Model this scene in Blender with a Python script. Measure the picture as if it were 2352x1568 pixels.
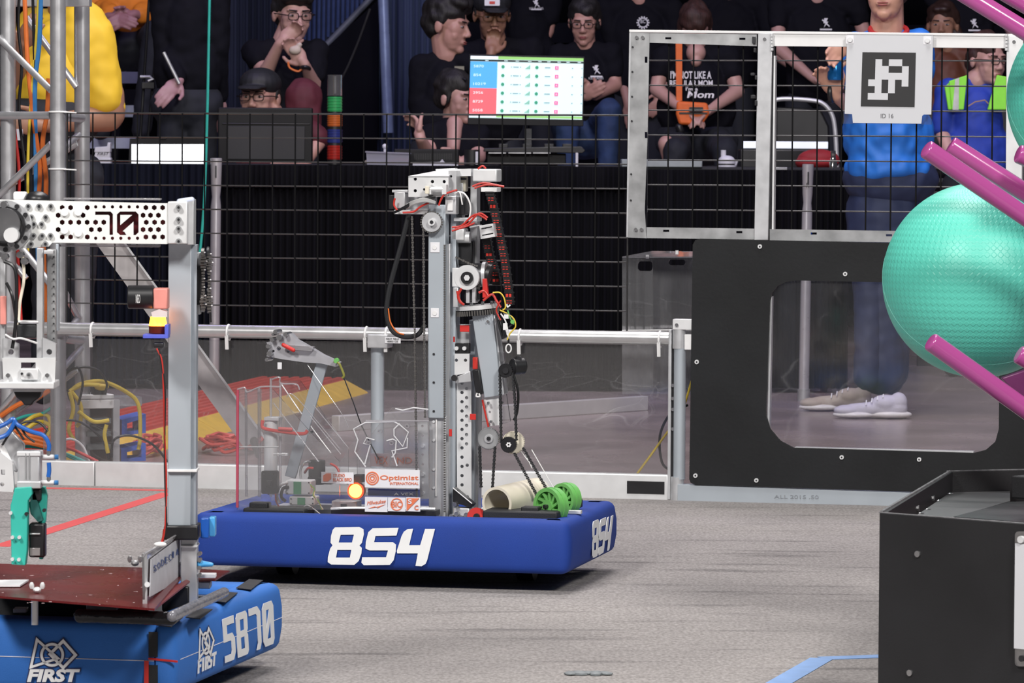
import bpy, bmesh, math, random
from mathutils import Vector as V, Matrix
from mathutils.geometry import delaunay_2d_cdt
RND = random.Random(7)
PI = math.pi
for _o in list(bpy.data.objects):
    bpy.data.objects.remove(_o)
sc = bpy.context.scene
C = sc.collection
# ------------------------------------------------ camera
FPX, CAMH, ROLL = 10000.0, 1.05, .006
PIT = math.atan(444 / FPX)
c_f = V((0, math.cos(PIT), -math.sin(PIT)))
_r, _u = V((1, 0, 0)), V((0, math.sin(PIT), math.cos(PIT)))
c_r = _r * math.cos(ROLL) + _u * math.sin(ROLL)
c_u = -_r * math.sin(ROLL) + _u * math.cos(ROLL)
CAM = V((0, 0, CAMH))
cd = bpy.data.cameras.new('camera'); cam = bpy.data.objects.new('camera', cd); C.objects.link(cam)
cd.sensor_fit = 'HORIZONTAL'; cd.sensor_width = 36; cd.lens = FPX / 2352 * 36
cd.clip_start = .1; cd.clip_end = 200
mw = Matrix((c_r, c_u, -c_f)).transposed().to_4x4(); mw.translation = CAM
cam.matrix_world = mw
cd.dof.use_dof = True; cd.dof.focus_distance = 10.6; cd.dof.aperture_fstop = 24
sc.camera = cam
# ------------------------------------------------ world, lamps, exposure
sc.view_settings.view_transform = 'Standard'; sc.view_settings.look = 'None'
sc.view_settings.exposure = 0.0; sc.view_settings.gamma = 1
w = bpy.data.worlds.new('arena_air'); sc.world = w; w.use_nodes = True
w.node_tree.nodes['Background'].inputs[0].default_value = (.55, .56, .66, 1)
w.node_tree.nodes['Background'].inputs[1].default_value = .09
def area(name, loc, target, size, power, col, sy=None):
    l = bpy.data.lights.new(name, 'AREA'); l.shape = 'RECTANGLE'; l.size = size; l.size_y = sy or size
    l.energy = power; l.color = col
    o = bpy.data.objects.new(name, l); C.objects.link(o); o.location = loc
    o.rotation_euler = (V(target) - V(loc)).to_track_quat('-Z', 'Y').to_euler()
    return o
area('field_light', (-3.5, 3.2, 6.0), (-.5, 10.8, .3), 1.3, 560, (1, .965, .93))
area('field_light', (3.0, 2.4, 5.6), (.6, 11.0, .3), 1.3, 560, (1, .965, .93))
area('field_light', (0.2, 11.2, 7.0), (0, 11.6, 0), 2.4, 300, (1, .97, .95), 1.6)
area('floor_light', (0.3, 15.2, 6.6), (0.3, 15.4, 0), 1.8, 190, (1, .93, .93), 1.2)
area('crowd_light', (-2.5, 18.0, 7.0), (-.5, 22, 1.2), 1.6, 110, (.58, .48, 1))
area('crowd_light', (3.5, 16.2, 6.5), (1.5, 20, 1.0), 1.4, 120, (.72, .62, 1))

# ------------------------------------------------ materials
_M = {}
def nd(t, k, **kw):
    n = t.nodes.new(k)
    for a, b in kw.items(): setattr(n, a, b)
    return n
def mat(key, col=(.5, .5, .5), rough=.5, metal=0, var=.08, scale=25, bump=.0, bscale=200, emit=0, spec=.5, coat=0, dark=None, wear=.5, stretch=None):
    """principled material with noise in colour, roughness and relief"""
    if key in _M: return _M[key]
    m = bpy.data.materials.new(key); m.use_nodes = True; t = m.node_tree; b = t.nodes['Principled BSDF']
    tc = nd(t, 'ShaderNodeTexCoord'); mp = nd(t, 'ShaderNodeMapping')
    t.links.new(tc.outputs['Object'], mp.inputs[0])
    if stretch: mp.inputs['Scale'].default_value = stretch
    n = nd(t, 'ShaderNodeTexNoise'); n.inputs['Scale'].default_value = scale; n.inputs['Detail'].default_value = 4
    t.links.new(mp.outputs[0], n.inputs['Vector'])
    cr = nd(t, 'ShaderNodeValToRGB'); e = cr.color_ramp.elements
    d = dark or tuple(c * (1 - var * 2) for c in col)
    e[0].position = .5 - wear * .5; e[1].position = .5 + wear * .5 if wear < 1 else 1
    e[0].color = (*d, 1); e[1].color = (*[min(1, c * (1 + var * .6)) for c in col], 1)
    t.links.new(n.outputs[0], cr.inputs[0]); t.links.new(cr.outputs[0], b.inputs['Base Color'])
    b.inputs['Metallic'].default_value = metal; b.inputs['Specular IOR Level'].default_value = spec
    mr = nd(t, 'ShaderNodeMapRange'); mr.inputs['To Min'].default_value = max(0, rough - .07); mr.inputs['To Max'].default_value = min(1, rough + .07)
    t.links.new(n.outputs[0], mr.inputs[0]); t.links.new(mr.outputs[0], b.inputs['Roughness'])
    if coat: b.inputs['Coat Weight'].default_value = coat
    if emit:
        b.inputs['Emission Color'].default_value = (*col, 1); b.inputs['Emission Strength'].default_value = emit
    if bump:
        n2 = nd(t, 'ShaderNodeTexNoise'); n2.inputs['Scale'].default_value = bscale; n2.inputs['Detail'].default_value = 3
        t.links.new(mp.outputs[0], n2.inputs['Vector'])
        bp = nd(t, 'ShaderNodeBump'); bp.inputs['Strength'].default_value = bump; bp.inputs['Distance'].default_value = .004
        t.links.new(n2.outputs[0], bp.inputs['Height']); t.links.new(bp.outputs[0], b.inputs['Normal'])
    _M[key] = m; return m
def srgb(r, g, b):
    f = lambda c: (c / 255 / 12.92) if c / 255 < .04045 else ((c / 255 + .055) / 1.055) ** 2.4
    return (f(r), f(g), f(b))
def clear(key, tint=(.95, .95, .96), haze=.06, scr=.25, gl=.08, hazecol=(.8, .8, .82), scale=6):
    """polycarbonate: see-through sheet with gloss, haze and scratches"""
    if key in _M: return _M[key]
    m = bpy.data.materials.new(key); m.use_nodes = True; t = m.node_tree
    t.nodes.remove(t.nodes['Principled BSDF']); out = t.nodes['Material Output']
    tr = nd(t, 'ShaderNodeBsdfTransparent'); tr.inputs[0].default_value = (*tint, 1)
    g = nd(t, 'ShaderNodeBsdfGlossy'); g.inputs['Roughness'].default_value = .06
    df = nd(t, 'ShaderNodeBsdfDiffuse'); df.inputs[0].default_value = (*hazecol, 1)
    fr = nd(t, 'ShaderNodeFresnel'); fr.inputs[0].default_value = 1.45
    ma = nd(t, 'ShaderNodeMath', operation='MULTIPLY'); ma.inputs[1].default_value = gl / .04
    t.links.new(fr.outputs[0], ma.inputs[0])
    m1 = nd(t, 'ShaderNodeMixShader'); t.links.new(ma.outputs[0], m1.inputs[0]); t.links.new(tr.outputs[0], m1.inputs[1]); t.links.new(g.outputs[0], m1.inputs[2])
    tc = nd(t, 'ShaderNodeTexCoord'); mp = nd(t, 'ShaderNodeMapping'); mp.inputs['Scale'].default_value = (1, 1, 2.2)
    t.links.new(tc.outputs['Object'], mp.inputs[0])
    wn = nd(t, 'ShaderNodeTexNoise'); wn.inputs['Scale'].default_value = 2.2; t.links.new(mp.outputs[0], wn.inputs['Vector'])
    mx = nd(t, 'ShaderNodeMixRGB'); mx.inputs[0].default_value = .35
    t.links.new(mp.outputs[0], mx.inputs[1]); t.links.new(wn.outputs['Color'], mx.inputs[2])
    vo = nd(t, 'ShaderNodeTexVoronoi', feature='DISTANCE_TO_EDGE'); vo.inputs['Scale'].default_value = scale
    t.links.new(mx.outputs[0], vo.inputs['Vector'])
    lt = nd(t, 'ShaderNodeMapRange'); lt.inputs['From Min'].default_value = 0; lt.inputs['From Max'].default_value = .012
    lt.inputs['To Min'].default_value = scr; lt.inputs['To Max'].default_value = 0
    t.links.new(vo.outputs['Distance'], lt.inputs[0])
    n3 = nd(t, 'ShaderNodeTexNoise'); n3.inputs['Scale'].default_value = 3.5; n3.inputs['Detail'].default_value = 5
    t.links.new(mp.outputs[0], n3.inputs['Vector'])
    pw = nd(t, 'ShaderNodeMapRange'); pw.inputs['From Min'].default_value = .42; pw.inputs['From Max'].default_value = .72
    t.links.new(n3.outputs[0], pw.inputs[0])
    mu = nd(t, 'ShaderNodeMath', operation='MULTIPLY'); t.links.new(lt.outputs[0], mu.inputs[0]); t.links.new(pw.outputs[0], mu.inputs[1])
    hz = nd(t, 'ShaderNodeMath', operation='MULTIPLY_ADD'); hz.inputs[1].default_value = haze; hz.inputs[2].default_value = haze * .6
    t.links.new(n3.outputs[0], hz.inputs[0])
    ad = nd(t, 'ShaderNodeMath', operation='ADD', use_clamp=True); t.links.new(mu.outputs[0], ad.inputs[0]); t.links.new(hz.outputs[0], ad.inputs[1])
    m2 = nd(t, 'ShaderNodeMixShader'); t.links.new(ad.outputs[0], m2.inputs[0]); t.links.new(m1.outputs[0], m2.inputs[1]); t.links.new(df.outputs[0], m2.inputs[2])
    t.links.new(m2.outputs[0], out.inputs[0])
    _M[key] = m; return m

# ------------------------------------------------ pixel rays and vertical planes
def ray(px, py): return c_f * FPX + c_r * (px - 1176) - c_u * (py - 784)
def ground(px, py, z=0.0):
    d = ray(px, py); t = (z - CAMH) / d.z
    return CAM + d * t
class Pl:
    """upright plane through p0 (x, y) running along u"""
    def __init__(s, p0, u):
        s.p = V((p0[0], p0[1], 0)); s.u = V((u[0], u[1], 0)).normalized(); s.n = V((-s.u.y, s.u.x, 0))
    def __call__(s, px, py, off=0.0):
        d = ray(px, py); t = ((s.p + s.n * off) - CAM).dot(s.n) / d.dot(s.n)
        return CAM + d * t
def front(D): return Pl((0, D), (1, 0))
def through(a, b): return Pl((a.x, a.y), (b.x - a.x, b.y - a.y))

# ------------------------------------------------ mesh builder
WL = {}
class B:
    def __init__(s): s.v = []; s.f = []
    def add(s, vs, fs):
        k = len(s.v); s.v += [tuple(p) for p in vs]; s.f += [tuple(i + k for i in f) for f in fs]; return s
    def prism(s, a, b):
        """loop a to loop b (same count), capped"""
        n = len(a)
        return s.add(list(a) + list(b), [tuple(range(n))[::-1], tuple(range(n, 2 * n))] + [(i, (i + 1) % n, n + (i + 1) % n, n + i) for i in range(n)])
    def poly(s, pl, pts, off=0, th=.003):
        return s.prism([pl(x, y, off) for x, y in pts], [pl(x, y, off) + pl.n * th for x, y in pts])
    def rect(s, pl, x0, y0, x1, y1, off=0, th=.003, rr=0):
        xc, yc = (x0 + x1) / 2, (y0 + y1) / 2
        a, b = pl(x0, yc, off), pl(x1, yc, off); zt, zb = pl(xc, y0, off).z, pl(xc, y1, off).z
        L = [V((a.x, a.y, zb)), V((b.x, b.y, zb)), V((b.x, b.y, zt)), V((a.x, a.y, zt))]
        if rr: L = rounded(L, rr)
        return s.prism(L, [p + pl.n * th for p in L])
    def plate(s, pl, outer, holes, off=0, th=.003):
        """flat plate with real openings"""
        L = [[pl(x, y, off) for x, y in lp] for lp in [outer] + list(holes)]
        flat = [[V(((p - pl.p).dot(pl.u), p.z, 0)) for p in lp] for lp in L]
        ed = []; q = 0
        for lp in flat: ed += [(q + i, q + (i + 1) % len(lp)) for i in range(len(lp))]; q += len(lp)
        fv = [p.xy.copy() for lp in flat for p in lp]; cv, _, tris, ov, _, _ = delaunay_2d_cdt(fv, ed, [], 1, 1e-7)
        tris = [tuple(ov[i][0] for i in t) for t in tris if all(ov[i] for i in t)]
        def inside(c, lp):
            r = False
            for a, b in zip(lp, lp[1:] + lp[:1]):
                if (a.y > c.y) != (b.y > c.y) and c.x < (b.x - a.x) * (c.y - a.y) / (b.y - a.y) + a.x: r = not r
            return r
        cen = lambda t: (fv[t[0]] + fv[t[1]] + fv[t[2]]) / 3
        tris = [t for t in tris if inside(cen(t), flat[0]) and not any(inside(cen(t), h) for h in flat[1:])]
        al = [p for lp in L for p in lp]; n = len(al)
        fs = [tuple(t) for t in tris] + [tuple(i + n for i in t)[::-1] for t in tris]
        k = 0
        for lp in L:
            m = len(lp); fs += [(k + i, k + (i + 1) % m, n + k + (i + 1) % m, n + k + i) for i in range(m)]; k += m
        return s.add(al + [p + pl.n * th for p in al], fs)
    def box(s, c, size, rot=None):
        c = V(c); m = rot or Matrix.Identity(3)
        q = [c + m @ V((x * size[0] / 2, y * size[1] / 2, z * size[2] / 2)) for z in (-1, 1) for x, y in ((-1, -1), (1, -1), (1, 1), (-1, 1))]
        return s.prism(q[:4], q[4:])
    def beam(s, a, b, w, h, up=(0, 0, 1)):
        a, b = V(a), V(b); d = (b - a).normalized(); sd = d.cross(V(up))
        if sd.length < 1e-4: sd = d.cross(V((0, 1, 0)))
        sd.normalize(); u = sd.cross(d)
        q = [sd * (x * w / 2) + u * (y * h / 2) for x, y in ((-1, -1), (1, -1), (1, 1), (-1, 1))]
        return s.prism([a + p for p in q], [b + p for p in q])
    def tube(s, pts, r, n=10, closed=False):
        pts = [V(p) for p in pts]; m = len(pts); rs = r if isinstance(r, (list, tuple)) else [r] * m
        vs = []; up = None
        for i, p in enumerate(pts):
            if closed: d = pts[(i + 1) % m] - pts[i - 1]
            else: d = pts[min(i + 1, m - 1)] - pts[max(i - 1, 0)]
            if d.length < 1e-9: d = V((0, 0, 1))
            d.normalize()
            if up is None: up = d.orthogonal().normalized()
            up = up - d * up.dot(d)
            if up.length < 1e-5: up = d.orthogonal()
            up.normalize()
            e = d.cross(up)
            vs += [p + (up * math.cos(2 * PI * k / n) + e * math.sin(2 * PI * k / n)) * rs[i] for k in range(n)]
        fs = []
        for i in range(m if closed else m - 1):
            j = (i + 1) % m
            fs += [(i * n + k, i * n + (k + 1) % n, j * n + (k + 1) % n, j * n + k) for k in range(n)]
        if not closed: fs += [tuple(range(n))[::-1], tuple(range((m - 1) * n, m * n))]
        return s.add(vs, fs)
    def cyl(s, a, b, r, n=20, r2=None): return s.tube([a, b], [r, r if r2 is None else r2], n)
    def disc(s, pl, px, py, rp, off=0, th=.005, n=24, hole=0):
        """round plate parallel to the plane; rp in pixels"""
        c = pl(px, py, off); e = (pl(px + rp, py, off) - c).length
        ring = lambda r, o: [c + (pl.u * math.cos(2 * PI * k / n) + V((0, 0, 1)) * math.sin(2 * PI * k / n)) * r + pl.n * o for k in range(n)]
        if not hole: return s.prism(ring(e, 0), ring(e, th))
        h = e * hole
        q = ring(e, 0) + ring(e, th) + ring(h, 0) + ring(h, th); fs = []
        for k in range(n):
            j = (k + 1) % n
            fs += [(k, j, n + j, n + k), (2 * n + j, 2 * n + k, 3 * n + k, 3 * n + j), (j, k, 2 * n + k, 2 * n + j), (n + k, n + j, 3 * n + j, 3 * n + k)]
        return s.add(q, fs)
    def ell(s, c, r, rot=None, nu=16, nv=10):
        c = V(c); m = rot or Matrix.Identity(3); r = (r, r, r) if isinstance(r, (int, float)) else r
        vs = [c + m @ V((0, 0, r[2]))]
        for i in range(1, nv):
            t = PI * i / nv
            vs += [c + m @ V((r[0] * math.sin(t) * math.cos(2 * PI * k / nu), r[1] * math.sin(t) * math.sin(2 * PI * k / nu), r[2] * math.cos(t))) for k in range(nu)]
        vs.append(c + m @ V((0, 0, -r[2]))); e = len(vs) - 1
        fs = [(0, 1 + k, 1 + (k + 1) % nu) for k in range(nu)] + [(e, e - nu + (k + 1) % nu, e - nu + k) for k in range(nu)]
        for i in range(nv - 2):
            a = 1 + i * nu
            fs += [(a + k, a + nu + k, a + nu + (k + 1) % nu, a + (k + 1) % nu) for k in range(nu)]
        return s.add(vs, fs)
    def cap(s, a, b, r0, r1, n=12):
        a, b = V(a), V(b); d = b - a; L = d.length
        if L < 1e-6: return s.ell(a, r0)
        d.normalize(); P = []; R = []
        for i in range(5):
            t = PI / 2 * i / 4; P.append(a - d * r0 * math.cos(t)); R.append(max(1e-5, r0 * math.sin(t)))
        for i in range(5):
            t = PI / 2 * i / 4; P.append(b + d * r1 * math.sin(t)); R.append(max(1e-5, r1 * math.cos(t)))
        # fix the frame by using one direction
        up = d.orthogonal().normalized(); e = d.cross(up); vs = []
        for p, r in zip(P, R): vs += [p + (up * math.cos(2 * PI * k / n) + e * math.sin(2 * PI * k / n)) * r for k in range(n)]
        m = len(P)
        fs = [(i * n + k, i * n + (k + 1) % n, (i + 1) * n + (k + 1) % n, (i + 1) * n + k) for i in range(m - 1) for k in range(n)]
        fs += [tuple(range(n))[::-1], tuple(range((m - 1) * n, m * n))]
        return s.add(vs, fs)
    def mesh(s, name, recalc=True):
        me = bpy.data.meshes.new(name); me.from_pydata(s.v, [], s.f)
        if recalc:
            bm = bmesh.new(); bm.from_mesh(me); bmesh.ops.recalc_face_normals(bm, faces=bm.faces); bm.to_mesh(me); bm.free()
        return me
    def go(s, name, m, parent=None, bev=0, ang=35, label=None, kind=None, recalc=True):
        me = s.mesh(name, recalc)
        return put(me, name, m, parent, bev, ang, label, kind)
def put(me, name, m, parent=None, bev=0, ang=35, label=None, kind=None):
    lo = [min(v.co[i] for v in me.vertices) for i in range(3)]; hi = [max(v.co[i] for v in me.vertices) for i in range(3)]
    c = V(((lo[0] + hi[0]) / 2, (lo[1] + hi[1]) / 2, lo[2] if parent is None else (lo[2] + hi[2]) / 2))
    me.transform(Matrix.Translation(-c))
    if m: me.materials.append(m)
    me.shade_smooth(); me.set_sharp_from_angle(angle=math.radians(ang))
    o = bpy.data.objects.new(name, me); C.objects.link(o)
    if parent is not None:
        o.parent = parent; o.location = c - WL[parent.name]
    else: o.location = c
    WL[o.name] = c
    if bev:
        b = o.modifiers.new('bevel', 'BEVEL'); b.width = bev; b.segments = 2; b.limit_method = 'ANGLE'; b.harden_normals = False
    if label: o['label'] = label
    if kind: o['kind'] = kind
    return o
def rounded(L, r, k=4):
    """round the corners of a planar loop"""
    out = []; n = len(L)
    for i in range(n):
        p = L[i]; a = (L[i - 1] - p); b = (L[(i + 1) % n] - p); ra = min(r, a.length / 2.01, b.length / 2.01)
        a = a.normalized() * ra; b = b.normalized() * ra
        for j in range(k + 1):
            t = j / k; out.append(p + a * (1 - t) ** 2 + b * t ** 2)
    return out
def rpx(x0, y0, x1, y1, r, k=5):
    """rounded rectangle as pixel points"""
    L = [V((x0, y1, 0)), V((x1, y1, 0)), V((x1, y0, 0)), V((x0, y0, 0))]
    return [(p.x, p.y) for p in rounded(L, r, k)]
def circ(x, y, r, n=12, a=0): return [(x + r * math.cos(a + 2 * PI * k / n), y + r * math.sin(a + 2 * PI * k / n)) for k in range(n)]
_TS = bpy.data.scenes.new('workbench')
def baked(ob):
    """evaluate one object in a small scene of its own"""
    _TS.collection.objects.link(ob)
    with bpy.context.temp_override(scene=_TS, view_layer=_TS.view_layers[0]):
        dg = bpy.context.evaluated_depsgraph_get(); dg.update()
        me = bpy.data.meshes.new_from_object(ob.evaluated_get(dg))
    bpy.data.objects.remove(ob); return me
_TX = {}
def T(name, label, cat, loc=(0, 0, 0), group=None):
    o = bpy.data.objects.new(name, None); C.objects.link(o); o.location = loc; o.empty_display_size = .1
    WL[o.name] = V(loc); return tag(o, label, cat, group)
def tag(o, label, cat, group=None):
    o['label'] = label; o['category'] = cat
    if group: o['group'] = group
    return o
def spline(pts, k=6):
    """Catmull-Rom through points"""
    pts = [V(p) for p in pts]; out = []; n = len(pts)
    for i in range(n - 1):
        a, b, c, d = pts[max(i - 1, 0)], pts[i], pts[i + 1], pts[min(i + 2, n - 1)]
        for j in range(k):
            t = j / k
            out.append(.5 * ((2 * b) + (c - a) * t + (2 * a - 5 * b + 4 * c - d) * t * t + (3 * b - a - 3 * c + d) * t ** 3))
    out.append(pts[-1]); return out
def wire(pl, pts, r, k=6, n=8, b=None):
    """bent cable through pixel points (x, y, offset)"""
    P = spline([pl(p[0], p[1], p[2] if len(p) > 2 else 0) for p in pts], k) if len(pts) > 2 else [pl(p[0], p[1], p[2] if len(p) > 2 else 0) for p in pts]
    return (b or B()).tube(P, r, n)
def text(pl, st, x0, yb, x1, yt, m, parent, off=-.001, th=.0008, shear=0, bold=0, name='lettering', slope=0, label=None):
    """letters fitted to a pixel box (x0..x1, baseline yb to cap height yt)"""
    key = (st, shear, bold)
    if key not in _TX:
        cu = bpy.data.curves.new('t', 'FONT'); cu.body = st; cu.size = 1; cu.extrude = 0.01; cu.shear = shear; cu.offset = bold; cu.resolution_u = 3
        cu.fill_mode = 'BOTH'; _TX[key] = baked(bpy.data.objects.new('t', cu))
    me = _TX[key].copy()
    xs = [v.co.x for v in me.vertices]; ys = [v.co.y for v in me.vertices]
    if not xs: return None
    a, b_, c, d = min(xs), max(xs), min(ys), max(ys); zs = max(v.co.z for v in me.vertices)
    for v in me.vertices:
        fx = (v.co.x - a) / (b_ - a); fy = (v.co.y - c) / (d - c)
        px = x0 + (x1 - x0) * fx; py = yb + (yt - yb) * fy + slope * (px - x0)
        v.co = pl(px, py, off) - pl.n * (th if v.co.z > 0 else 0)
    bm = bmesh.new(); bm.from_mesh(me); bmesh.ops.recalc_face_normals(bm, faces=bm.faces); bm.to_mesh(me); bm.free()
    return put(me, name, m, parent, label=label)
# ------------------------------------------------ palette
ALU = mat('brushed_aluminium', (.66, .67, .69), .38, .55, .06, 30)
ALUW = mat('bright_aluminium', (.80, .81, .82), .42, .35, .05, 18)
GALV = mat('galvanised_steel', (.52, .53, .54), .35, .6, .18, 16)
POST = mat('satin_grey_tube', (.48, .53, .58), .42, .35, .03, 8)
TRUSS = mat('truss_aluminium', (.62, .62, .64), .34, .65, .08, 20)
WHITE = mat('white_paint', (.82, .82, .82), .45, 0, .03)
BLK = mat('black_plastic', (.012, .012, .014), .38, 0, .1)
BLKM = mat('black_matte', (.014, .015, .018), .6, 0, .1, bump=.15, bscale=400)
CHAIN = mat('chain_steel', (.22, .21, .2), .35, .8, .1)
STEEL = mat('bolt_steel', (.45, .45, .46), .25, .9, .05)
DKM = mat('dark_metal', (.06, .06, .065), .35, .7, .1)
RED = mat('red_plastic', (.62, .03, .025), .4, 0, .05)
RIBR = mat('red_wire', (.55, .03, .02), .4)
ORG = mat('orange_print', (.85, .22, .1), .6)
ORC = mat('orange_jacket', (.72, .17, .03), .5)
YEC = mat('yellow_jacket', (.75, .55, .05), .5)
BLC = mat('blue_jacket', (.05, .25, .6), .45)
TEALC = mat('teal_jacket', (.03, .42, .36), .5)
GRN = mat('green_rubber', (.16, .48, .12), .45, bump=.1)
IVO = mat('ivory_pipe', (.82, .76, .62), .4, 0, .05, 10)
PINK = mat('magenta_pipe', (.42, .075, .28), .2, 0, .02, 4, coat=.5)
BUMP1 = mat('royal_blue_fabric', (.007, .046, .31), .75, 0, .08, 5, bump=.25, bscale=900)
BUMP2 = mat('sky_blue_fabric', (.030, .17, .58), .7, 0, .06, 5, bump=.25, bscale=900)
LETW = mat('white_vinyl', (.88, .89, .9), .5, 0, .02)
INK = mat('black_print', (.02, .02, .022), .6)
PAPER = mat('white_paper', (.80, .80, .83), .6, 0, .02)
PC = clear('polycarbonate', haze=.02, scr=.16, scale=11)
PCX = clear('acrylic_sheet', tint=(.93, .93, .94), haze=.04, scr=.06, gl=.10, scale=3)
PCE = clear('acrylic_edge', tint=(.85, .85, .88), haze=.26, scr=0, gl=.04, hazecol=(.7, .68, .7))
def S(*n):
    for o in n: o['kind'] = 'structure'
    return n[0]
# ------------------------------------------------ carpet with streaks and grit
def carpet_mat():
    m = bpy.data.materials.new('field_carpet'); m.use_nodes = True; t = m.node_tree; b = t.nodes['Principled BSDF']
    b.inputs['Roughness'].default_value = .95; b.inputs['Specular IOR Level'].default_value = .1
    tc = nd(t, 'ShaderNodeTexCoord')
    def noise(scale, st, det=4):
        mp = nd(t, 'ShaderNodeMapping'); mp.inputs['Scale'].default_value = st; t.links.new(tc.outputs['Object'], mp.inputs[0])
        n = nd(t, 'ShaderNodeTexNoise'); n.inputs['Scale'].default_value = scale; n.inputs['Detail'].default_value = det
        t.links.new(mp.outputs[0], n.inputs['Vector']); return n.outputs[0]
    def ramp(i, p0, c0, p1, c1):
        r = nd(t, 'ShaderNodeValToRGB'); e = r.color_ramp.elements; e[0].position = p0; e[1].position = p1
        e[0].color = (*c0, 1); e[1].color = (*c1, 1); t.links.new(i, r.inputs[0]); return r.outputs[0]
    def mul(a, b_, f=1):
        x = nd(t, 'ShaderNodeMixRGB', blend_type='MULTIPLY'); x.inputs[0].default_value = f; t.links.new(a, x.inputs[1]); t.links.new(b_, x.inputs[2]); return x.outputs[0]
    base = ramp(noise(140, (1, .35, 1), 5), .3, (.27, .252, .243), .72, (.44, .415, .402))
    cloud = ramp(noise(1.6, (1, .6, 1), 6), .3, (.72, .72, .73), .7, (1, 1, 1))
    strk = ramp(noise(3.2, (.55, 3.4, 1), 7), .30, (.66, .66, .67), .44, (1, 1, 1))
    grit = ramp(noise(330, (1, .35, 1), 2), .70, (0, 0, 0), .78, (1, 1, 1))
    col = mul(mul(base, cloud), strk)
    ad = nd(t, 'ShaderNodeMixRGB', blend_type='ADD'); ad.inputs[0].default_value = .22; t.links.new(col, ad.inputs[1]); t.links.new(grit, ad.inputs[2])
    t.links.new(ad.outputs[0], b.inputs['Base Color'])
    bp = nd(t, 'ShaderNodeBump'); bp.inputs['Strength'].default_value = .5; bp.inputs['Distance'].default_value = .004
    t.links.new(noise(260, (1, 1, 1)), bp.inputs['Height']); t.links.new(bp.outputs[0], b.inputs['Normal'])
    return m
gA, gB = ground(150, 1113), ground(1540, 1147)
GR = through(gA, gB)
ang = math.atan2(GR.u.y, GR.u.x)
def gl(t, off=0, z=0):  # point along the guardrail line
    p = gA + GR.u * t + GR.n * off; return V((p.x, p.y, z))
e0, e1 = gl(-8), gl(14)
S(B().prism([V((e0.x, e0.y, 0)), V((e1.x, e1.y, 0)), V((8, 1, 0)), V((-8, 1, 0))], [V((e0.x, e0.y, -.02)), V((e1.x, e1.y, -.02)), V((8, 1, -.02)), V((-8, 1, -.02))]).go('floor', carpet_mat()))
CONC = mat('polished_concrete', (.30, .245, .235), .25, 0, .14, 2.5, spec=.6)
S(B().prism([V((e0.x, e0.y, 0)), V((e1.x, e1.y, 0)), V((14, 30, 0)), V((-14, 30, 0))], [V((e0.x, e0.y, -.02)), V((e1.x, e1.y, -.02)), V((14, 30, -.02)), V((-14, 30, -.02))]).go('floor', CONC))
S(B().box((0, 29, 4), (30, .1, 9)).go('wall_back', mat('black_hall_wall', (.004, .004, .008), .95, spec=.1)))
# floor seams of the arena floor
# ------------------------------------------------ tape and scraps on the carpet
def strip(name, pts, wpx, m, label):
    """tape on the ground through pixel points"""
    b = B()
    for (x0, y0), (x1, y1) in zip(pts, pts[1:]):
        p, q = ground(x0, y0), ground(x1, y1); n = (q - p).normalized().cross(V((0, 0, 1))) * wpx / 2
        b.prism([p - n, q - n, q + n, p + n], [v + V((0, 0, .0012)) for v in (p - n, q - n, q + n, p + n)])
    return tag(b.go(name, m), label, 'tape')
TR = mat('red_tape', (.75, .10, .10), .5, 0, .05); TB = mat('blue_tape', (.25, .42, .75), .5, 0, .08)
strip('floor_tape', [(0, 1255), (388, 1132)], .05, TR, 'wide red tape line running diagonally across the carpet behind the left robot')
strip('floor_tape', [(60, 1120), (395, 1126)], .05, TR, 'thin red tape line along the foot of the guardrail')
b = strip('floor_tape', [(1770, 1580), (1888, 1512), (2060, 1506)], .05, TB, 'bent light blue tape line on the carpet at lower right')
p = ground(1345, 1549)
sc_b = B()
for k in range(5): sc_b.ell(p + V((-.03 + .017 * k, RND.uniform(-.008, .008), .003)), (.014, .02, .004 + .002 * (k % 2)), Matrix.Rotation(k, 3, 'Z'), 8, 5)
tag(sc_b.go('crumpled_scrap', mat('grey_scrap', (.2, .22, .23), .6)), 'crumpled grey scrap lying on the carpet in the foreground', 'scrap')

# ------------------------------------------------ guardrail
gr = T('guardrail', 'low silver pipe guardrail with scratched clear panels around the carpet', 'guardrail', gl(.9))
B().tube([GR(-40, 752), GR(1538, 777)], .0205, 20).go('top_rail', mat('rail_aluminium', (.66, .66, .67), .30, .75, .06, 20), gr)
B().plate(GR, [(100, 776), (1540, 792), (1540, 1095), (100, 1062)], [], .012, .004).go('clear_panel', PC, gr)
b = B(); z0, z1 = GR(700, 1071).z, GR(700, 1130).z
for x0, x1 in ((-60, 216), (218, 640), (642, 1534)):
    a, c_ = GR(x0, 1100, -.012), GR(x1, 1100, -.012)
    L = [V((a.x, a.y, z1)), V((c_.x, c_.y, z1)), V((c_.x, c_.y, z0)), V((a.x, a.y, z0))]
    B().prism(L, [q + GR.n * .05 for q in L]).go('bottom_channel', ALUW, gr, .003)
B().rect(GR, 1440, 1105, 1526, 1134, -.0135, .001).go('black_tape', BLK, gr, label='black tape patch on the bottom channel')
B().tube([GR(867, 780, .02), GR(867, 1122, .02)], .0205, 16).go('post', POST, gr)
B().rect(GR, 843, 768, 889, 799, -.03, .07, .004).go('post_bracket', ALU, gr, .003)
B().rect(GR, 884, 774, 920, 788, -.034, .001).go('sticker', PAPER, gr, label='small white inventory sticker')
text(GR, 'FIRST FIELD', 887, 780, 917, 776, INK, gr, -.036, name='lettering'); text(GR, '0003125', 890, 786, 914, 782, INK, gr, -.036)
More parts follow.
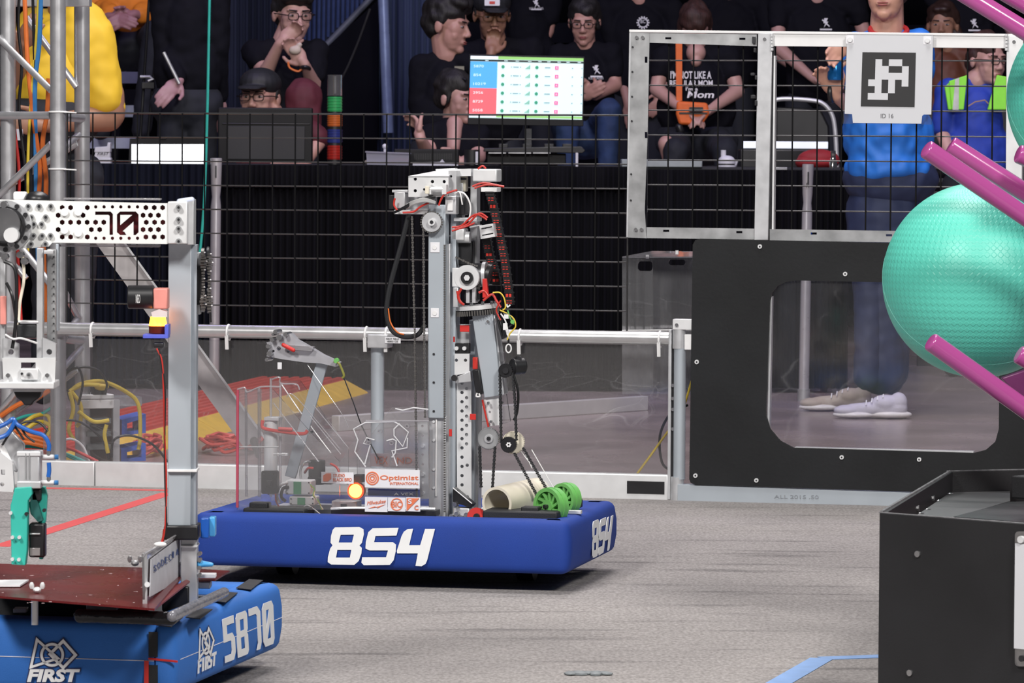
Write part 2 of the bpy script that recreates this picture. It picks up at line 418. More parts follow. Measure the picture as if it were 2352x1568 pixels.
for x in (213, 525, 842, 889, 1195, 1516):
    y = 755 + (x + 40) * 25 / 1578
    c0 = GR(x, y, 0); pts = [c0 + GR.n * (-.024 * math.cos(t)) + V((0, 0, .024 * math.sin(t))) for t in [k * PI / 8 for k in range(-3, 12)]]
    b = B().tube(pts, .0035, 8); b.beam(c0 + GR.n * -.022 + V((0, 0, -.008)), c0 + GR.n * -.016 + V((0, 0, -.05)), .010, .006)
    b.go('clip', WHITE, gr)
B().rect(GR, 1534, 757, 1541, 1147, -.01, .05).go('end_frame', ALU, gr, .001); B().rect(GR, 1542, 757, 1547, 1147, .0, .03).go('end_frame', DKM, gr)
for y in (885, 915, 940, 985, 1120): B().disc(GR, 1545, y, 4, -.012, .02, 8).go('hinge_bolt', STEEL, gr)

# ------------------------------------------------ wire mesh panel above the guardrail
WIREV = mat('black_wire_shaded', (.007, .007, .008), .6, 0, .02, spec=.12)  # same wire as the horizontals, missing highlight put into the darker colour
WIRE = mat('black_wire_lit', (.11, .11, .112), .3, .85, .02, spec=.9)  # lighter tone paints in the highlight along the horizontal wires
OFFM = .035
wm = T('wire_mesh_panel', 'black welded wire mesh screen standing on the guardrail behind the robots', 'mesh', gl(.9, .02, .5))
zt = GR(792, 262, OFFM).z; zb = zt - 9.05 * .0735
uL, uR = (GR(155, 400, OFFM) - GR(731, 400, OFFM)).dot(GR.u), (GR(1443, 400, OFFM) - GR(731, 400, OFFM)).dot(GR.u)
base = GR(731, 400, OFFM)
def mp(u, z, o=0): return V((base.x, base.y, 0)) + GR.u * u + V((0, 0, z)) + GR.n * o
k = 0
while zt - k * .0735 > zb:
    z = zt - k * .0735; B().tube([mp(uL - .002, z), mp(uR, z)], .0022 if k else .003, 6).go('wire', WIRE, wm); k += 1
k = -30
while k < 30:
    u = k * .0722
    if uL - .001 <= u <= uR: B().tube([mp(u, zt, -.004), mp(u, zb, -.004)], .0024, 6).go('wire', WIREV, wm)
    k += 1
B().tube([mp(uL, zt, -.004), mp(uL, zb, -.004)], .003, 6).go('wire', WIRE, wm)
B().tube([mp(uR, zt, -.004), mp(uR, zb, -.004)], .003, 6).go('wire', WIRE, wm)

# ------------------------------------------------ gate: aluminium mesh window over black panel with opening
gt = T('gate_frame', 'aluminium framed mesh gate above a black panel with a rounded clear window', 'gate', gl(2.6))
def gw(x, y, off=0): return GR(x, y, off)
def grx(x0, y0, x1, y1, off, th, n, m=ALU, bev=.0012, **k): return B().rect(GR, x0, y0, x1, y1, off, th).go(n, m, gt, bev, **k)
def gquad(pts, off, th, n, m, bev=.0012, **k): return B().poly(GR, pts, off, th).go(n, m, gt, bev, **k)
HX = lambda x, y, wd, h: [(x - wd, y - h), (x + wd, y - h), (x + wd, y + h), (x - wd, y + h)]
B().plate(GR, [(1442, 545), (1485, 547), (1492, 76), (1449, 74)], [HX(1484, y, 3, 7) for y in (137, 310, 480)], -.02, .004).go('stile', GALV, gt)
for y in (108, 165, 222, 278, 400, 460): B().disc(GR, 1453 - (y - 108) * .012, y, 2.4, -.0225, .003, 8).go('rivet', DKM, gt)
gquad([(1438, 545), (1443, 545), (1450, 74), (1445, 74)], -.02, .05, 'stile', ALU)
gquad([(1445, 68), (2345, 78), (2345, 84), (1445, 74)], -.022, .05, 'top_rail', WHITE)
B().plate(GR, [(1492, 76), (1738, 79), (1738, 106), (1492, 98)], [HX(1535, 88, 7, 2.5), HX(1705, 89, 7, 2.5)], -.018, .004).go('top_rail', GALV, gt)
gquad([(1772, 76), (2310, 84), (2310, 111), (1772, 106)], -.018, .012, 'top_rail', WHITE, label='white painted length of the top rail')
B().plate(GR, [(1443, 521), (1736, 525), (1736, 550), (1443, 546)], [HX(1530, 530, 7, 2.5), HX(1698, 533, 7, 2.5)], -.016, .004).go('bottom_rail', GALV, gt)
B().plate(GR, [(1768, 526), (2330, 534), (2330, 560), (1768, 552)], [HX(1869, 536, 7, 2.5), HX(2042, 540, 7, 2.5), HX(2210, 542, 7, 2.5)], -.016, .004).go('bottom_rail', GALV, gt)
gquad([(1732, 551), (1764, 551), (1774, 76), (1741, 76)], -.024, .04, 'stile', ALU)
gquad([(1765, 551), (1771, 551), (1780, 80), (1775, 80)], -.01, .03, 'stile', DKM, label='dark gap strip of the hinge side')
gquad([(1772, 551), (1777, 551), (1781, 128), (1777, 128)], -.012, .03, 'stile', ALUW)
gquad([(2309, 560), (2346, 560), (2350, 82), (2312, 82)], -.024, .04, 'stile', ALUW)
for x, y in ((1462, 86), (1476, 86), (1460, 527), (1473, 527), (1756, 90), (2329, 96)):
    B().disc(GR, x, y, 4, -.027, .006, 10).go('rivet', STEEL, gt)
for x, y in ((1773, 92), (2312, 92)):
    b = B()
    for k in range(5): b.cyl(GR(x, y - 14 + k * 8, -.03), GR(x, y - 8 + k * 8, -.03), .005, 8)
    b.go('hinge', ALUW, gt)
b = B()
for (x, y, w_, h) in ((1731, 92, 7, 16), (1733, 115, 5, 10), (1728, 170, 9, 6), (1736, 178, 5, 9), (1729, 222, 10, 8), (1736, 236, 6, 12)): b.rect(GR, x - w_ / 2, y - h / 2, x + w_ / 2, y + h / 2, -.03, .02)
b.go('latch', DKM, gt, .001)
zr = [GR(1600, 139 + 57.2 * k, .01).z for k in range(8)]
for k in range(7):
    for xa, xb in ((1488, 1738), (1776, 2312)):
        a, c_ = GR(xa, 300, .01), GR(xb, 300, .01)
        B().tube([V((a.x, a.y, zr[k])), V((c_.x, c_.y, zr[k]))], .0022, 6).go('wire', WIRE, gt)
for x in (1535, 1592, 1649, 1706, 1820, 1877, 1933, 1990, 2047, 2105, 2162, 2221, 2279):
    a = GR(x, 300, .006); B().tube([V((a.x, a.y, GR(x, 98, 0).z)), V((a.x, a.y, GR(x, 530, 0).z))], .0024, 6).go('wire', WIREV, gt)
# black panel
out = [(1583, 1100), (1586, 1108), (1596, 1113), (2420, 1140), (2420, 566), (1608, 548), (1597, 551), (1591, 562)]
op = [(1768, 692), (1773, 672), (1786, 656), (1806, 647), (1830, 644), (2225, 652), (2262, 660), (2288, 684), (2297, 712), (2294, 985), (2286, 1014), (2264, 1033), (2236, 1040), (1822, 1028), (1792, 1012), (1768, 984), (1759, 952)]
pan = B().plate(GR, out, [op], -.035, .012).go('black_panel', mat('black_hdpe', (.009, .010, .012), .5, 0, .25, 4, bump=.06, bscale=90, spec=.35), gt)
B().plate(GR, op, [], -.022, .004).go('window_pane', clear('gate_window', haze=.012, scr=.05, gl=.10, scale=3), gt)
gquad([(1761, 1000), (1767, 1000), (1773, 680), (1767, 690)], -.02, .03, 'window_bar', ALUW)
gquad([(1825, 1026), (2236, 1036), (2236, 1041), (1825, 1031)], -.02, .03, 'window_bar', ALUW)
for x, y in ((1745, 566), (1941, 629), (1600, 831), (1597, 1092), (1737, 1103), (1933, 1050), (2111, 1055)):
    o = B().disc(GR, x, y, 5, -.04, .006, 12).go('rivet', ALUW, gt); B().disc(GR, x, y, 2, -.0415, .002, 8).go('rivet_core', DKM, o)
gquad([(1556, 1112), (2130, 1132), (2130, 1168), (1556, 1150)], -.03, .045, 'bottom_rail', POST)
B().tube([GR(1560, 735, -.01), GR(1560, 800, -.01)], .02, 14).go('gate_post', ALU, gt)
B().tube([GR(1562, 800, -.01), GR(1560, 1100, -.01)], .018, 16).go('gate_post', POST, gt)
B().tube([GR(1556, 1095, -.01), GR(1555, 1150, -.01)], .02, 16).go('gate_post', ALU, gt)
grx(1545, 733, 1590, 757, -.03, .04, 'corner_bracket', ALUW); grx(1572, 768, 1590, 803, -.03, .04, 'corner_bracket', WHITE)
B().disc(GR, 1554, 746, 4, -.036, .008, 8).go('rivet', STEEL, gt)
text(GR, 'ALL 2015 .50', 1778, 1144, 1880, 1136, mat('faint_stamp', (.30, .32, .35), .5), gt, -.032, slope=.01)
# marker board
mb = T('marker_board', 'white square marker board with black code and ID 16 hung on the gate', 'sign', GR(2040, 286, -.04))
bq = [(1946, 78), (2144, 80), (2140, 286), (1935, 284)]
B().plate(GR, bq, [], -.042, .004).go('clear_backing', clear('board_backing', haze=.02, scr=0, gl=.15), mb)
B().plate(GR, [(1946, 80), (2143, 82), (2139, 263), (2122, 263), (2118, 266), (2116, 284), (1959, 282), (1957, 262), (1940, 261)], [], -.046, .003).go('white_face', mat('marker_white', (.62, .63, .66), .5, 0, .01), mb)
blk = B().poly(GR, [(1981, 120), (2103.5, 121), (2100.5, 246), (1977, 244)], -.0475, .001).go('black_square', mat('marker_black', (.022, .022, .024), .6), mb)
def bil(u, v):
    t = ((1981 + (2103.5 - 1981) * u), 120 + u); q = ((1977 + (2100.5 - 1977) * u), 244 + 2 * u)
    return (t[0] + (q[0] - t[0]) * v, t[1] + (q[1] - t[1]) * v)
rows = ["........", "..#.##..", "..##..#.", "..#####.", ".##.#.#.", "..#.#...", ".###....", "........"]
for j, rw in enumerate(rows):
    i = 0
    while i < 8:
        if rw[i] == '#':
            e = i
            while e < 8 and rw[e] == '#': e += 1
            B().poly(GR, [bil(i / 8, j / 8), bil(e / 8, j / 8), bil(e / 8, (j + 1) / 8), bil(i / 8, (j + 1) / 8)], -.0482, .0008).go('white_square', _M['marker_white'], blk); i = e
        else: i += 1
text(GR, 'ID 16', 2023, 271, 2052, 261, mat('grey_print', (.12, .12, .13), .6), mb, -.0462)
for x, y in ((1952, 91), (2130, 93)):
    B().rect(GR, x - 9, y - 10, x + 9, y + 9, -.047, .001, .003).go('corner_tab', PAPER, mb); B().disc(GR, x, y, 5.5, -.054, .008, 12).go('screw', ALUW, mb)
# clear shield box behind the guardrail corner
sh = T('clear_shield', 'smoky clear plastic shield box behind the corner of the guardrail', 'shield', gl(1.65, .25))
SM = clear('smoky_sheet', tint=(.86, .86, .88), haze=.07, scr=.2, gl=.12)
B().plate(GR, [(1429, 592), (1500, 592), (1500, 905), (1429, 905)], [rpx(1465, 600, 1502 - 3, 622, 8)], .16, .004).go('front_sheet', SM, sh)
B().plate(GR, [(1500, 592), (1592, 592), (1592, 905), (1500, 905)], [rpx(1536, 596, 1574, 609, 6)], .22, .004).go('front_sheet', SM, sh)
a = [GR(1429, 592, .16), GR(1592, 592, .16), GR(1592, 580, .5), GR(1498, 579, .5)]
B().prism(a, [q + V((0, 0, .004)) for q in a]).go('top_sheet', SM, sh)
for x, y in ((1487, 590), (1555, 580)): B().cyl(GR(x, y + 4, .18), GR(x, y - 5, .18), .005, 8).go('screw', WHITE, sh)
B().tube([GR(1429, 759, .155), GR(1592, 757, .155)], .002, 6).go('edge_strip', WHITE, sh)
wire(GR, [(1583, 890, .1), (1540, 960, .06), (1545, 1000, .06), (1470, 1085, .06)], .003)
tag(wire(GR, [(1590, 870, .12), (1565, 945, .1), (1520, 1010, .1), (1462, 1090, .1)], .0035).go('power_cable', YEC), 'thin yellow cable slanting down behind the clear panel by the gate post', 'cable')
tag(wire(GR, [(1580, 930, .14), (1540, 950, .14), (1516, 1000, .14), (1520, 1060, .14), (1540, 1080, .14)], .004).go('power_cable', BLK), 'black cable looping behind the clear panel by the gate post', 'cable')

# ------------------------------------------------ truss tower at left
tr = T('truss_tower', 'upright silver box truss tower behind the left robot', 'truss', gl(-.15, .2))
TP = GR
def tt(pts, r, n='tube', o=0, m=TRUSS): return B().tube([TP(x, y, o_ + o) for x, y, o_ in pts], r, 18).go(n, m, tr)
for x0, x1, o in ((18, 20, .16), (133, 134, .04), (188, 190, .34)): tt([(x0, -60, o), (x1, 1085, o)], .0245, 'chord')
B().rect(TP, -40, -20, 205, 15, .2, .03).go('end_plate', TRUSS, tr, .003)
for a, c_ in (((-5, 85, .14), (118, 208, .06)), ((60, 40, .3), (176, 200, .32)), ((-5, 450, .14), (118, 330, .06)), ((140, 345, .1), (180, 310, .3)),
              ((-5, 500, .14), (118, 655, .06)), ((-5, 560, .2), (60, 640, .2)), ((0, 945, .14), (118, 800, .06)), ((145, 780, .1), (178, 730, .3)), ((140, 655, .1), (180, 730, .3)), ((140, 850, .1), (185, 800, .3)), ((30, 420, .3), (176, 330, .32)), ((30, 950, .3), (176, 850, .32))):
    tt([a, c_], .0105, 'brace')
for y in (265, 768): tt([(-10, y, .14), (118, y, .05)], .0125, 'brace')
tt([(145, 266, .06), (186, 270, .32)], .016, 'brace'); tt([(145, 775, .06), (186, 780, .32)], .016, 'brace')
for y in (257, 388):
    c0 = TP(133, y, .04); B().tube([c0 + V((math.cos(t) * .027, math.sin(t) * .027, 0)) for t in [k * PI / 8 for k in range(16)]], .003, 6, True).beam(c0 + V((.02, -.024, 0)), c0 + V((.06, -.024, -.002)), .004, .004).go('zip_tie', WHITE, tr)
for (pts, m, lab) in (
    ([(46, -30), (42, 60), (50, 150), (44, 260), (60, 420), (55, 600)], BLK, 'black cable at the left side inside the truss tower'),
    ([(56, -30), (62, 120), (72, 230), (80, 300), (92, 380), (88, 480), (95, 640)], ORC, 'orange cable hanging inside the truss tower'),
    ([(75, -30), (78, 100), (80, 200), (72, 340), (70, 600)], BLK, 'black cable at the middle inside the truss tower'),
    ([(95, -30), (90, 100), (80, 200), (82, 350), (84, 480), (88, 600)], BLC, 'blue cable hanging inside the truss tower'),
    ([(90, -30), (84, 80), (70, 250), (64, 400), (66, 600)], YEC, 'yellow cable hanging inside the truss tower'),
    ([(112, 180), (108, 260), (98, 330), (106, 420), (100, 560), (108, 760)], ORC, 'second orange cable lower down inside the truss tower'),
    ([(20, -10), (30, 250), (44, 400), (40, 560), (50, 760)], RED, 'red cable low inside the truss tower')):
    tag(wire(TP, [(x, y, .2) for x, y in pts], .0075 if m is ORC or m is BLC else .005).go('hanging_cable', m), lab, 'cable')

# ------------------------------------------------ things on the arena floor behind the guardrail
br = T('diagonal_brace', 'long flat pale brace slanting down to the floor behind the guardrail', 'brace', ground(585, 1040))
p0, p1 = GR(205, 490, .12), GR(583, 1012, .45)
B().beam(p0, p1, .075, .006, (0, -1, .2)).go('brace_plate', mat('pale_plate', (.58, .55, .55), .5, .2), br)
B().beam(p0 + V((.03, -.01, .02)), p1 + V((.034, -.01, .01)), .006, .03, (0, -1, .2)).go('brace_lip', ALUW, br)
B().cap(p1 + V((.0, 0, 0)), p1 + V((.012, 0, -.05)), .014, .006).go('foot_spike', mat('rubber_foot', (.04, .02, .02), .6), br)
a, c_ = ground(770, 990), ground(1480, 942)
tag(B().beam(a + V((0, 0, .029)), c_ + V((0, 0, .029)), .04, .058).go('floor_beam', mat('pale_beam', (.50, .48, .47), .5, .2, .04), None, .003), 'long pale square beam lying on the floor behind the guardrail', 'beam')
# cable ramp
rp = T('cable_ramp', 'red cable ramp with yellow sloping edges on the floor behind the guardrail', 'cable ramp', ground(560, 980))
A0, A1 = ground(215, 1079), ground(846, 902); dd = (A1 - A0).normalized(); ll = V((-dd.y, dd.x, 0)); LEN = (A1 - A0).length
RY = mat('ramp_yellow', (.78, .50, .06), .5, 0, .12, 12); RR = mat('ramp_red', (.55, .05, .03), .5, 0, .12, 12)
NS = 5
for k in range(NS):
    a, c_ = A0 + dd * (LEN * k / NS + .004), A0 + dd * (LEN * (k + 1) / NS - .004)
    def pr(prof, n, m):
        B().prism([a + ll * w_ + V((0, 0, z)) for w_, z in prof], [c_ + ll * w_ + V((0, 0, z)) for w_, z in prof]).go(n, m, rp)
    pr([(0, 0), (.10, 0), (.10, .055), (.006, .006)], 'yellow_edge', RY)
    prof = [(.10, 0), (.10, .055)]
    for j in range(8): q = .11 + j * .047; prof += [(q, .055), (q + .004, .066), (q + .024, .066), (q + .028, .055)]
    prof += [(.50, .055), (.50, 0)]
    pr(prof, 'red_lid', RR); pr([(.50, 0), (.50, .055), (.60, .004), (.60, 0)], 'yellow_edge', RY)
# coils of red cable
rr = random.Random(3)
for (cx, cy, nlab, spread) in ((330, 1040, 'tangle of red cable on the floor left of the grey post', 22), (525, 1035, 'tangle of red cable on the floor right of the grey post', 60)):
    b = B()
    for k in range(7):
        o = rr.uniform(-1, 1) * 12; g0 = ground(cx, cy + 14); w_ = spread / 640 * rr.uniform(.7, 1.2)
        pts = [g0 + V((math.cos(t) * w_ + rr.uniform(-.015, .015), math.sin(t) * .16 + .2, .012 + .035 * k / 7 + .02 * abs(math.sin(t * 2 + k)))) for t in [j * 2 * PI / 12 for j in range(13)]]
        b.tube(spline(pts, 3), .006, 6)
    tag(b.go('cable_coil', mat('coil_red', (.62, .1, .08), .5)), nlab, 'cable')
# equipment at left: network box with yellow cables
nb = T('network_box', 'open grey network box wrapped in yellow cables beside the truss tower', 'equipment', ground(250, 1078))
NP = through(GR(180, 1000, .3), GR(340, 1000, .42))
B().rect(NP, 184, 906, 262, 916, 0, .12).go('top_plate', ALUW, nb, .002); B().rect(NP, 186, 918, 262, 938, -.002, .02).go('front_strip', WHITE, nb, .002)
B().rect(NP, 262, 912, 326, 932, .03, .12).go('side_shelf', clear('pinkish_sheet', haze=.2, scr=0), nb); B().rect(NP, 260, 918, 275, 1062, 0, .02).go('leg', ALU, nb)
B().rect(NP, 190, 938, 262, 1060, .06, .1).go('inner_case', mat('brown_case', (.12, .07, .05), .5, .3, .3, 10), nb)
for y in (960, 990, 1020): B().rect(NP, 200, y, 255, y + 12, .0, .06).go('switch_unit', mat('switch_grey', (.14, .15, .15), .4), nb)
for x, y in ((225, 898),): B().rect(NP, x - 10, y - 10, x + 20, y + 8, 0, .04).go('plug', DKM, nb)
B().ell(NP(233, 888, 0), (.024, .02, .012)).go('plug', YEC, nb, label='yellow plug on top')
for i, pts in enumerate(([(160, 900), (185, 882), (235, 876), (290, 900), (318, 930), (322, 1000), (318, 1032)], [(160, 898), (190, 884), (228, 884)], [(165, 900), (185, 930), (185, 965), (175, 980)], [(160, 900), (168, 940), (158, 985), (170, 1010)],
                         [(180, 945), (215, 968), (250, 965)], [(245, 975), (240, 1000), (248, 1040)], [(50, 975), (80, 955), (110, 955), (118, 990)], [(60, 985), (90, 968), (115, 980), (105, 1010)])):
    wire(NP, [(x, y, -.03 - .01 * i) for x, y in pts], .0065).go('yellow_cable', YEC, nb)
for i, pts in enumerate(([(142, 905), (150, 860), (185, 843), (225, 850), (245, 880), (240, 905)], [(145, 900), (140, 880), (160, 850), (180, 845), (190, 880), (180, 930)], [(90, 1020), (115, 980), (150, 965), (190, 972), (235, 1010), (250, 1055)], [(256, 1050), (262, 1010), (300, 1000), (350, 1020), (385, 1060)])):
    wire(NP, [(x, y, -.06 - .01 * i) for x, y in pts], .004).go('black_cable', BLK, nb)
wire(NP, [(118, 1040, -.1), (140, 1015, -.1), (165, 1008, -.1), (190, 1025, -.1), (205, 1060, -.1)], .004).go('white_cable', WHITE, nb)
bf = T('blue_square_frames', 'small blue open square frames on the floor beside the network box', 'frame', ground(310, 1070))  # blue square frames one above the other, not a crate
BF = mat('blue_frame_paint', (.05, .12, .55), .45)
B().plate(NP, [(280, 964), (335, 950), (335, 994), (280, 1000)], [[(292, 972), (325, 962), (325, 988), (292, 990)]], .12, .12).go('frame_panel', BF, bf)
B().plate(NP, [(278, 1030), (335, 1018), (335, 1058), (278, 1060)], [[(292, 1038), (325, 1030), (325, 1050), (292, 1052)]], .12, .12).go('frame_panel', BF, bf)
for i, (m, lab, pts) in enumerate(((ORC, 'thick orange cables heaped at the foot of the truss tower', [[(-30, 1010), (30, 1000), (80, 1010), (118, 1020)], [(-30, 1018), (40, 1012), (110, 1026)], [(-30, 995), (20, 985), (70, 1000), (118, 1008)], [(-20, 970), (40, 930), (90, 910), (115, 895)]]),
                           (TEALC, 'teal cables trailing along the floor by the truss tower', [[(-30, 1030), (60, 1025), (130, 1035), (200, 1062)], [(20, 970), (60, 955), (95, 950), (120, 935)], [(-30, 985), (60, 1000), (120, 1030), (180, 1058)]]),
                           (RED, 'red cable running along the floor behind the guardrail foot', [[(100, 1020), (160, 1030), (225, 1060)]]))):
    b = B()
    for q in pts: wire(GR, [(x, y, .12 + .03 * i) for x, y in q], .008 if i == 0 else .005, b=b)
    tag(b.go('cable_bundle', m), lab, 'cable')
# ------------------------------------------------ bumper and number helpers
def bumper(path, z0, z1, th, closed=True, rr=.03, puff=.004, r=.022):
    """padded bumper swept along outer corner points (counter-clockwise seen from above)"""
    P = []; n = len(path)
    for i in range(n):
        p = V((*path[i], 0))
        if not closed and i in (0, n - 1): P.append(p); continue
        a = V((*path[i - 1], 0)) - p; b = V((*path[(i + 1) % n], 0)) - p
        ra = a.normalized() * rr; rb = b.normalized() * rr
        for j in range(5):
            t = j / 4; P.append(p + ra * (1 - t) ** 2 + rb * t ** 2)
    m = len(P)
    prof = []; hh = (z1 - z0) / 2; zc = (z0 + z1) / 2
    for cx, cz, a0 in ((-r, hh - r, 0), (-th + r, hh - r, 90), (-th + r, -hh + r, 180), (-r, -hh + r, 270)):
        for j in range(5):
            a = math.radians(a0 + j * 22.5); prof.append((cx + r * math.cos(a), zc + cz + r * math.sin(a)))
    # puff on the outer face
    prof = prof + [(puff, zc - hh * .3), (puff, zc + hh * .3)]
    k = len(prof); vs = []
    for i in range(m):
        d0 = (P[i] - P[i - 1]) if (closed or i) else (P[1] - P[0]); d1 = (P[(i + 1) % m] - P[i]) if (closed or i < m - 1) else d0
        if d0.length < 1e-9: d0 = d1
        if d1.length < 1e-9: d1 = d0
        d = (d0.normalized() + d1.normalized()).normalized(); o = V((d.y, -d.x, 0)); sc_ = 1 / max(.5, o.dot(V((d1.y, -d1.x, 0)).normalized()))
        vs += [P[i] + o * x * (sc_ if x < 0 else 1) + V((0, 0, z)) for x, z in prof]
    fs = [(i * k + j, i * k + (j + 1) % k, ((i + 1) % m) * k + (j + 1) % k, ((i + 1) % m) * k + j) for i in range(m if closed else m - 1) for j in range(k)]
    if not closed: fs += [tuple(range(k)), tuple(range((m - 1) * k, m * k))[::-1]]
    return B().add(vs, fs)
def qmap(q, s=1, ox=0, oy=0):
    """unit square to a pixel quad TL TR BR BL"""
    q = [V((x / s + ox, y / s + oy)) for x, y in q]
    return lambda u, v: tuple((q[0] * (1 - u) * (1 - v) + q[1] * u * (1 - v) + q[2] * u * v + q[3] * (1 - u) * v))
N8 = [(745, 205), (870, 203), (893, 215), (895, 240), (885, 285), (872, 300), (884, 312), (882, 340), (868, 380), (845, 400), (725, 398), (707, 385), (708, 360), (720, 315), (732, 298), (722, 285), (724, 250), (733, 218)]
H8 = [[(774, 244), (843, 243), (833, 284), (764, 284)], [(757, 322), (830, 322), (822, 362), (750, 362)]]
N5 = [(1075, 208), (1064, 248), (955, 250), (948, 282), (1045, 282), (1062, 295), (1060, 330), (1050, 375), (1030, 400), (895, 402), (882, 388), (886, 360), (1010, 360), (1020, 325), (925, 325), (903, 315), (905, 280), (918, 230), (940, 210)]
N4 = [(1148, 212), (1122, 214), (1102, 228), (1090, 252), (1066, 328), (1068, 340), (1175, 340), (1163, 405), (1195, 407), (1215, 395), (1224, 375), (1264, 213), (1213, 213), (1187, 298), (1130, 298), (1150, 214)]
def num854(pl, qm, off, m, par):
    f = lambda p: qm((p[0] - 705) / 559, (p[1] - 203) / 204)
    for N, H in ((N8, H8), (N5, []), (N4, [])):
        B().plate(pl, [f(p) for p in N], [[f(p) for p in h] for h in H], off, .0015).go('numeral', m, par)
def slab(pl, x0, y0, x1, y1, off, th, n, m, par, bev=.001, rr=0, **k): return B().rect(pl, x0, y0, x1, y1, off, th, rr).go(n, m, par, bev, **k)

# ================================================ ROBOT with bumper 854
RFo = V((.137, 10.23, 0)); RU = V((-.98, .2, 0)); RS = V((.2, .98, 0))
RF = Pl((RFo.x, RFo.y), (.98, -.2)); RSD = Pl((RFo.x, RFo.y), (.2, .98))
c1 = RFo + RU * .92; c2 = RFo + RS * .64; c3 = c1 + RS * .64
r8 = T('competition_robot', 'robot with a tall silver mast and royal blue bumper numbered 854', 'robot', (RFo + c3) / 2, 'competition robots')
bp8 = bumper([(c1.x, c1.y), (RFo.x, RFo.y), (c2.x, c2.y), (c3.x, c3.y)], .045, .172, .085).go('bumper', BUMP1, r8)
num854(RF, qmap([(705, 203), (1264, 203), (1264, 407), (705, 407)], 2.2615, 440, 1120), -.0075, LETW, bp8)
num854(RSD, qmap([(2080, 176), (2192, 133), (2180, 318), (2084, 375)], 2.2615, 440, 1120), -.007, LETW, bp8)
def q8(x0, y0, x1, y1, off, th, n, m, bev=.001, rr=0, par=None, **k): return slab(RF, x0, y0, x1, y1, off, th, n, m, par or r8, bev, rr, **k)
def p8(pts, off, th, n, m, bev=.001, par=None, holes=(), **k):
    b = B().plate(RF, pts, holes, off, th) if holes else B().poly(RF, pts, off, th)
    return b.go(n, m, par or r8, bev if not holes else 0, **k)
def w8(pts, r, n, m, par=None, **k): return wire(RF, pts, r).go(n, m, par or r8, **k)
def d8(x, y, r, off, th, n, m, par=None, hole=0, nn=24, **k): return B().disc(RF, x, y, r, off, th, nn, hole).go(n, m, par or r8, **k)
# chassis under the bumper: wheels and frame
ctr = (RFo + c3) / 2
fr = []
for a, b_ in ((c1 + RS * .1 - RU * .1, RFo + RS * .1 + RU * .1), (c3 - RS * .1 - RU * .1, c2 - RS * .1 + RU * .1), (c1 + RS * .1 - RU * .1, c3 - RS * .1 - RU * .1), (RFo + RS * .1 + RU * .1, c2 - RS * .1 + RU * .1)):
    B().beam(a + V((0, 0, .13)), b_ + V((0, 0, .13)), .03, .05).go('frame_rail', ALU, r8, .002)
for a in (c1 + RS * .30 - RU * .16, RFo + RS * .30 + RU * .16, c3 - RS * .16 - RU * .16, c2 - RS * .16 + RU * .16):
    B().cyl(a - RU * .02 + V((0, 0, .048)), a + RU * .02 + V((0, 0, .048)), .048, 20).go('wheel', BLK, r8)
a = [c1 + RS * .1 - RU * .1, RFo + RS * .1 + RU * .1, c2 - RS * .1 + RU * .1, c3 - RS * .1 - RU * .1]
B().prism([q + V((0, 0, .048)) for q in a], [q + V((0, 0, .054)) for q in a]).go('shade_pan', BLKM, r8)  # unseen sheet added to block light and darken the floor beneath
MO = .20
# mast
q8(983, 470, 1022, 960, MO, .045, 'mast_tube', POST, .0015)
q8(985, 955, 1024, 1192, MO + .012, .05, 'mast_tube', ALU, .0015)
q8(1022, 560, 1032, 1192, MO + .02, .05, 'mast_rail', ALU, .001); q8(1033, 480, 1046, 1190, MO + .04, .05, 'mast_rail', POST, .001)
q8(1049, 420, 1062, 640, MO + .08, .03, 'mast_rail', ALU, .001); q8(1080, 390, 1095, 640, MO + .10, .04, 'mast_rail', ALU, .001)
q8(1076, 735, 1090, 1185, MO + .10, .04, 'mast_rail', POST, .001); q8(1090, 900, 1099, 1185, MO + .12, .04, 'mast_rail', ALU, .001)
b = B()
for k in range(110): b.rect(RF, 1019, 562 + k * 5.6, 1022.5, 565.5 + k * 5.6, MO - .004, .006)
b.go('rack_teeth', CHAIN, r8)
# perforated carriage channel
hs = [circ(1062 - 1, 880 + 21.2 * k, 4, 10) for k in range(0, 12)] + [circ(1071.5, 892 + 21.2 * k, 4, 10) for k in range(0, 7)] + [circ(1073, 1068, 4, 10), circ(1061, 1134 + 4, 4, 10), circ(1074, 1140, 3, 8)]
p8([(1048, 865), (1082, 862), (1083, 1150), (1078, 1160), (1050, 1158)], MO + .05, .003, 'perforated_channel', ALUW, holes=hs)
q8(1051, 866, 1080, 1150, MO + .075, .02, 'channel_back', ALU)
p8([(1044, 812), (1078, 812), (1078, 855), (1044, 862)], MO + .03, .006, 'carriage_plate', ALUW, holes=[circ(1048, 827, 4, 10), circ(1069, 827, 4, 10)])
p8([(1044, 788), (1077, 788), (1077, 812), (1044, 812)], MO + .04, .02, 'carriage_block', BLK)
for x in (1048, 1066): d8(x, 800, 4.5, MO + .032, .01, 'bolt', ALUW)
p8([(1042, 868), (1080, 852), (1082, 876), (1046, 880)], MO + .02, .02, 'carriage_clamp', ALU)
d8(1043, 868, 7, MO + .01, .014, 'bolt', DKM); q8(1046, 745, 1078, 790, MO + .07, .02, 'carriage_plate', ALU)
for x0, y0, x1, y1 in ((1056, 747, 1078, 762), (1079, 950, 1093, 964), (1031, 985, 1038, 1002), (1040, 772, 1046, 786)): q8(x0, y0, x1, y1, MO - .002 if x0 == 1031 else MO + .04, .002, 'red_tape', RED)
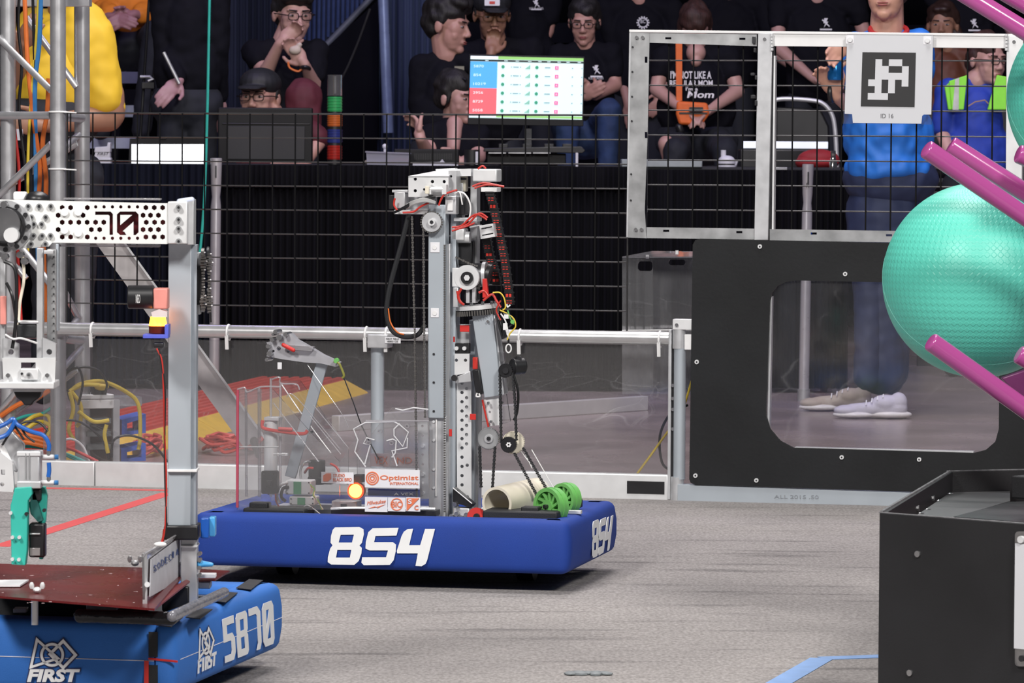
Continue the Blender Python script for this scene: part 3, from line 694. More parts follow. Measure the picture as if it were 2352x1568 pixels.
# fiducial squares on the mast
for y in (568, 719):
    o = q8(988 if y < 600 else 989, y - 12, 1010 if y < 600 else 1008, y + 12 if y < 600 else y + 10, MO - .002, .002, 'square_pad', PAPER); d8(998, y, 5, MO - .004, .002, 'pad_button', WHITE, o)
for y in (813, 878, 944): d8(996, y, 2.6, MO - .003, .004, 'bolt', DKM, nn=10)
for y in (968, 1011, 1078, 1120): d8(996, y, 3, MO + .008, .006, 'bolt', ALUW, nn=10)
q8(1000, 960, 1003, 1140, MO + .006, .008, 'guide_strip', WHITE)
# side plate with bolts
p8([(959, 970), (982, 968), (985, 1145), (965, 1145)], MO - .02, .004, 'bolt_plate', ALU, holes=[circ(970 + (y - 978) * .008, y, 3.2, 8) for y in (978, 1000, 1044, 1066, 1108)])
for y in (1024, 1089, 1132): d8(970, y, 4.2, MO - .027, .008, 'bolt', ALUW, nn=12)
# head brackets
p8([(938, 404), (1030, 404), (1030, 440), (1026, 452), (938, 452)], MO - .01, .006, 'head_plate', ALUW, holes=[circ(953.5, 411, 4, 10), circ(953.5, 438, 4, 10), circ(993, 417, 4, 10), circ(1020, 417, 4, 10), circ(974, 435, 3, 8)])
a = [RF(938, 404, MO - .01), RF(1030, 404, MO - .01), RF(1045, 392, MO + .12), RF(1002, 392, MO + .12)]
B().prism(a, [q - V((0, 0, .004)) for q in a]).go('head_top', ALUW, r8)
p8([(1000, 388), (1045, 386), (1046, 396), (1001, 396)], MO + .1, .03, 'head_cap', ALUW)
p8([(1030, 392), (1048, 392), (1048, 450), (1030, 450)], MO + .02, .05, 'head_block', ALU, holes=[circ(1036, 405, 3, 8)])
p8([(1040, 388), (1082, 387), (1082, 404), (1040, 405)], MO + .06, .07, 'head_box', ALUW, .002, holes=[circ(1049, 404 - 8, 2.5, 8)])
q8(1050, 404, 1070, 440, MO + .09, .03, 'spool_shaft', IVO, .004); q8(1050, 408, 1070, 413, MO + .085, .01, 'spool_band', DKM)
q8(1085, 388, 1141, 417, MO + .05, .06, 'side_box', ALUW, .003); q8(1104, 430, 1141, 441, MO + .05, .05, 'chain_mount', WHITE, .002)
for x in (1108, 1120, 1132): q8(x, 420, x + 6, 432, MO + .06, .02, 'cable_clip', BLK)
b = B().cyl(RF(988, 434, MO - .03), RF(1018, 434, MO - .03), .0055, 12); b.rect(RF, 984, 424, 990, 446, MO - .035, .02); b.rect(RF, 1015, 424, 1025, 446, MO - .035, .02)
b.go('latch_pin', ALUW, r8); q8(976, 427, 985, 445, MO - .04, .03, 'latch_block', IVO)
q8(893, 448, 905, 480, MO + .0, .05, 'sensor_block', BLK); q8(905, 440, 930, 478, MO - .01, .05, 'sensor_bracket', ALU, .002); q8(900, 436, 936, 442, MO - .01, .06, 'sensor_arm', ALU)
q8(905, 482, 982, 492, MO - .005, .03, 'cable_tray', ALUW); q8(932, 448, 1000, 486, MO + .04, .02, 'cable_back_plate', ALU)
q8(1022, 450, 1048, 492, MO + .0, .05, 'pulley_housing', ALU, .002); q8(1027, 460, 1040, 484, MO - .004, .01, 'housing_window', WHITE); q8(1050, 452, 1068, 494, MO + .03, .05, 'solenoid', BLK, .003)
q8(1042, 500, 1095, 508, MO + .02, .06, 'cross_plate', ALU); q8(1036, 525, 1066, 552, MO + .04, .05, 'gearbox_plate', ALUW, .003); q8(1046, 552, 1085, 610, MO + .07, .04, 'rear_motor', BLK, .004)
B().cyl(RF(1042, 545, MO + .06), RF(1080, 545, MO + .06), .014, 16).go('idler_roller', ALUW, r8)
# sprocket and chains
b = B()
for k in range(26): t = 2 * PI * k / 26; b.disc(RF, 991 + 24 * math.cos(t), 510 + 24 * math.sin(t), 2.2, MO - .020, .006, 6)
sp = d8(991, 510, 22, MO - .022, .008, 'sprocket', ALU); d8(991, 510, 8, MO - .034, .014, 'hub', ALUW, sp); d8(991, 510, 4, MO - .036, .004, 'axle_bolt', DKM, sp); b.go('sprocket_teeth', CHAIN, sp)
def chain(pts, pl, par, n='chain', m=CHAIN, st=5.2, wpx=2.4, th=.006, dot=None):
    b = B(); P = [V(p) for p in pts]; tot = 0
    for a, c_ in zip(P, P[1:]):
        L = (V((c_.x, c_.y)) - V((a.x, a.y))).length; k = max(1, int(L / st))
        for j in range(k):
            p = a.lerp(c_, j / k); q = a.lerp(c_, (j + .86) / k); d = V((q.x - p.x, q.y - p.y)).normalized(); nn = V((-d.y, d.x)) * (wpx if j % 2 else wpx * .65)
            b.poly(pl, [(p.x - nn.x, p.y - nn.y), (q.x - nn.x, q.y - nn.y), (q.x + nn.x, q.y + nn.y), (p.x + nn.x, p.y + nn.y)], a.z, th)
    return b.go(n, m, par)
chain([(972, 520, MO - .02), (973, 700, MO - .02), (976, 960, MO - .02)], RF, r8)
chain([(946, 496, MO - .02), (949, 640, MO - .02), (952, 760, MO - .02), (957, 1160, MO - .02)], RF, r8)
# black wire loop
w8([(939, 492, MO), (922, 560, MO), (900, 640, MO), (890, 690, MO), (889, 725, MO), (902, 760, MO), (930, 773, MO), (960, 768, MO), (976, 745, MO)], .0062, 'cable_loop', BLKM)
w8([(892, 708, MO - .007), (897, 740, MO - .007), (912, 762, MO - .007), (928, 768, MO - .007)], .0018, 'cable_loop', ORC, label='thin orange conductor beside the black sleeve')
rq = random.Random(11)
b = B()
for k in range(8):
    o = rq.uniform(-4, 4)
    wire(RF, [(1000 - k, 452 + o, MO - .02), (980, 455 + o, MO - .03), (955, 462 + o, MO - .035), (925, 478 + o * .5, MO - .03), (905, 488 + o * .3, MO - .02)], .0022, b=b)
b.go('cable_bunch', BLK, r8)
b = B()
for k in range(4): wire(RF, [(935, 470 + 3 * k, MO - .025), (950, 462 + 2 * k, MO - .04), (975, 456 + 2 * k, MO - .04), (1000, 464 + k, MO - .03)], .0026, b=b)
b.go('cable_bunch', mat('grey_wire', (.42, .42, .42), .4), r8)
b = B()
for pts in ([(907, 455), (905, 470), (912, 482)], [(925, 488), (950, 486), (965, 475), (985, 465)], [(1008, 472), (1012, 460), (1022, 446), (1050, 436)], [(1085, 428), (1110, 420), (1145, 426), (1158, 429)], [(1090, 432), (1120, 424), (1158, 428)],
            [(1038, 522), (1060, 518), (1080, 500), (1095, 492), (1112, 500), (1118, 505)], [(1038, 530), (1070, 520), (1090, 512)], [(1045, 526), (1075, 514), (1100, 490), (1120, 500)], [(1098, 388), (1108, 381), (1116, 387)]):
    wire(RF, [(x, y, MO - .03) for x, y in pts], .0024, b=b)
b.go('power_wires', RIBR, r8)
w8([(1052, 440, MO - .01), (1068, 446, MO - .02), (1080, 470, MO - .02), (1078, 500, MO - .02), (1066, 512, MO - .02)], .0022, 'sensor_wire', WHITE); w8([(1045, 445, MO - .01), (1056, 442, MO - .02), (1062, 470, MO - .02)], .0018, 'sensor_wire', WHITE)
# energy chains with red inserts
def echain(P, wd, off):
    e = B(); i_ = B(); P = spline([V((x, y, 0)) for x, y in P], 8); acc = 0; last = P[0]; k = 0
    e_pts = [RF(p.x, p.y, off) for p in P]
    for a, c_ in zip(P, P[1:]):
        e.poly(RF, [(a.x - wd, a.y), (c_.x - wd, c_.y), (c_.x + wd, c_.y), (a.x + wd, a.y)], off, .018)
        acc += (c_ - a).length
        if acc > 13.5:
            acc = 0
            for sx in (-wd * .42, wd * .42): i_.rect(RF, c_.x + sx - wd * .3, c_.y - 3.5, c_.x + sx + wd * .3, c_.y + 3.5, off - .002, .003)
        if k % 2 == 0: e.rect(RF, a.x - wd * 1.12, a.y - 2, a.x + wd * 1.12, a.y + 1.2, off - .003, .024)
        k += 1
    o = e.go('cable_chain', BLK, r8); i_.go('red_wire', mat('red_insert', (.75, .05, .035), .4), o)
echain([(1123, 442), (1133, 480), (1146, 540), (1158, 600), (1166, 660), (1170, 700)], 8.5, MO + .05)
echain([(1116, 548), (1124, 590), (1134, 620), (1140, 655)], 9, MO + .09)
p8([(1101, 518), (1132, 513), (1137, 543), (1104, 549)], MO + .02, .04, 'cable_guide', ALUW, .002, holes=[[(1105, 524), (1130, 519), (1130, 522), (1105, 527)], [(1107, 539), (1133, 534), (1133, 537), (1107, 542)]])
p8([(1078, 520), (1101, 516), (1101, 519), (1078, 524)], MO + .02, .03, 'cable_guide_arm', ALU)
# shoulder pivot
b = B().rect(RF, 1038, 615, 1074, 659, MO + .01, .014); b.go('pivot_arm', ALUW, r8, .002)
pv = d8(1072, 637, 28, MO + .008, .016, 'pivot_plate', ALUW); d8(1072, 638, 14, MO + .0, .01, 'bearing', BLK, pv); d8(1072, 638, 7, MO - .004, .006, 'hex_shaft', ALUW, pv, nn=6)
B().cyl(RF(1092, 632, MO + .05), RF(1112, 630, MO + .05), .029, 24).go('rear_drum', DKM, r8); B().cyl(RF(1110, 630, MO + .05), RF(1118, 630, MO + .05), .031, 24).go('drum_flange', ALU, r8); B().cyl(RF(1118, 630, MO + .05), RF(1126, 632, MO + .05), .027, 24).go('drum_cap', BLK, r8)
chain([(1046, 590, MO + .03), (1078, 605, MO + .03), (1098, 612, MO + .03), (1104, 640, MO + .03), (1098, 665, MO + .03)], RF, r8)
p8([(1108, 640), (1117, 640), (1122, 682), (1108, 684)], MO - .0, .012, 'red_lever', RED)
b = B()
for pts in ([(1050, 668), (1056, 690), (1066, 700)], [(1100, 672), (1112, 668), (1122, 680)], [(1110, 690), (1130, 676), (1140, 690), (1150, 706)], [(1060, 662), (1052, 680), (1058, 696)]): wire(RF, [(x, y, MO) for x, y in pts], .003, b=b)
b.go('power_wires', RIBR, r8)
q8(1040, 660, 1052, 706, MO + .0, .03, 'wrist_bracket', ALU, .002); q8(1064, 660, 1096, 694, MO + .03, .04, 'wrist_motor', DKM, .006)
for x in (1074, 1088): q8(x - 4, 660, x + 4, 696, MO + .02, .03, 'wrist_strut', ALU)
q8(1055, 640, 1062, 660, MO + .04, .03, 'wrist_strut', GALV)
# turntable
tc = RF(1096, 704, MO + .05); tilt = Matrix.Rotation(math.radians(-5), 3, 'Y')
def trin(dz, r, h): a = tc + tilt @ V((0, 0, dz)); return a, a + tilt @ V((0, 0, h)), r
a, c_, r = trin(-.006, .052, .010); B().cyl(a, c_, r, 40).go('turntable_disc', ALUW, r8)
a, c_, r = trin(-.020, .048, .013); B().cyl(a, c_, r, 40).go('turntable_gear', DKM, r8)
b = B()
for k in range(48): t = 2 * PI * k / 48; b.box(tc + tilt @ V((math.cos(t) * .050, math.sin(t) * .050, -.014)), (.003, .003, .012), tilt)
b.go('gear_teeth', CHAIN, r8)
for k in range(10): t = 2 * PI * k / 10; a = tc + tilt @ V((math.cos(t) * .044, math.sin(t) * .044, .004)); B().cyl(a, a + V((0, 0, .006)), .004, 8).go('bolt', STEEL, r8)
# upper arm
p8([(1084, 725), (1131, 720), (1152, 908), (1112, 914)], MO + .02, .045, 'arm_tube', POST, .002); p8([(1131, 722), (1136, 722), (1158, 905), (1152, 908)], MO + .03, .05, 'arm_side', ALU)
p8([(1111, 914), (1145, 910), (1147, 976), (1122, 978)], MO + .03, .004, 'arm_plate', ALUW, holes=[circ(1121, 927, 3, 8), circ(1125, 946, 3, 8), circ(1128, 969, 3, 8)])
p8([(1146, 905), (1162, 902), (1172, 968), (1152, 974)], MO + .06, .01, 'arm_plate', PCX)
for x, y in ((1120, 738), (1137, 734), (1121, 925), (1127, 968), (1152, 925)): d8(x, y, 3, MO + .012, .01, 'bolt', STEEL, nn=10)
p8([(1084, 850), (1100, 848), (1108, 905), (1093, 908)], MO + .01, .02, 'speed_controller', BLK, .002); q8(1085, 820, 1096, 848, MO + .01, .012, 'red_wire', RIBR, .002)
w8([(1096, 902, MO), (1094, 910, MO), (1102, 910, MO), (1100, 903, MO)], .002, 'white_loop', WHITE)
w8([(1108, 918, MO + .02), (1115, 950, MO + .02), (1122, 980, MO + .02)], .0025, 'red_wire', RIBR)
# wires around the wrist on the right
for i, (pts, m) in enumerate((([(1132, 672), (1148, 672), (1158, 685), (1161, 705), (1155, 712)], YEC), ([(1148, 712), (1165, 720), (1180, 732), (1184, 750), (1172, 765), (1165, 780)], YEC), ([(1150, 720), (1160, 735), (1165, 752), (1168, 775)], WHITE), ([(1140, 724), (1146, 745), (1150, 765)], BLK),
                              ([(1156, 720), (1170, 722), (1178, 740), (1168, 752)], BLK), ([(1172, 700), (1166, 705), (1164, 698)], WHITE), ([(1150, 690), (1140, 712), (1150, 735)], RIBR), ([(1166, 712), (1172, 730), (1180, 745)], GRN))):
    w8([(x, y, MO - .01) for x, y in pts], .0018, 'signal_wire', m)
d8(1177, 739, 5, MO - .015, .008, 'connector', GRN, nn=10); q8(1157, 722, 1168, 732, MO - .012, .012, 'connector', WHITE); q8(1155, 742, 1164, 758, MO - .012, .012, 'connector', WHITE, .001)
p8([(1140, 735), (1148, 733), (1160, 775), (1152, 780)], MO + .0, .03, 'cable_cover', BLK)
c0 = RF(1168, 800, MO - .01); B().tube([c0 + V((math.cos(t) * .0065, 0, math.sin(t) * .010)) for t in [k * PI / 8 for k in range(16)]], .0018, 6, True).go('white_ring', WHITE, r8); w8([(1168, 790, MO), (1168, 778, MO)], .0025, 'signal_wire', BLK)
# elbow motor, belts and pulleys
B().cyl(RF(1176, 842, MO + .02), RF(1204, 840, MO + .04), .02, 20).go('elbow_motor', BLK, r8, .003); d8(1188, 828, 10, MO + .02, .02, 'motor_boss', DKM); q8(1138, 808, 1158, 830, MO + .03, .02, 'elbow_bracket', PCX)
def pulley(x, y, r, off, m, cap=None, cr=.45):
    o = d8(x, y, r, off, .014, 'pulley', m); d8(x, y, r * 1.08, off + .014, .002, 'flange', m, o)
    if cap: d8(x, y, r * cr, off - .005, .006, 'hub', cap, o)
    b = B()
    for k in range(int(r * 1.5)): t = 2 * PI * k / int(r * 1.5); b.disc(RF, x + r * math.cos(t), y + r * math.sin(t), 1.3, off, .012, 5)
    b.go('tooth', m, o, kind='stuff'); return o
pulley(1161, 851, 15, MO - .01, BLK, DKM); pulley(1122, 1007, 23, MO + .01, GALV, ALU, .42); pulley(1179, 1016, 24, MO + .02, IVO); p_ = pulley(1168, 1021, 17, MO - .01, BLK)
b = B()
for k in range(6): t = PI * k / 3; b.disc(RF, 1168 + 4 * math.cos(t), 1021 + 4 * math.sin(t), 2.2, MO - .014, .003, 8)
b.go('hub_star', WHITE, p_); d8(1122, 1007, 4.5, MO + .0, .006, 'shaft', DKM)
def belt(pts, off): chain([(x, y, off) for x, y in pts], RF, r8, 'drive_belt', BLKM, 4.2, 2.6, .012)
belt([(1147, 858), (1150, 1018)], MO - .008); belt([(1176, 855), (1182, 925), (1185, 1012)], MO - .008); belt([(1100, 1025), (1104, 1120)], MO + .01); belt([(1136, 1024), (1130, 1120)], MO + .01)
belt([(1180, 1040), (1232, 1138)], MO + .0); belt([(1200, 1028), (1258, 1130)], MO + .0)
w8([(1180, 862, MO + .02), (1190, 900, MO + .02), (1188, 945, MO + .02), (1180, 965, MO + .02)], .003, 'signal_wire', BLK)
for pts in ([(1184, 1020), (1262, 1122)], [(1202, 1032), (1222, 1075)], [(1221, 1032), (1280, 1135)]): w8([(x, y, MO + .03) for x, y in pts], .0012, 'clear_rod', WHITE)
# foot of the mast
p8([(1040, 1120), (1086, 1158), (1080, 1166), (1040, 1152)], MO + .0, .04, 'foot_plate', BLK, .001); w8([(1040, 1120, MO - .003), (1084, 1156, MO - .003)], .0015, 'foot_edge', ALUW)
for x, y in ((1036, 1185), (1048, 1180), (1058, 1188), (1070, 1182), (1044, 1158)): d8(x, y, 5, MO - .02, .02, 'bolt', STEEL, nn=10)
q8(1040, 1166, 1078, 1192, MO, .04, 'foot_block', ALU, .003)
B().cyl(RF(1094, 1186, MO - .05), RF(1094, 1186, MO - .02), .022, 20).go('red_wheel', RED, r8); d8(1094, 1186, 7, MO - .056, .01, 'axle_bolt', DKM)
w8([(1000, 1168, MO - .07), (820, 1166, MO - .07), (760, 1168, MO - .07)], .003, 'front_rod', ALUW)
# intake: belt plate and wheels
q8(1108, 1174, 1280, 1194, .07, .10, 'bumper_mount', BLKM, .004); q8(1196, 1164, 1236, 1180, .09, .04, 'mount_block', BLKM, .003)
B().beam(RF(1120, 1172, .12), RF(1180, 1171, .12), .05, .001).go('orange_lettering', ORC, r8)
q8(558, 1168, 700, 1186, .07, .10, 'bumper_mount', BLKM, .004); q8(572, 1154, 614, 1172, .09, .04, 'mount_block', BLKM, .003)
q8(1300, 1148, 1330, 1168, .30, .05, 'bumper_mount', BLKM, .003)
def spoked(x, y, r, off, th):
    c = RF(x, y, off); e = (RF(x + r, y, off) - c).length; ax = (RS * .82 + RU * -.5 + V((0, 0, .0))).normalized(); sd = ax.cross(V((0, 0, 1))).normalized()
    hub = T_part('intake_wheel', r8, c)
    P = lambda rr, t, o: c + (sd * math.cos(t) + V((0, 0, 1)) * math.sin(t)) * rr + ax * o
    def ringm(ro, ri, o0, o1, n, m):
        b = B(); N = 36; vs = [P(R_, 2 * PI * k / N, o) for R_, o in ((ro, o0), (ro, o1), (ri, o0), (ri, o1)) for k in range(N)]; fs = []
        for k in range(N):
            j = (k + 1) % N; fs += [(k, j, N + j, N + k), (2 * N + k, 3 * N + k, 3 * N + j, 2 * N + j), (k, 2 * N + k, 2 * N + j, j), (N + k, N + j, 3 * N + j, 3 * N + k)]
        b.add(vs, fs); return b.go(n, m, hub)
    ringm(e, e * .80, 0, th, 'tread', GRN); ringm(e * 1.03, e * .9, th * .42, th * .58, 'tread_ridge', GRN); ringm(e * .36, e * .12, 0, th, 'hub_ring', GRN)
    b = B()
    for k in range(11):
        t = 2 * PI * k / 11; b.beam(P(e * .33, t, th * .5), P(e * .82, t + .35, th * .5), .006, th * .8, ax)
    b.go('spoke', GRN, hub)
    B().cyl(c - ax * .01, c + ax * (th + .01), e * .12, 6).go('shaft', DKM, hub)
def T_part(n, par, c):
    me = bpy.data.meshes.new(n); o = B().ell(c, .004, None, 6, 4).go(n, DKM, par); return o
spoked(1256, 1163, 42, .13, .030); spoked(1290, 1146, 36, .26, .030)
B().cyl(RF(1256, 1163, .13), RF(1300, 1146, .33), .006, 8).go('intake_shaft', ALU, r8); q8(1290, 1172, 1334, 1180, .2, .02, 'intake_bracket', ALUW)
# clear side box at left
def clearp(pts, off, th=.004, n='clear_panel', holes=()): return p8(pts, off, th, n, PCX, 0, holes=holes) if holes else B().plate(RF, pts, [], off, th).go(n, PCX, r8)
clearp([(545, 893), (626, 893), (720, 1000), (780, 1060), (780, 1170), (545, 1170)], .10)
clearp([(545, 893), (600, 893), (600, 1150), (545, 1150)], .42)
clearp([(622, 874), (690, 874), (800, 1030), (800, 1150), (622, 1150)], .40)
clearp([(780, 1064), (840, 965), (985, 965), (985, 1165), (780, 1165)], .135)
clearp([(820, 1040), (900, 936), (985, 932), (985, 1150), (820, 1150)], .33)
for pts, o, r, m in (([(545, 1165), (546, 895)], .10, .0035, clear('pink_edge', tint=(.8, .5, .55), haze=.6, scr=0, hazecol=(.65, .12, .18))), ([(545, 894), (562, 890), (568, 900), (600, 888), (645, 888)], .10, .002, PCE), ([(565, 895), (566, 1140)], .12, .003, PCE), ([(595, 890), (596, 1140)], .12, .0035, PCE),
                     ([(622, 868), (622, 1140)], .3, .003, PCE), ([(644, 880), (644, 1120)], .3, .003, PCE), ([(622, 872), (642, 866), (645, 880), (680, 882), (688, 895)], .3, .002, PCE),
                     ([(628, 925), (732, 1060)], .16, .0014, PCE), ([(712, 955), (783, 1043)], .14, .0013, PCE), ([(658, 912), (680, 912), (780, 1030)], .2, .0012, PCE), ([(720, 930), (800, 1028)], .2, .0012, PCE), ([(545, 1026), (640, 1026)], .11, .0015, WHITE), ([(628, 1043), (654, 1043)], .16, .002, WHITE), ([(840, 966), (985, 966)], .13, .0018, PCE),
                     ([(645, 880), (700, 960), (760, 1040)], .35, .0014, WHITE)):
    w8([(x, y, o) for x, y in pts], r, 'clear_edge', m)
# outlines cut into the clear panel
for pts in ([(840, 1072), (815, 1037), (822, 1010), (812, 985), (830, 975), (840, 970), (905, 968), (918, 975), (938, 992), (925, 1025), (905, 1000), (905, 985), (918, 972)], [(838, 1065), (850, 1022), (835, 1018), (842, 1005), (860, 1010)], [(912, 1070), (900, 1035), (935, 1028), (936, 1005)], [(908, 938), (925, 942), (950, 936), (984, 940)], [(888, 1012), (902, 1008), (910, 1012), (908, 1040), (900, 1050)]):
    B().tube([RF(x, y, .131) for x, y in pts], .0018, 6).go('engraved_outline', mat('frosted_white', (.7, .7, .72), .6), r8)
for x, y in ((846, 1017), (899, 1017), (935, 978), (872, 990)): d8(x, y, 5, .128, .006, 'clear_button', PCE, hole=.6)
# stickers
def stk(x0, y0, x1, y1, off=.126): return q8(x0, y0, x1, y1, off, .003, 'sponsor_sticker', PAPER, 0)
s1 = stk(838, 1078, 964, 1120)
for rr_, hh in ((15, .82), (10, .78), (5.5, .6)): B().disc(RF, 855, 1098, rr_, .124, .002, 28, hh).go('logo_ring', ORG, s1)
text(RF, 'Optimist', 873, 1105, 961, 1091, ORG, s1, .125, bold=.01); text(RF, 'INTERNATIONAL', 896, 1113, 961, 1107, ORG, s1, .125)
s2 = stk(738, 1084, 812, 1110); p8([(742, 1092), (749, 1087), (760, 1087), (760, 1099), (753, 1105), (742, 1105)], .124, .002, 'logo_block', ORG, 0, s2)
text(RF, 'STUDIO', 765, 1095, 792, 1088, ORG, s2, .125); text(RF, 'BLACK BIRD', 765, 1105, 808, 1097, ORG, s2, .125)
s3 = stk(838, 1141, 890, 1175); text(RF, 'Milwaukee', 843, 1160, 886, 1151, ORG, s3, .125, shear=.3, slope=-.12); p8([(846, 1167), (862, 1162), (860, 1165), (885, 1158), (866, 1167), (868, 1164)], .124, .002, 'logo_bolt', ORG, 0, s3)
s4 = stk(891, 1142, 931, 1174); B().disc(RF, 911, 1158, 14, .124, .002, 28, .86).go('logo_ring', ORG, s4); text(RF, 'BIC', 900, 1165, 922, 1151, ORG, s4, .125, bold=.02)
s5 = stk(932, 1142, 965, 1174); p8([(934, 1144), (962, 1144), (934, 1172)], .1245, .002, 'logo_block', ORG, 0, s5); text(RF, 'S', 937, 1157, 946, 1146, PAPER, s5, .124, bold=.02); text(RF, 'C', 952, 1171, 961, 1160, ORG, s5, .124, bold=.02)
B().tube([RF(962, 1144, .1245), RF(934, 1172, .1245)], .0012, 6).go('logo_slash', ORG, s5)
q8(850, 1041, 895, 1071, .20, .002, 'sponsor_sticker', mat('pale_pink_paper', (.62, .5, .52), .6), 0); q8(901, 1041, 954, 1069, .20, .002, 'sponsor_sticker', _M['pale_pink_paper'], 0)
text(RF, 'VEX', 860, 1065, 890, 1048, ORG, r8, .198); text(RF, 'ND', 912, 1064, 946, 1050, ORG, r8, .198)
q8(845, 1123, 966, 1139, .25, .01, 'inner_plate', mat('deep_blue_plate', (.01, .03, .2), .4)); text(RF, 'A VEX', 905, 1137, 950, 1131, PAPER, r8, .248)
q8(760, 1170, 1000, 1182, .16, .06, 'control_tray', DKM)
# amber signal light
AMB = mat('amber_glow', (1, .24, .02), .4, emit=26)
sl = d8(817, 1127, 19, .15, .02, 'signal_light', mat('amber_lens', (.9, .15, .02), .3)); B().ell(RF(817, 1127, .15), (.0165, .008, .0165)).go('glowing_lens', AMB, sl); q8(812, 1090, 832, 1108, .15, .03, 'light_mount', DKM)
# electronics
for (x0, y0, x1, y1) in ((655, 1103, 714, 1136), (664, 1140, 723, 1160)):
    o = q8(x0, y0, x1, y1, .16, .05, 'control_module', WHITE, .003); q8(x0 + 19, y0 + 3, x0 + 36, y1 - 1, .157, .004, 'green_label', mat('green_label', (.06, .36, .15), .5), 0, par=o)
    for x in (x0 + 4, x1 - 5): d8(x, y0 + 5, 1.6, .157, .002, 'screw', DKM, o, nn=8); d8(x, y1 - 4, 1.6, .157, .002, 'screw', DKM, o, nn=8)
w8([(660, 1108, .16), (645, 1114, .15), (636, 1135, .15), (642, 1155, .15)], .0035, 'signal_wire', WHITE); w8([(662, 1118, .16), (650, 1122, .15), (646, 1140, .15), (655, 1150, .16)], .004, 'signal_wire', BLK)
w8([(690, 1170, .16), (705, 1160, .15), (720, 1168, .15), (735, 1180, .15)], .0014, 'signal_wire', WHITE)
for k in range(5):
    w8([(712 + k, 1112 + 2 * k, .15), (722, 1122 + k, .15), (719 + k, 1138, .14), (732, 1150 + k, .14), (738 + k, 1170, .14)], .0014, 'signal_wire', (GRN, YEC, mat('olive_wire', (.25, .25, .05), .5), YEC, IVO)[k])
q8(761, 1150, 820, 1170, .17, .05, 'radio_unit', mat('silver_unit', (.55, .55, .56), .35, .3), .003); q8(782, 1157, 796, 1166, .168, .004, 'screen_window', DKM)
B().cyl(RF(728, 1056, .35), RF(728, 1112, .35), .021, 20).go('drive_motor', BLK, r8, .003); q8(706, 1095, 762, 1112, .33, .05, 'motor_mount', BLK, .003)
w8([(712, 1060, .3), (700, 1062, .28), (690, 1080, .28), (692, 1105, .28)], .003, 'signal_wire', GALV)
w8([(760, 1065, .3), (775, 1075, .28), (785, 1100, .26), (800, 1110, .26)], .003, 'red_wire', RIBR); w8([(700, 1085, .3), (708, 1075, .28), (720, 1075, .28)], .003, 'red_wire', RIBR)
cm = p8(rpx(600, 1081, 636, 1134, 5), .12, .02, 'camera_module', BLK, 0, holes=[circ(606, 1088, 2, 8), circ(629, 1088, 2, 8)]); q8(611, 1103, 625, 1118, .116, .006, 'camera_lens', BLKM, par=cm); q8(614, 1106, 622, 1115, .114, .004, 'lens_glass', mat('lens_glass', (.02, .02, .03), .05), par=cm)
w8([(633, 1134, .12), (634, 1150, .13), (640, 1162, .14)], .002, 'red_wire', RIBR)
# climber arm
B().beam(RF(741, 830, .3), RF(668, 1092, .36), .028, .03, (0, -1, 0)).go('climber_tube', POST, r8, .002)
B().cyl(RF(622, 962, .3), RF(622, 1106, .3), .0165, 20).go('gas_cylinder', ALUW, r8); q8(606, 958, 640, 966, .28, .04, 'cylinder_collar', ALU); q8(635, 1040, 660, 1047, .3, .01, 'cylinder_pin', ALUW)
p8([(612, 786), (628, 782), (640, 768), (668, 766), (680, 780), (712, 798), (740, 815), (778, 832), (770, 842), (735, 834), (700, 832), (650, 825), (612, 818), (618, 800)], .27, .03, 'climber_hook', mat('clear_grey_hook', (.52, .52, .56), .3, .3), .002, holes=[circ(640, 800, 5, 8), circ(662, 806, 4, 8), circ(628, 806, 3, 8)])
p8([(660, 792), (720, 796), (716, 806), (664, 802)], .25, .02, 'hook_plate', PCE, 0)
for x, y, r in ((632, 762, 5), (640, 775, 6), (624, 780, 5), (615, 795, 5), (618, 812, 6), (612, 826, 4), (655, 768, 5), (626, 768, 3)): d8(x, y, r, .25, .05, 'hook_bolt', STEEL, nn=8)
B().cap(RF(651, 792, .25), RF(674, 804, .25), .005, .005).go('red_tube', RED, r8)
q8(637, 832, 647, 848, .26, .003, 'hook_tag', PAPER); w8([(768, 830, .26), (778, 834, .25), (784, 845, .25), (790, 862, .25), (786, 868, .25)], .003, 'signal_wire', mat('olive_wire', (.25, .25, .05), .5)); d8(772, 828, 6, .25, .01, 'green_tie', GRN, nn=8)
w8([(788, 862, .27), (812, 925, .2), (832, 980, .15), (870, 1055, .13)], .0015, 'pull_cord', BLK); w8([(705, 835, .28), (715, 850, .28), (785, 950, .28), (800, 980, .28)], .0009, 'clear_rod', PCE)
w8([(604, 965, .27), (604, 982, .27), (640, 990, .27), (695, 996, .27), (706, 988, .27)], .0045, 'red_tube', RED); w8([(640, 984, .265), (672, 986, .265)], .0045, 'red_tube', RED)
d8(712, 994, 4, .26, .02, 'tube_clip', STEEL, nn=8)
# coral tube resting in the robot
ctb = T('game_tube', 'short white plastic tube lying inside the blue 854 bumper', 'tube', RF(1170, 1188, .2))
a, c_ = RF(1141, 1156, .13), RF(1232, 1134, .33); ax = (c_ - a).normalized(); sd = ax.orthogonal().normalized(); up = ax.cross(sd)
e = .040; N = 36; vs = []; fs = []
for R_, P0 in ((e, a), (e, c_), (e * .84, a), (e * .84, c_)): vs += [P0 + (sd * math.cos(2 * PI * k / N) + up * math.sin(2 * PI * k / N)) * R_ for k in range(N)]
for k in range(N):
    j = (k + 1) % N; fs += [(k, j, N + j, N + k), (2 * N + k, 3 * N + k, 3 * N + j, 2 * N + j), (k, 2 * N + k, 2 * N + j, j), (N + k, N + j, 3 * N + j, 3 * N + k)]
B().add(vs, fs).go('tube_wall', IVO, ctb)

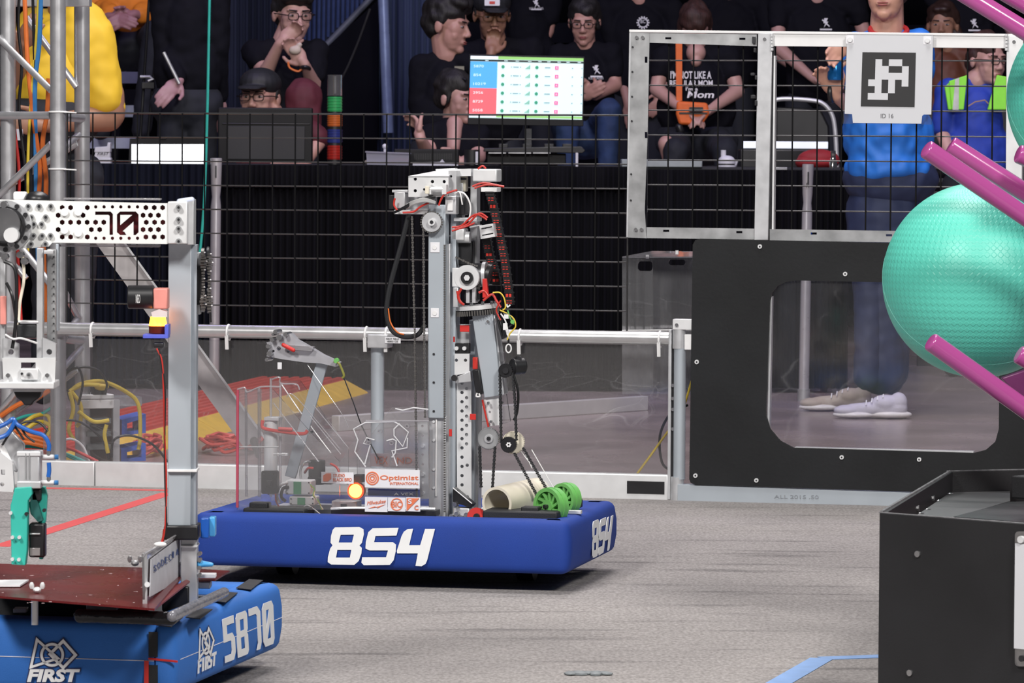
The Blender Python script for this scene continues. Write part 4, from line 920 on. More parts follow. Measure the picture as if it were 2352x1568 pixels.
# ================================================ ROBOT with bumper 5870
K = V((-.621, 8.0, 0)); SU = V((.2, .98, 0)).normalized(); FU = V((-SU.y, SU.x, 0))
S5 = Pl((K.x, K.y), (SU.x, SU.y)); F5 = Pl((K.x, K.y), (-FU.x, -FU.y))
r5 = T('competition_robot', 'robot with perforated white beam marked 70 and sky blue bumpers numbered 5870', 'robot', K + FU * .4 + SU * .4, 'competition robots')
NAVY = mat('navy_outline', (.012, .02, .10), .6)
k1 = K + FU * .82; k2 = K + SU * .80; k3 = k1 + SU * .80
g = .036
bf5 = bumper([(k1.x, k1.y), ((K + FU * g).x, (K + FU * g).y)], .035, .170, .09, False).go('bumper', BUMP2, r5)
fc = K + FU * (g - .003)
bs5 = bumper([(fc.x, fc.y), (K.x, K.y), (k2.x, k2.y), ((k2 + FU * .3).x, (k2 + FU * .3).y)], .035, .170, .09, False, rr=.028).go('bumper', BUMP2, r5)
# seam lines, velcro and ties
zs = F5(200, 1512).z
B().tube([k1 + V((0, 0, zs)) - SU * .0045, K + FU * g + V((0, 0, zs)) - SU * .0045], .0007, 6).go('seam', PAPER, bf5)
B().tube([K + SU * .03 + V((.0045, 0, zs)), k2 - SU * .02 + V((.0045, 0, zs))], .0007, 6).go('seam', PAPER, bs5)
for y0, y1 in ((1451, 1508), (1527, 1610)): B().rect(F5, 341, y0, 362, y1, -.0055, .002).go('velcro_strip', BLKM, bf5)
B().rect(F5, 331, 1517, 341, 1610, -.006, .002).go('red_strap', RED, bf5); B().tube([F5(341, 1512, -.006), F5(408, 1519, -.002)], .0022, 6).go('red_strap', RED, bf5)
# emblem and letters
def emblem(pl, qm, off, par):
    f = lambda x, y: qm((x - 200) / 420, (y - 760) / 335)
    def outl(pts, wd, off, m, n):
        P = [V(p) for p in pts]; c = sum(P, V((0, 0))) / len(P)
        B().plate(pl, [f(*(c + (p - c) * (1 + wd))) for p in P], [[f(*(c + (p - c) * (1 - wd))) for p in P]], off, .001).go(n, m, par)
    tri = [(285, 768), (447, 912), (238, 980)]; sq = [(487, 778), (583, 886), (487, 985), (385, 880)]; ci = circ(402, 885, 82, 28)
    for sh_, w_ in ((tri, .17), (ci, .15), (sq, .19)): outl(sh_, w_ * 1.5, off, NAVY, 'emblem_outline')
    for sh_, w_ in ((tri, .15), (ci, .12), (sq, .15)): outl(sh_, w_, off - .001, LETW, 'emblem_outline')
EQ = qmap([(200, 760), (620, 760), (620, 1095), (200, 1095)], 3.36, 0, 1240)
emblem(F5, EQ, -.0055, bf5)
text(F5, 'FIRST', 62, 1566, 184, 1536, LETW, bf5, -.0065, shear=.2, bold=.045)
text(F5, 'FIRST', 59, 1569, 187, 1533, NAVY, bf5, -.0055, shear=.2, bold=.06)
EQ2 = qmap([(1520, 700), (1655, 650), (1680, 965), (1530, 1030)], 3.36, 0, 1240)
emblem(S5, lambda u, v: EQ2(u, v), -.0055, bs5)
def textq(pl, st, q, m, par, off, bold=.03, shear=0, name='lettering'):
    o = text(pl, st, 0, 100, 100, 0, m, None, 0, bold=bold, shear=shear); return o
cu_q = [(1532, 925), (1672, 858), (1665, 965), (1530, 1030)]
qq = qmap(cu_q, 3.36, 0, 1240)
L5 = {'F': [[(0, 0), (1, 0), (1, .2), (.35, .2), (.35, .4), (.9, .4), (.9, .6), (.35, .6), (.35, 1), (0, 1)]], 'I': [[(.2, 0), (.7, 0), (.7, 1), (.2, 1)]],
      'R': [[(0, 0), (.8, 0), (1, .15), (1, .45), (.8, .58), (1, 1), (.65, 1), (.5, .6), (.35, .6), (.35, 1), (0, 1)], [(.35, .2), (.65, .2), (.65, .42), (.35, .42)]],
      'S': [[(.2, 0), (1, 0), (.95, .2), (.35, .2), (.35, .38), (.8, .4), (1, .55), (.95, .85), (.75, 1), (0, 1), (.02, .8), (.6, .8), (.62, .6), (.2, .6), (.02, .45), (.03, .15)]],
      'T': [[(0, 0), (1, 0), (1, .22), (.68, .22), (.68, 1), (.32, 1), (.32, .22), (0, .22)]],
      '5': [[(0, 0), (1, 0), (1, .17), (.34, .17), (.34, .38), (.8, .38), (1, .52), (1, .84), (.8, 1), (0, 1), (.02, .85), (.62, .85), (.68, .78), (.68, .58), (.62, .54), (0, .54)]],
      '8': [[(.12, 0), (.88, 0), (1, .08), (1, .42), (.9, .49), (1, .56), (1, .92), (.88, 1), (0, 1), (0, .56), (.04, .49), (0, .42), (0, .1)], [(.34, .16), (.7, .16), (.7, .42), (.34, .42)], [(.34, .57), (.7, .57), (.7, .84), (.34, .84)]],
      '7': [[(0, 0), (.75, 0), (1, .14), (1, .85), (.85, 1), (.55, 1), (.7, .85), (.7, .22), (.6, .16), (0, .16)]],
      '0': [[(.15, 0), (.85, 0), (1, .12), (1, .88), (.85, 1), (.15, 1), (0, .88), (0, .12)], [(.34, .17), (.62, .17), (.32, .6)], [(.7, .4), (.7, .84), (.36, .84)]]}
def word(pl, st, qm, off, m, par, gap=.12, n='numeral'):
    w_ = 1 / (len(st) + gap * (len(st) - 1))
    for i, ch in enumerate(st):
        f = lambda p: qm(i * w_ * (1 + gap) + p[0] * w_, p[1])
        g_ = L5[ch]; B().plate(pl, [f(p) for p in g_[0]], [[f(p) for p in h] for h in g_[1:]], off, .0012).go(n, m, par)
word(S5, 'FIRST', qq, -.0055, LETW, bs5, n='letter')
word(S5, '5870', qmap([(1717, 612), (2108, 462), (2122, 795), (1740, 948)], 3.36, 0, 1240), -.0055, LETW, bs5, .18)
# chassis
for a, b_ in ((k1 + SU * .1 - FU * .1, K + SU * .1 + FU * .1), (k3 - SU * .1 - FU * .1, k2 - SU * .1 + FU * .1), (K + SU * .1 + FU * .1, k2 - SU * .1 + FU * .1)):
    B().beam(a + V((0, 0, .12)), b_ + V((0, 0, .12)), .03, .06).go('frame_rail', DKM, r5, .002)
for a in (K + SU * .28 + FU * .2, k2 - SU * .17 + FU * .17, k1 + SU * .17 - FU * .17): B().cyl(a - FU * .02 + V((0, 0, .05)), a + FU * .02 + V((0, 0, .05)), .05, 20).go('wheel', BLK, r5)
a = [k1 + SU * .06 - FU * .06, K + SU * .06 + FU * .06, k2 - SU * .06 + FU * .06, k3 - SU * .06 - FU * .06]
B().prism([q + V((0, 0, .045)) for q in a], [q + V((0, 0, .142)) for q in a]).go('base_plate', BLKM, r5)
# velcro flaps over the top edge
for x, y in ((385, 1428), (452, 1410), (510, 1372), (568, 1343)):
    gq = [ground(x - 26, y + 8, .1725), ground(x + 8, y + 12, .1725), ground(x + 36, y - 10, .1725), ground(x + 4, y - 12, .1725)]
    B().prism(gq, [q + V((0, 0, .0015)) for q in gq]).go('velcro_flap', BLKM, r5)
def hz(pts, z, th, n, m, bev=0, **k):
    a = [ground(x, y, z) for x, y in pts]; return B().prism(a, [q - V((0, 0, th)) for q in a]).go(n, m, r5, bev, **k)
TRAY = mat('glossy_maroon_board', (.13, .010, .012), .28, 0, .12, 9, spec=.35)
hz([(-30, 1293), (335, 1303), (430, 1310), (355, 1397), (-30, 1366)], .225, .004, 'tray_board', TRAY); hz([(330, 1388), (356, 1397), (436, 1334), (428, 1330)], .221, .003, 'tray_flap', mat('tray_edge', (.25, .02, .02), .4))
hz([(460, 1306), (528, 1310), (495, 1330), (455, 1332)], .215, .003, 'tray_board', TRAY)
E5 = front(8.3)
for x, y in ((85, 1362), (310, 1300), (170, 1305), (30, 1320)):
    p = ground(x, y, .225)
    if x in (85, 310): b = B().ell(p + V((0, 0, .006)), (.008, .008, .006), None, 10, 6).ell(p + V((-.010, 0, .014)), (.005, .003, .007), None, 8, 5).ell(p + V((.010, 0, .014)), (.005, .003, .007), None, 8, 5); b.go('wing_nut', ALUW, r5)
B().cyl(ground(80, 1372, .22) , ground(80, 1372, .22) - V((0, 0, .05)), .0065, 12).go('standoff', ALU, r5)
q_ = [ground(-30, 1335, .227), ground(56, 1334, .227), ground(66, 1334, .227), ground(46, 1347, .227), ground(-30, 1347, .227)]
B().prism(q_, [q + V((0, 0, .003)) for q in q_]).go('tray_label', PAPER, r5, label='white printed label strip')
rs = random.Random(5)
b = B()
for k in range(26):
    p = ground(rs.uniform(5, 330), rs.uniform(1303, 1388), .2255); b.ell(p, (rs.uniform(.001, .005), rs.uniform(.001, .003), .0006), None, 6, 4)
b.go('tape_fleck', mat('clear_fleck', (.55, .4, .4), .15), r5, kind='stuff')
# wrapped bundles and blocks under the tray
FOIL = mat('black_foil', (.03, .03, .034), .12, .6, .2, 30, bump=1, bscale=38)
B().cap(ground(185, 1414, .19), ground(392, 1420, .19), .013, .013, 14).go('foil_bundle', FOIL, r5); B().cap(ground(395, 1415, .2), ground(515, 1360, .2), .010, .010, 12).go('foil_bundle', mat('clear_wrap', (.25, .25, .28), .15, .2, .2, 30, bump=.9, bscale=60), r5)
P5 = front(8.2)
def q5(x0, y0, x1, y1, o, th, n, m, bev=.001, D=P5, par=None, **k): return B().rect(D, x0, y0, x1, y1, o, th).go(n, m, par or r5, bev, **k)
q5(198, 1386, 268, 1404, .05, .06, 'spacer_block', GALV, .002); q5(372, 1346, 434, 1404, .1, .06, 'battery_block', BLK, .003); q5(455, 1336, 483, 1352, .2, .05, 'grey_block', GALV, .002)
q5(30, 1398, 60, 1407, .0, .04, 'white_fitting', WHITE); q5(455, 1318, 495, 1327, .15, .03, 'white_strap', PAPER); q5(-20, 1375, 340, 1420, .2, .02, 'dark_panel', BLKM)
for x0 in (282, 305): q5(x0, 1376, x0 + 10, 1390, -.02, .02, 'flap_bolt', ALUW)
q5(280, 1383, 335, 1391, -.02, .03, 'flap_hinge', ALUW)
# post and beam
q5(386, 560, 439, 1215, .1, .05, 'post', POST, .0015); q5(439, 562, 451, 1215, .11, .045, 'post_side', mat('post_side', (.38, .42, .47), .45, .3)); q5(415, 1212, 452, 1396, .11, .045, 'lower_post', ALU, .0015)
q5(376, 1207, 455, 1240, .08, .08, 'post_clamp', BLK, .003); q5(384, 1078, 452, 1084, .092, .07, 'zip_tie', WHITE, .001); q5(415, 1252, 453, 1257, .10, .06, 'zip_tie', WHITE, .001)
HO = []
def hex_(x, y, r=6.3): HO.append(circ(x / 3.409, 440 + y / 3.409, r, 6, PI / 6))
for y in (125, 355):
    for k in range(13):
        x = 487 + 65.5 * k
        if 720 < x < 1100: hex_(x, y + (-6 if y < 200 else 10), 4.2)
        elif not (580 < x < 640): hex_(x, y)
for y in (185, 297):
    for x in (455, 650 if y < 200 else 715, 1120, 1178, 1240, 780 if y > 200 else 455): 
        if (x, y) != (455, 185) or x == 455:
            q = circ(x / 3.409, 440 + y / 3.409, 6.3, 6, PI / 6)
            if q not in HO: HO.append(q)
for x in (487, 552, 617, 682, 748, 812, 1145, 1210, 1275): hex_(x, 240)
seen = set(); HO = [h for h in HO if not ((round(h[0][0]), round(h[0][1])) in seen or seen.add((round(h[0][0]), round(h[0][1]))))]
CC = lambda pts: [(x / 3.409, 440 + y / 3.409) for x, y in pts]
HO.append(CC([(745, 155), (865, 155), (884, 175), (884, 338), (857, 338), (857, 190), (848, 182), (745, 182)]))
HO.append(CC([(940, 155), (1062, 155), (1085, 178), (1085, 318), (1062, 340), (1045, 340), (1045, 235), (960, 310), (975, 315), (990, 340), (940, 340), (915, 318), (915, 178)]))
B().plate(P5, [(-40, 457), (127, 461), (385, 467), (385, 560), (120, 557), (112, 566), (70, 570), (-40, 570)], HO, .055, .004).go('perforated_beam', mat('white_aluminium', (.84, .85, .83), .4, .1, .02), r5)
B().poly(P5, CC([(942, 182), (1035, 182), (942, 262)]), .054, .003).go('zero_inlay', _M['white_aluminium'], r5)
q5(-40, 466, 384, 470, .06, .045, 'beam_flange', ALUW); q5(-40, 555, 384, 559, .06, .045, 'beam_flange', ALUW); q5(120, 470, 384, 556, .085, .02, 'maroon_inner', mat('maroon_tube', (.12, .008, .012), .4, 0, .45, 30))
q5(145, 455, 368, 459, .07, .04, 'beam_guard', PCE); q5(135, 562, 366, 567, .07, .04, 'beam_guard', PCE)
B().rect(P5, 385, 463, 430, 560, .05, .06).go('beam_end', ALUW, r5, .002); q5(430, 458, 445, 562, .055, .06, 'end_plate', ALU, .001); B().cap(P5(412, 462, .06), P5(440, 459, .06), .005, .006).go('end_tie', mat('pale_blue_tie', (.6, .65, .8), .4), r5)
for y in (476, 504, 525, 554): B().disc(P5, 410, y, 6.5, .042, .008, 16).go('bolt', GALV, r5); B().disc(P5, 410, y, 3.2, .040, .004, 6).go('bolt_socket', DKM, r5)
for x, y in ((220, 115), (305, 115), (397, 115), (245, 200), (357, 200), (265, 255), (325, 255), (262, 345), (330, 345), (395, 345), (242, 410), (355, 410)):
    B().disc(P5, x / 3.409, 440 + y / 3.409, 6.6, .049, .008, 14).go('bolt', GALV, r5); B().disc(P5, x / 3.409, 440 + y / 3.409, 3.6, .047, .004, 6).go('bolt_socket', DKM, r5)
for x, y, r in ((505, 160, 9), (612, 158, 9), (505, 300, 9), (612, 322, 9)): B().disc(P5, x / 3.409, 440 + y / 3.409, r, .05, .006, 18).go('round_cap', WHITE, r5)
# shoulder gearbox at left
gb = B().disc(P5, 12, 520, 60, .02, .02, 48).go('gear_plate', ALU, r5); B().disc(P5, 12, 520, 46, .008, .014, 40, .86).go('gear_ring', DKM, gb); B().disc(P5, 8, 515, 38, -.01, .03, 32).go('gear_cover', STEEL, gb); B().disc(P5, 25, 540, 17, -.03, .03, 24).go('gear_boss', ALUW, gb)
for k in range(12):
    t = 2 * PI * k / 12; B().disc(P5, 12 + 53 * math.cos(t), 520 + 53 * math.sin(t), 5.5, .012, .01, 12).go('bolt', DKM, gb)
for x, y in ((10, 590), (25, 560), (45, 585), (55, 600), (8, 470)): B().disc(P5, x, y, 8, -.005, .03, 12).go('bolt', STEEL, r5)
B().ell(P5(85, 458, .1), (.025, .03, .016)).go('black_knob', BLK, r5); q5(30, 440, 60, 460, .1, .03, 'fitting', WHITE, .004)
# hanging carriage
for x0, x1, y0, y1, o, m in ((0, 12, 590, 830, .0, ALU), (84, 98, 570, 830, .0, ALU), (108, 128, 572, 830, .03, GALV), (128, 134, 560, 760, .05, POST), (-10, 0, 560, 880, .03, ALUW)):
    q5(x0, y0, x1, y1, o, .03, 'carriage_column', m, .001)
b = B()
for k in range(14): b.disc(P5, 123, 590 + k * 17, 2, .025, .006, 8)
b.go('column_hole', DKM, r5)
q5(100, 575, 122, 583, -.01, .03, 'column_cap', ALU); q5(38, 745, 84, 776, .0, .03, 'velcro_wrap', BLKM, .003); q5(38, 737, 88, 741, -.002, .04, 'wrap_edge', WHITE); q5(0, 680, 14, 745, -.01, .01, 'salmon_label', mat('salmon_plastic', (.75, .28, .24), .5))
for x0, x1 in ((8, 42), (98, 128)):
    B().plate(P5, [(x0, 775), (x1, 790), (x1, 830), (x0, 830)], [circ((x0 + x1) / 2, 808, 7, 8)], -.005, .02).go('end_bracket', ALU, r5)
B().plate(P5, [(5, 822), (128, 822), (126, 878), (8, 878)], [[(48, 832), (82, 832), (82, 850), (48, 850)]], -.01, .006).go('lower_plate', ALUW, r5)
q5(46, 846, 88, 872, -.02, .03, 'valve_block', ALUW, .002); B().disc(P5, 66, 861, 6, -.028, .01, 14, .6).go('valve_port', GALV, r5); B().disc(P5, 50, 858, 3, -.024, .006, 8).go('valve_port', DKM, r5)
q5(-20, 877, 124, 893, -.03, .10, 'base_bar', ALUW, .002)
for x, y in ((18, 862), (108, 862)): B().disc(P5, x, y, 5, -.02, .014, 10).go('bolt', STEEL, r5)
B().poly(P5, [(30, 896), (96, 896), (92, 912), (78, 922), (72, 931), (56, 931), (50, 922), (36, 912)], -.01, .045).go('rubber_funnel', BLK, r5, .003); q5(30, 893, 97, 900, -.014, .05, 'funnel_rim', GALV, .001)
wire(P5, [(10, 600, -.02), (35, 620, -.03), (38, 700, -.03), (34, 760, -.02), (28, 800, -.02)], .0035).go('hose', BLK, r5); wire(P5, [(15, 650, -.02), (28, 680, -.03), (38, 740, -.02)], .003).go('hose', BLK, r5)
wire(P5, [(52, 590, .02), (55, 640, .02), (45, 700, .02), (42, 760, .02)], .003).go('hose', IVO, r5); wire(P5, [(12, 768, -.03), (30, 778, -.03), (50, 777, -.03), (85, 788, -.01)], .002).go('hose', WHITE, r5)
# gripper with pneumatic cylinder
for pts in ([(-10, 950), (55, 1020), (55, 1055), (38, 1085), (-10, 1060)],): B().poly(P5, pts, .0, .02).go('side_plate', ALU, r5, .002)
B().plate(P5, [(-10, 1030), (28, 1060), (32, 1120), (30, 1130), (-10, 1128)], [rpx(2, 1078, 12, 1090, 2), circ(5, 1112, 5, 8)], -.02, .02).go('side_plate', ALUW, r5)
B().beam(P5(0, 1018, -.01), P5(26, 1068, -.01), .006, .01).go('plate_rib', WHITE, r5)
q5(40, 1035, 92, 1122, -.01, .04, 'air_cylinder', ALU, .004)
for x in (58, 66): q5(x, 1040, x + 3, 1100, -.013, .01, 'cylinder_groove', GALV)
q5(38, 1036, 94, 1048, -.012, .044, 'cylinder_head', ALUW, .002); q5(38, 1105, 94, 1122, -.012, .044, 'cylinder_head', ALU, .002)
for y in (1049, 1108): B().cyl(P5(92, y, 0), P5(126, y, 0), .0045, 10).go('fitting', ALUW, r5); B().cyl(P5(124, y, 0), P5(134, y, 0), .0045, 10).go('fitting_end', BLC, r5); B().cyl(P5(112, y - 14, 0), P5(112, y, 0), .004, 8).go('fitting', STEEL, r5)
for pts in ([(-20, 988), (15, 972), (30, 962), (40, 975), (70, 990), (100, 1000), (112, 1020), (112, 1035)], [(-10, 1008), (15, 998), (28, 980), (34, 965)], [(112, 1062), (113, 1080), (111, 1095)]): wire(P5, [(x, y, -.03) for x, y in pts], .0042).go('air_hose', mat('blue_hose', (.02, .13, .5), .3), r5)
b = B()
for pts in ([(5, 1022), (30, 985), (45, 978), (60, 1000), (80, 1015)], [(45, 975), (60, 968), (90, 970), (110, 990)], [(30, 975), (42, 990), (55, 1010)]): wire(P5, [(x, y, -.025) for x, y in pts], .0022, b=b)
b.go('hose', BLK, r5)
TG = mat('teal_gripper', (.04, .48, .39), .42, 0, .03)
B().poly(P5, [(34, 1120), (72, 1118), (74, 1135), (64, 1150), (62, 1262), (58, 1298), (26, 1296), (24, 1160), (27, 1150)], -.02, .03).go('gripper_jaw', TG, r5, .0015)
B().poly(P5, [(78, 1118), (103, 1118), (108, 1140), (104, 1200), (95, 1206), (84, 1195), (70, 1180), (66, 1155), (76, 1140)], .02, .02).go('gripper_jaw', TG, r5, .0015)
B().poly(P5, [(68, 1132), (80, 1130), (88, 1160), (98, 1195), (86, 1198), (72, 1178)], .0, .02).go('jaw_link', mat('dark_teal', (.02, .12, .11), .4), r5)
q5(72, 1124, 94, 1150, -.0, .03, 'jaw_pin', BLK, .002); q5(66, 1202, 103, 1280, .0, .035, 'jaw_pad', BLK, .004); q5(68, 1258, 92, 1276, -.004, .01, 'pad_tape', mat('shiny_tape', (.3, .28, .28), .2, .3), .001)
q5(68, 1224, 92, 1228, -.004, .01, 'pad_edge', GALV); q5(90, 1272, 98, 1284, .02, .02, 'jaw_tip', TG)
for x, y in ((24, 1178), (28, 1234), (44, 1234), (28, 1284), (43, 1285), (60, 1180), (101, 1172)): B().disc(P5, x, y, 4.2, -.028, .01, 12).go('bolt', ALUW if x < 50 else DKM, r5)
# motor, salmon box, amber light
mt = B().cyl(P5(294, 682, .03), P5(354, 682, .03), .0225, 28).go('drive_motor', BLK, r5, .002); text(P5, 'NEO', 312, 696, 322, 676, WHITE, mt, .005)
q5(352, 662, 385, 710, .01, .05, 'gearbox', _M['salmon_plastic'], .003); B().poly(P5, [(347, 717), (365, 710), (384, 716), (384, 728), (350, 728)], .0, .03).go('light_hood', mat('milky_plastic', (.7, .6, .6), .4), r5)
sl5 = B().cyl(P5(363, 765, .03), P5(363, 748, .03), .0175, 24).go('signal_light', mat('dark_amber', (.1, .01, .004), .3), r5); B().cyl(P5(363, 749, .03), P5(363, 727, .03), .0175, 24, .014).go('glowing_lens', mat('amber_glow_strong', (1, .26, .02), .4, emit=9), sl5)
BB = mat('violet_blue_bracket', (.10, .13, .62), .45); q5(328, 768, 386, 777, .0, .05, 'light_bracket', BB); q5(378, 745, 387, 770, .0, .05, 'light_bracket', BB)
q5(352, 787, 376, 798, .01, .03, 'cable_gland', DKM, .002)
for k in range(2): wire(P5, [(360 + 4 * k, 800, .0), (372 - 2 * k, 830, .0), (376 + 3 * k, 900, .0), (378, 1000, .02), (382 - 3 * k, 1100, .03), (380 + 2 * k, 1200, .04), (376, 1240, .04)], .0018).go('signal_wire', (RIBR, BLK)[k], r5)
# chain drive on the right of the post
q5(450, 580, 462, 620, .13, .03, 'drive_bracket', ALU); q5(452, 690, 460, 722, .13, .03, 'drive_bracket', ALU); q5(452, 610, 466, 700, .12, .02, 'drive_plate', BLK)
for y, r in ((598, .024), (690, .022)):
    B().cyl(P5(455, y, .14), P5(484, y, .14), .006, 10).go('drive_shaft', STEEL, r5); B().cyl(P5(463, y, .14), P5(470, y, .14), r, 26).go('sprocket', CHAIN, r5); B().cyl(P5(476, y, .14), P5(481, y, .14), r * 1.1, 26).go('sprocket', DKM, r5)
for x, dy in ((467, 0), (481, 3)):
    b = B(); c_ = B()
    for k in range(21):
        y = 580 + dy + k * 6.6; hw = 3.5 + 5 * math.exp(-((y - 602) / 14) ** 2) + 5 * math.exp(-((y - 692) / 14) ** 2)
        b.beam(P5(x - hw, y, .11), P5(x + hw, y, .11), .007, .004 if k % 2 else .0025)
        if k % 3 == 0: c_.ell(P5(x + hw - 1, y, .105), (.002, .002, .0014), None, 8, 5)
    b.go('chain', CHAIN, r5); c_.go('chain_pin', ALUW, r5)
p_ = [P5(472, 700, .14), P5(488, 700, .14), P5(484, 745, .14)]; B().beam(P5(480, 640, .14), P5(484, 740, .14), .006, .004).go('chain_guide', DKM, r5)
# blue module and fittings on the post
o = q5(461, 1190, 480, 1236, .10, .04, 'blue_module', mat('blue_module', (.01, .09, .42), .3), .002); q5(480, 1188, 494, 1232, .12, .04, 'module_face', mat('light_blue_face', (.08, .38, .75), .3), .002, par=o)
B().cap(P5(460, 1294, .12), P5(486, 1296, .12), .007, .004).go('air_fitting', _M['light_blue_face'], r5)
for y in (1272, 1286, 1304, 1322): B().disc(P5, 458, y, 5, .11, .02, 10).go('bolt', STEEL, r5)
# sign plate with company name
SP = through(ground(330, 1420, .2), ground(432, 1330, .2))
B().plate(SP, [(331, 1272), (435, 1211), (435, 1315), (333, 1396)], [], 0, .004).go('clear_sign', PCX, r5)
B().plate(SP, [(348, 1284), (417, 1232), (415, 1330), (345, 1370)], [], -.004, .002).go('sign_paper', mat('sign_paper', (.62, .62, .66), .5), r5)
for i, ch in enumerate('SODECIA'): text(SP, ch, 353 + i * 8.6, 1312 - i * 6.2, 359 + i * 8.6 if ch != 'I' else 356 + i * 8.6, 1297 - i * 6.2, mat('dark_blue_ink', (.03, .06, .2), .5), r5, -.0055, name='letter')
B().beam(SP(331, 1274, -.002), SP(435, 1213, -.002), .008, .003, (0, -1, 0)).go('sign_edge', PCE, r5); B().beam(SP(333, 1270, 0), SP(333, 1396, 0), .008, .004).go('sign_bracket', ALU, r5)
for x, y in ((338, 1342), (420, 1293)): B().cyl(SP(x, y, -.012), SP(x, y, .01), .005, 10).go('sign_bolt', ALUW, r5)
B().ell(SP(368, 1250, -.01), (.012, .006, .005)).go('zip_knot', WHITE, r5)
wire(P5, [(378, 1215, .05), (376, 1232, .05), (372, 1250, .04), (376, 1270, .04)], .003).go('signal_wire', RIBR, r5)
# ================================================ REEF: black base, magenta branches, balls
rf = T('reef_structure', 'black box base with magenta pipe branches at the right edge', 'game structure', ground(2352, 1640))
RB = mat('black_hdpe_base', (.013, .013, .015), .55, 0, .3, 3, bump=.1, bscale=300)
def gz(x, y, z=.388): return ground(x, y, z)
f0, f1, b0, b1 = gz(2020, 1178), gz(2600, 1222), gz(2175, 1083), gz(2600, 1074)
RPf = through(f0, f1); RPb = through(b0, b1)
def wall(a, c_, th, n, z1=.388, m=RB):
    nn = (c_ - a).normalized().cross(V((0, 0, 1))) * -th; L = [V((a.x, a.y, 0)), V((c_.x, c_.y, 0)), V((c_.x, c_.y, z1)), V((a.x, a.y, z1))]
    return B().prism(L, [q + nn for q in L]).go(n, m, rf, .001)
wall(f0, f1, .010, 'front_panel'); wall(f0 + (b0 - f0).normalized() * .011, b0, -.012, 'side_panel'); wall(b0 + V((.0, .001, 0)), b1, .010, 'back_panel')
EDG = mat('scuffed_edge', (.2, .2, .21), .6, 0, .3, 60)
B().tube([f0 + V((.004, .008, .0005)), b0 + V((.006, 0, .0005))], .0035, 6).go('side_edge', EDG, rf); B().tube([f0 + V((0, .004, .001)), f1 + V((0, .004, .001))], .0012, 6).go('front_edge', EDG, rf); B().tube([b0 + V((0, .004, .001)), b1 + V((0, .004, .001))], .0014, 6).go('back_edge', EDG, rf)
def slabz(pts, th, n, m):
    L = [gz(x, y, z) for x, y, z in pts]; return B().prism(L, [q - V((0, 0, th)) for q in L]).go(n, m, rf)
GRY = mat('grey_liner', (.10, .10, .105), .45, 0, .1, 8, stretch=(1, 6, 1))
slabz([(2105, 1183, .372), (2182, 1131, .345), (2320, 1098, .345), (2320, 1150, .345), (2190, 1188, .372)], .004, 'grey_liner', GRY); slabz([(2190, 1186, .372), (2318, 1152, .345), (2420, 1150, .345), (2420, 1204, .372)], .004, 'dark_liner', mat('dark_liner', (.03, .03, .033), .4))
B().rect(RPf, 2322, 1096, 2430, 1148, .28, .3).go('corner_block', RB, rf, .003); B().rect(RPb, 2172, 1086, 2176, 1133, -.01, .008).go('red_marker', mat('dull_red', (.12, .02, .015), .5), rf)
for x, y in ((2129, 1144), (2094, 1167)): c0 = gz(x, y, .36); B().cyl(c0 - V((.0, 0, 0)), c0 + V((.014, -.004, 0)), .006, 8).go('bolt', STEEL, rf)
for x, y in ((2132, 1169), (2116, 1178), (2158, 1149), (2184, 1133)): B().ell(gz(x, y, .372), (.006, .003, .0015), None, 8, 4).go('rivet', STEEL, rf)
for x, y in ((2106, 1272), (2088, 1545), (2343, 1239)): B().disc(RPf, x, y, 6, -.003, .004, 12).go('rivet', STEEL, rf)
pm = T('label_plate', 'clear edged plate with white face on the front of the black base', 'sign', RPf(2420, 1530, -.01))
B().plate(RPf, rpx(2331, 1220, 2500, 1530, 10), [], -.006, .003).go('clear_backing', clear('board_backing2', haze=.03, scr=0, gl=.2), pm); B().rect(RPf, 2330, 1254, 2500, 1497, -.009, .002).go('white_face', _M['marker_white'], pm)
B().disc(RPf, 2343, 1239, 7, -.012, .006, 12).go('screw', ALUW, pm); B().disc(RPf, 2345, 1512, 6, -.012, .006, 12).go('screw', DKM, pm)
def branch(x0, y0, x1, y1, d0, d1, r=.0195, m=PINK):
    a = front(d0)(x0, y0); c_ = front(d1)(x1, y1); ax = (a - c_).normalized(); pts = [c_]; rs_ = [r]
    for k in range(6): t = k / 5 * PI / 2; pts.append(a - ax * .005 + ax * .005 * math.sin(t)); rs_.append(r - .005 * (1 - math.cos(t)))
    pts.append(a + ax * .0001); rs_.append(.001)
    return B().tube(pts, rs_, 32).go('branch', m, rf)
def br2(x0, y0, x1, y1, d0, d1=9.0):
    k = (2830 - x0) / (x1 - x0); branch(x0, y0, 2830, y0 + (y1 - y0) * k, d0, d1)
br2(2060, -110, 2500, 160, 8.98); br2(2135, -120, 2560, 130, 9.02, 9.06)
br2(2126, 341, 2500, 596, 8.72, 8.90); br2(2182, 332, 2520, 548, 8.93, 8.96)
br2(2136, 783, 2500, 1042, 8.75, 8.92); br2(2337, 352, 2500, 420, 8.82, 8.9); br2(2338, 812, 2520, 920, 8.85, 8.92)
B().poly(front(9.0), [(2300, 868), (2352, 850), (2830, 700), (2830, 1120), (2400, 960), (2352, 925)], 0, .03).go('branch_bracket', mat('dark_magenta', (.12, .02, .09), .35), rf, .003)
B().tube([front(8.98)(2830, -300), V((front(8.98)(2830, 0).x, 8.98, .0))], .03, 24).go('reef_post', PINK, rf)
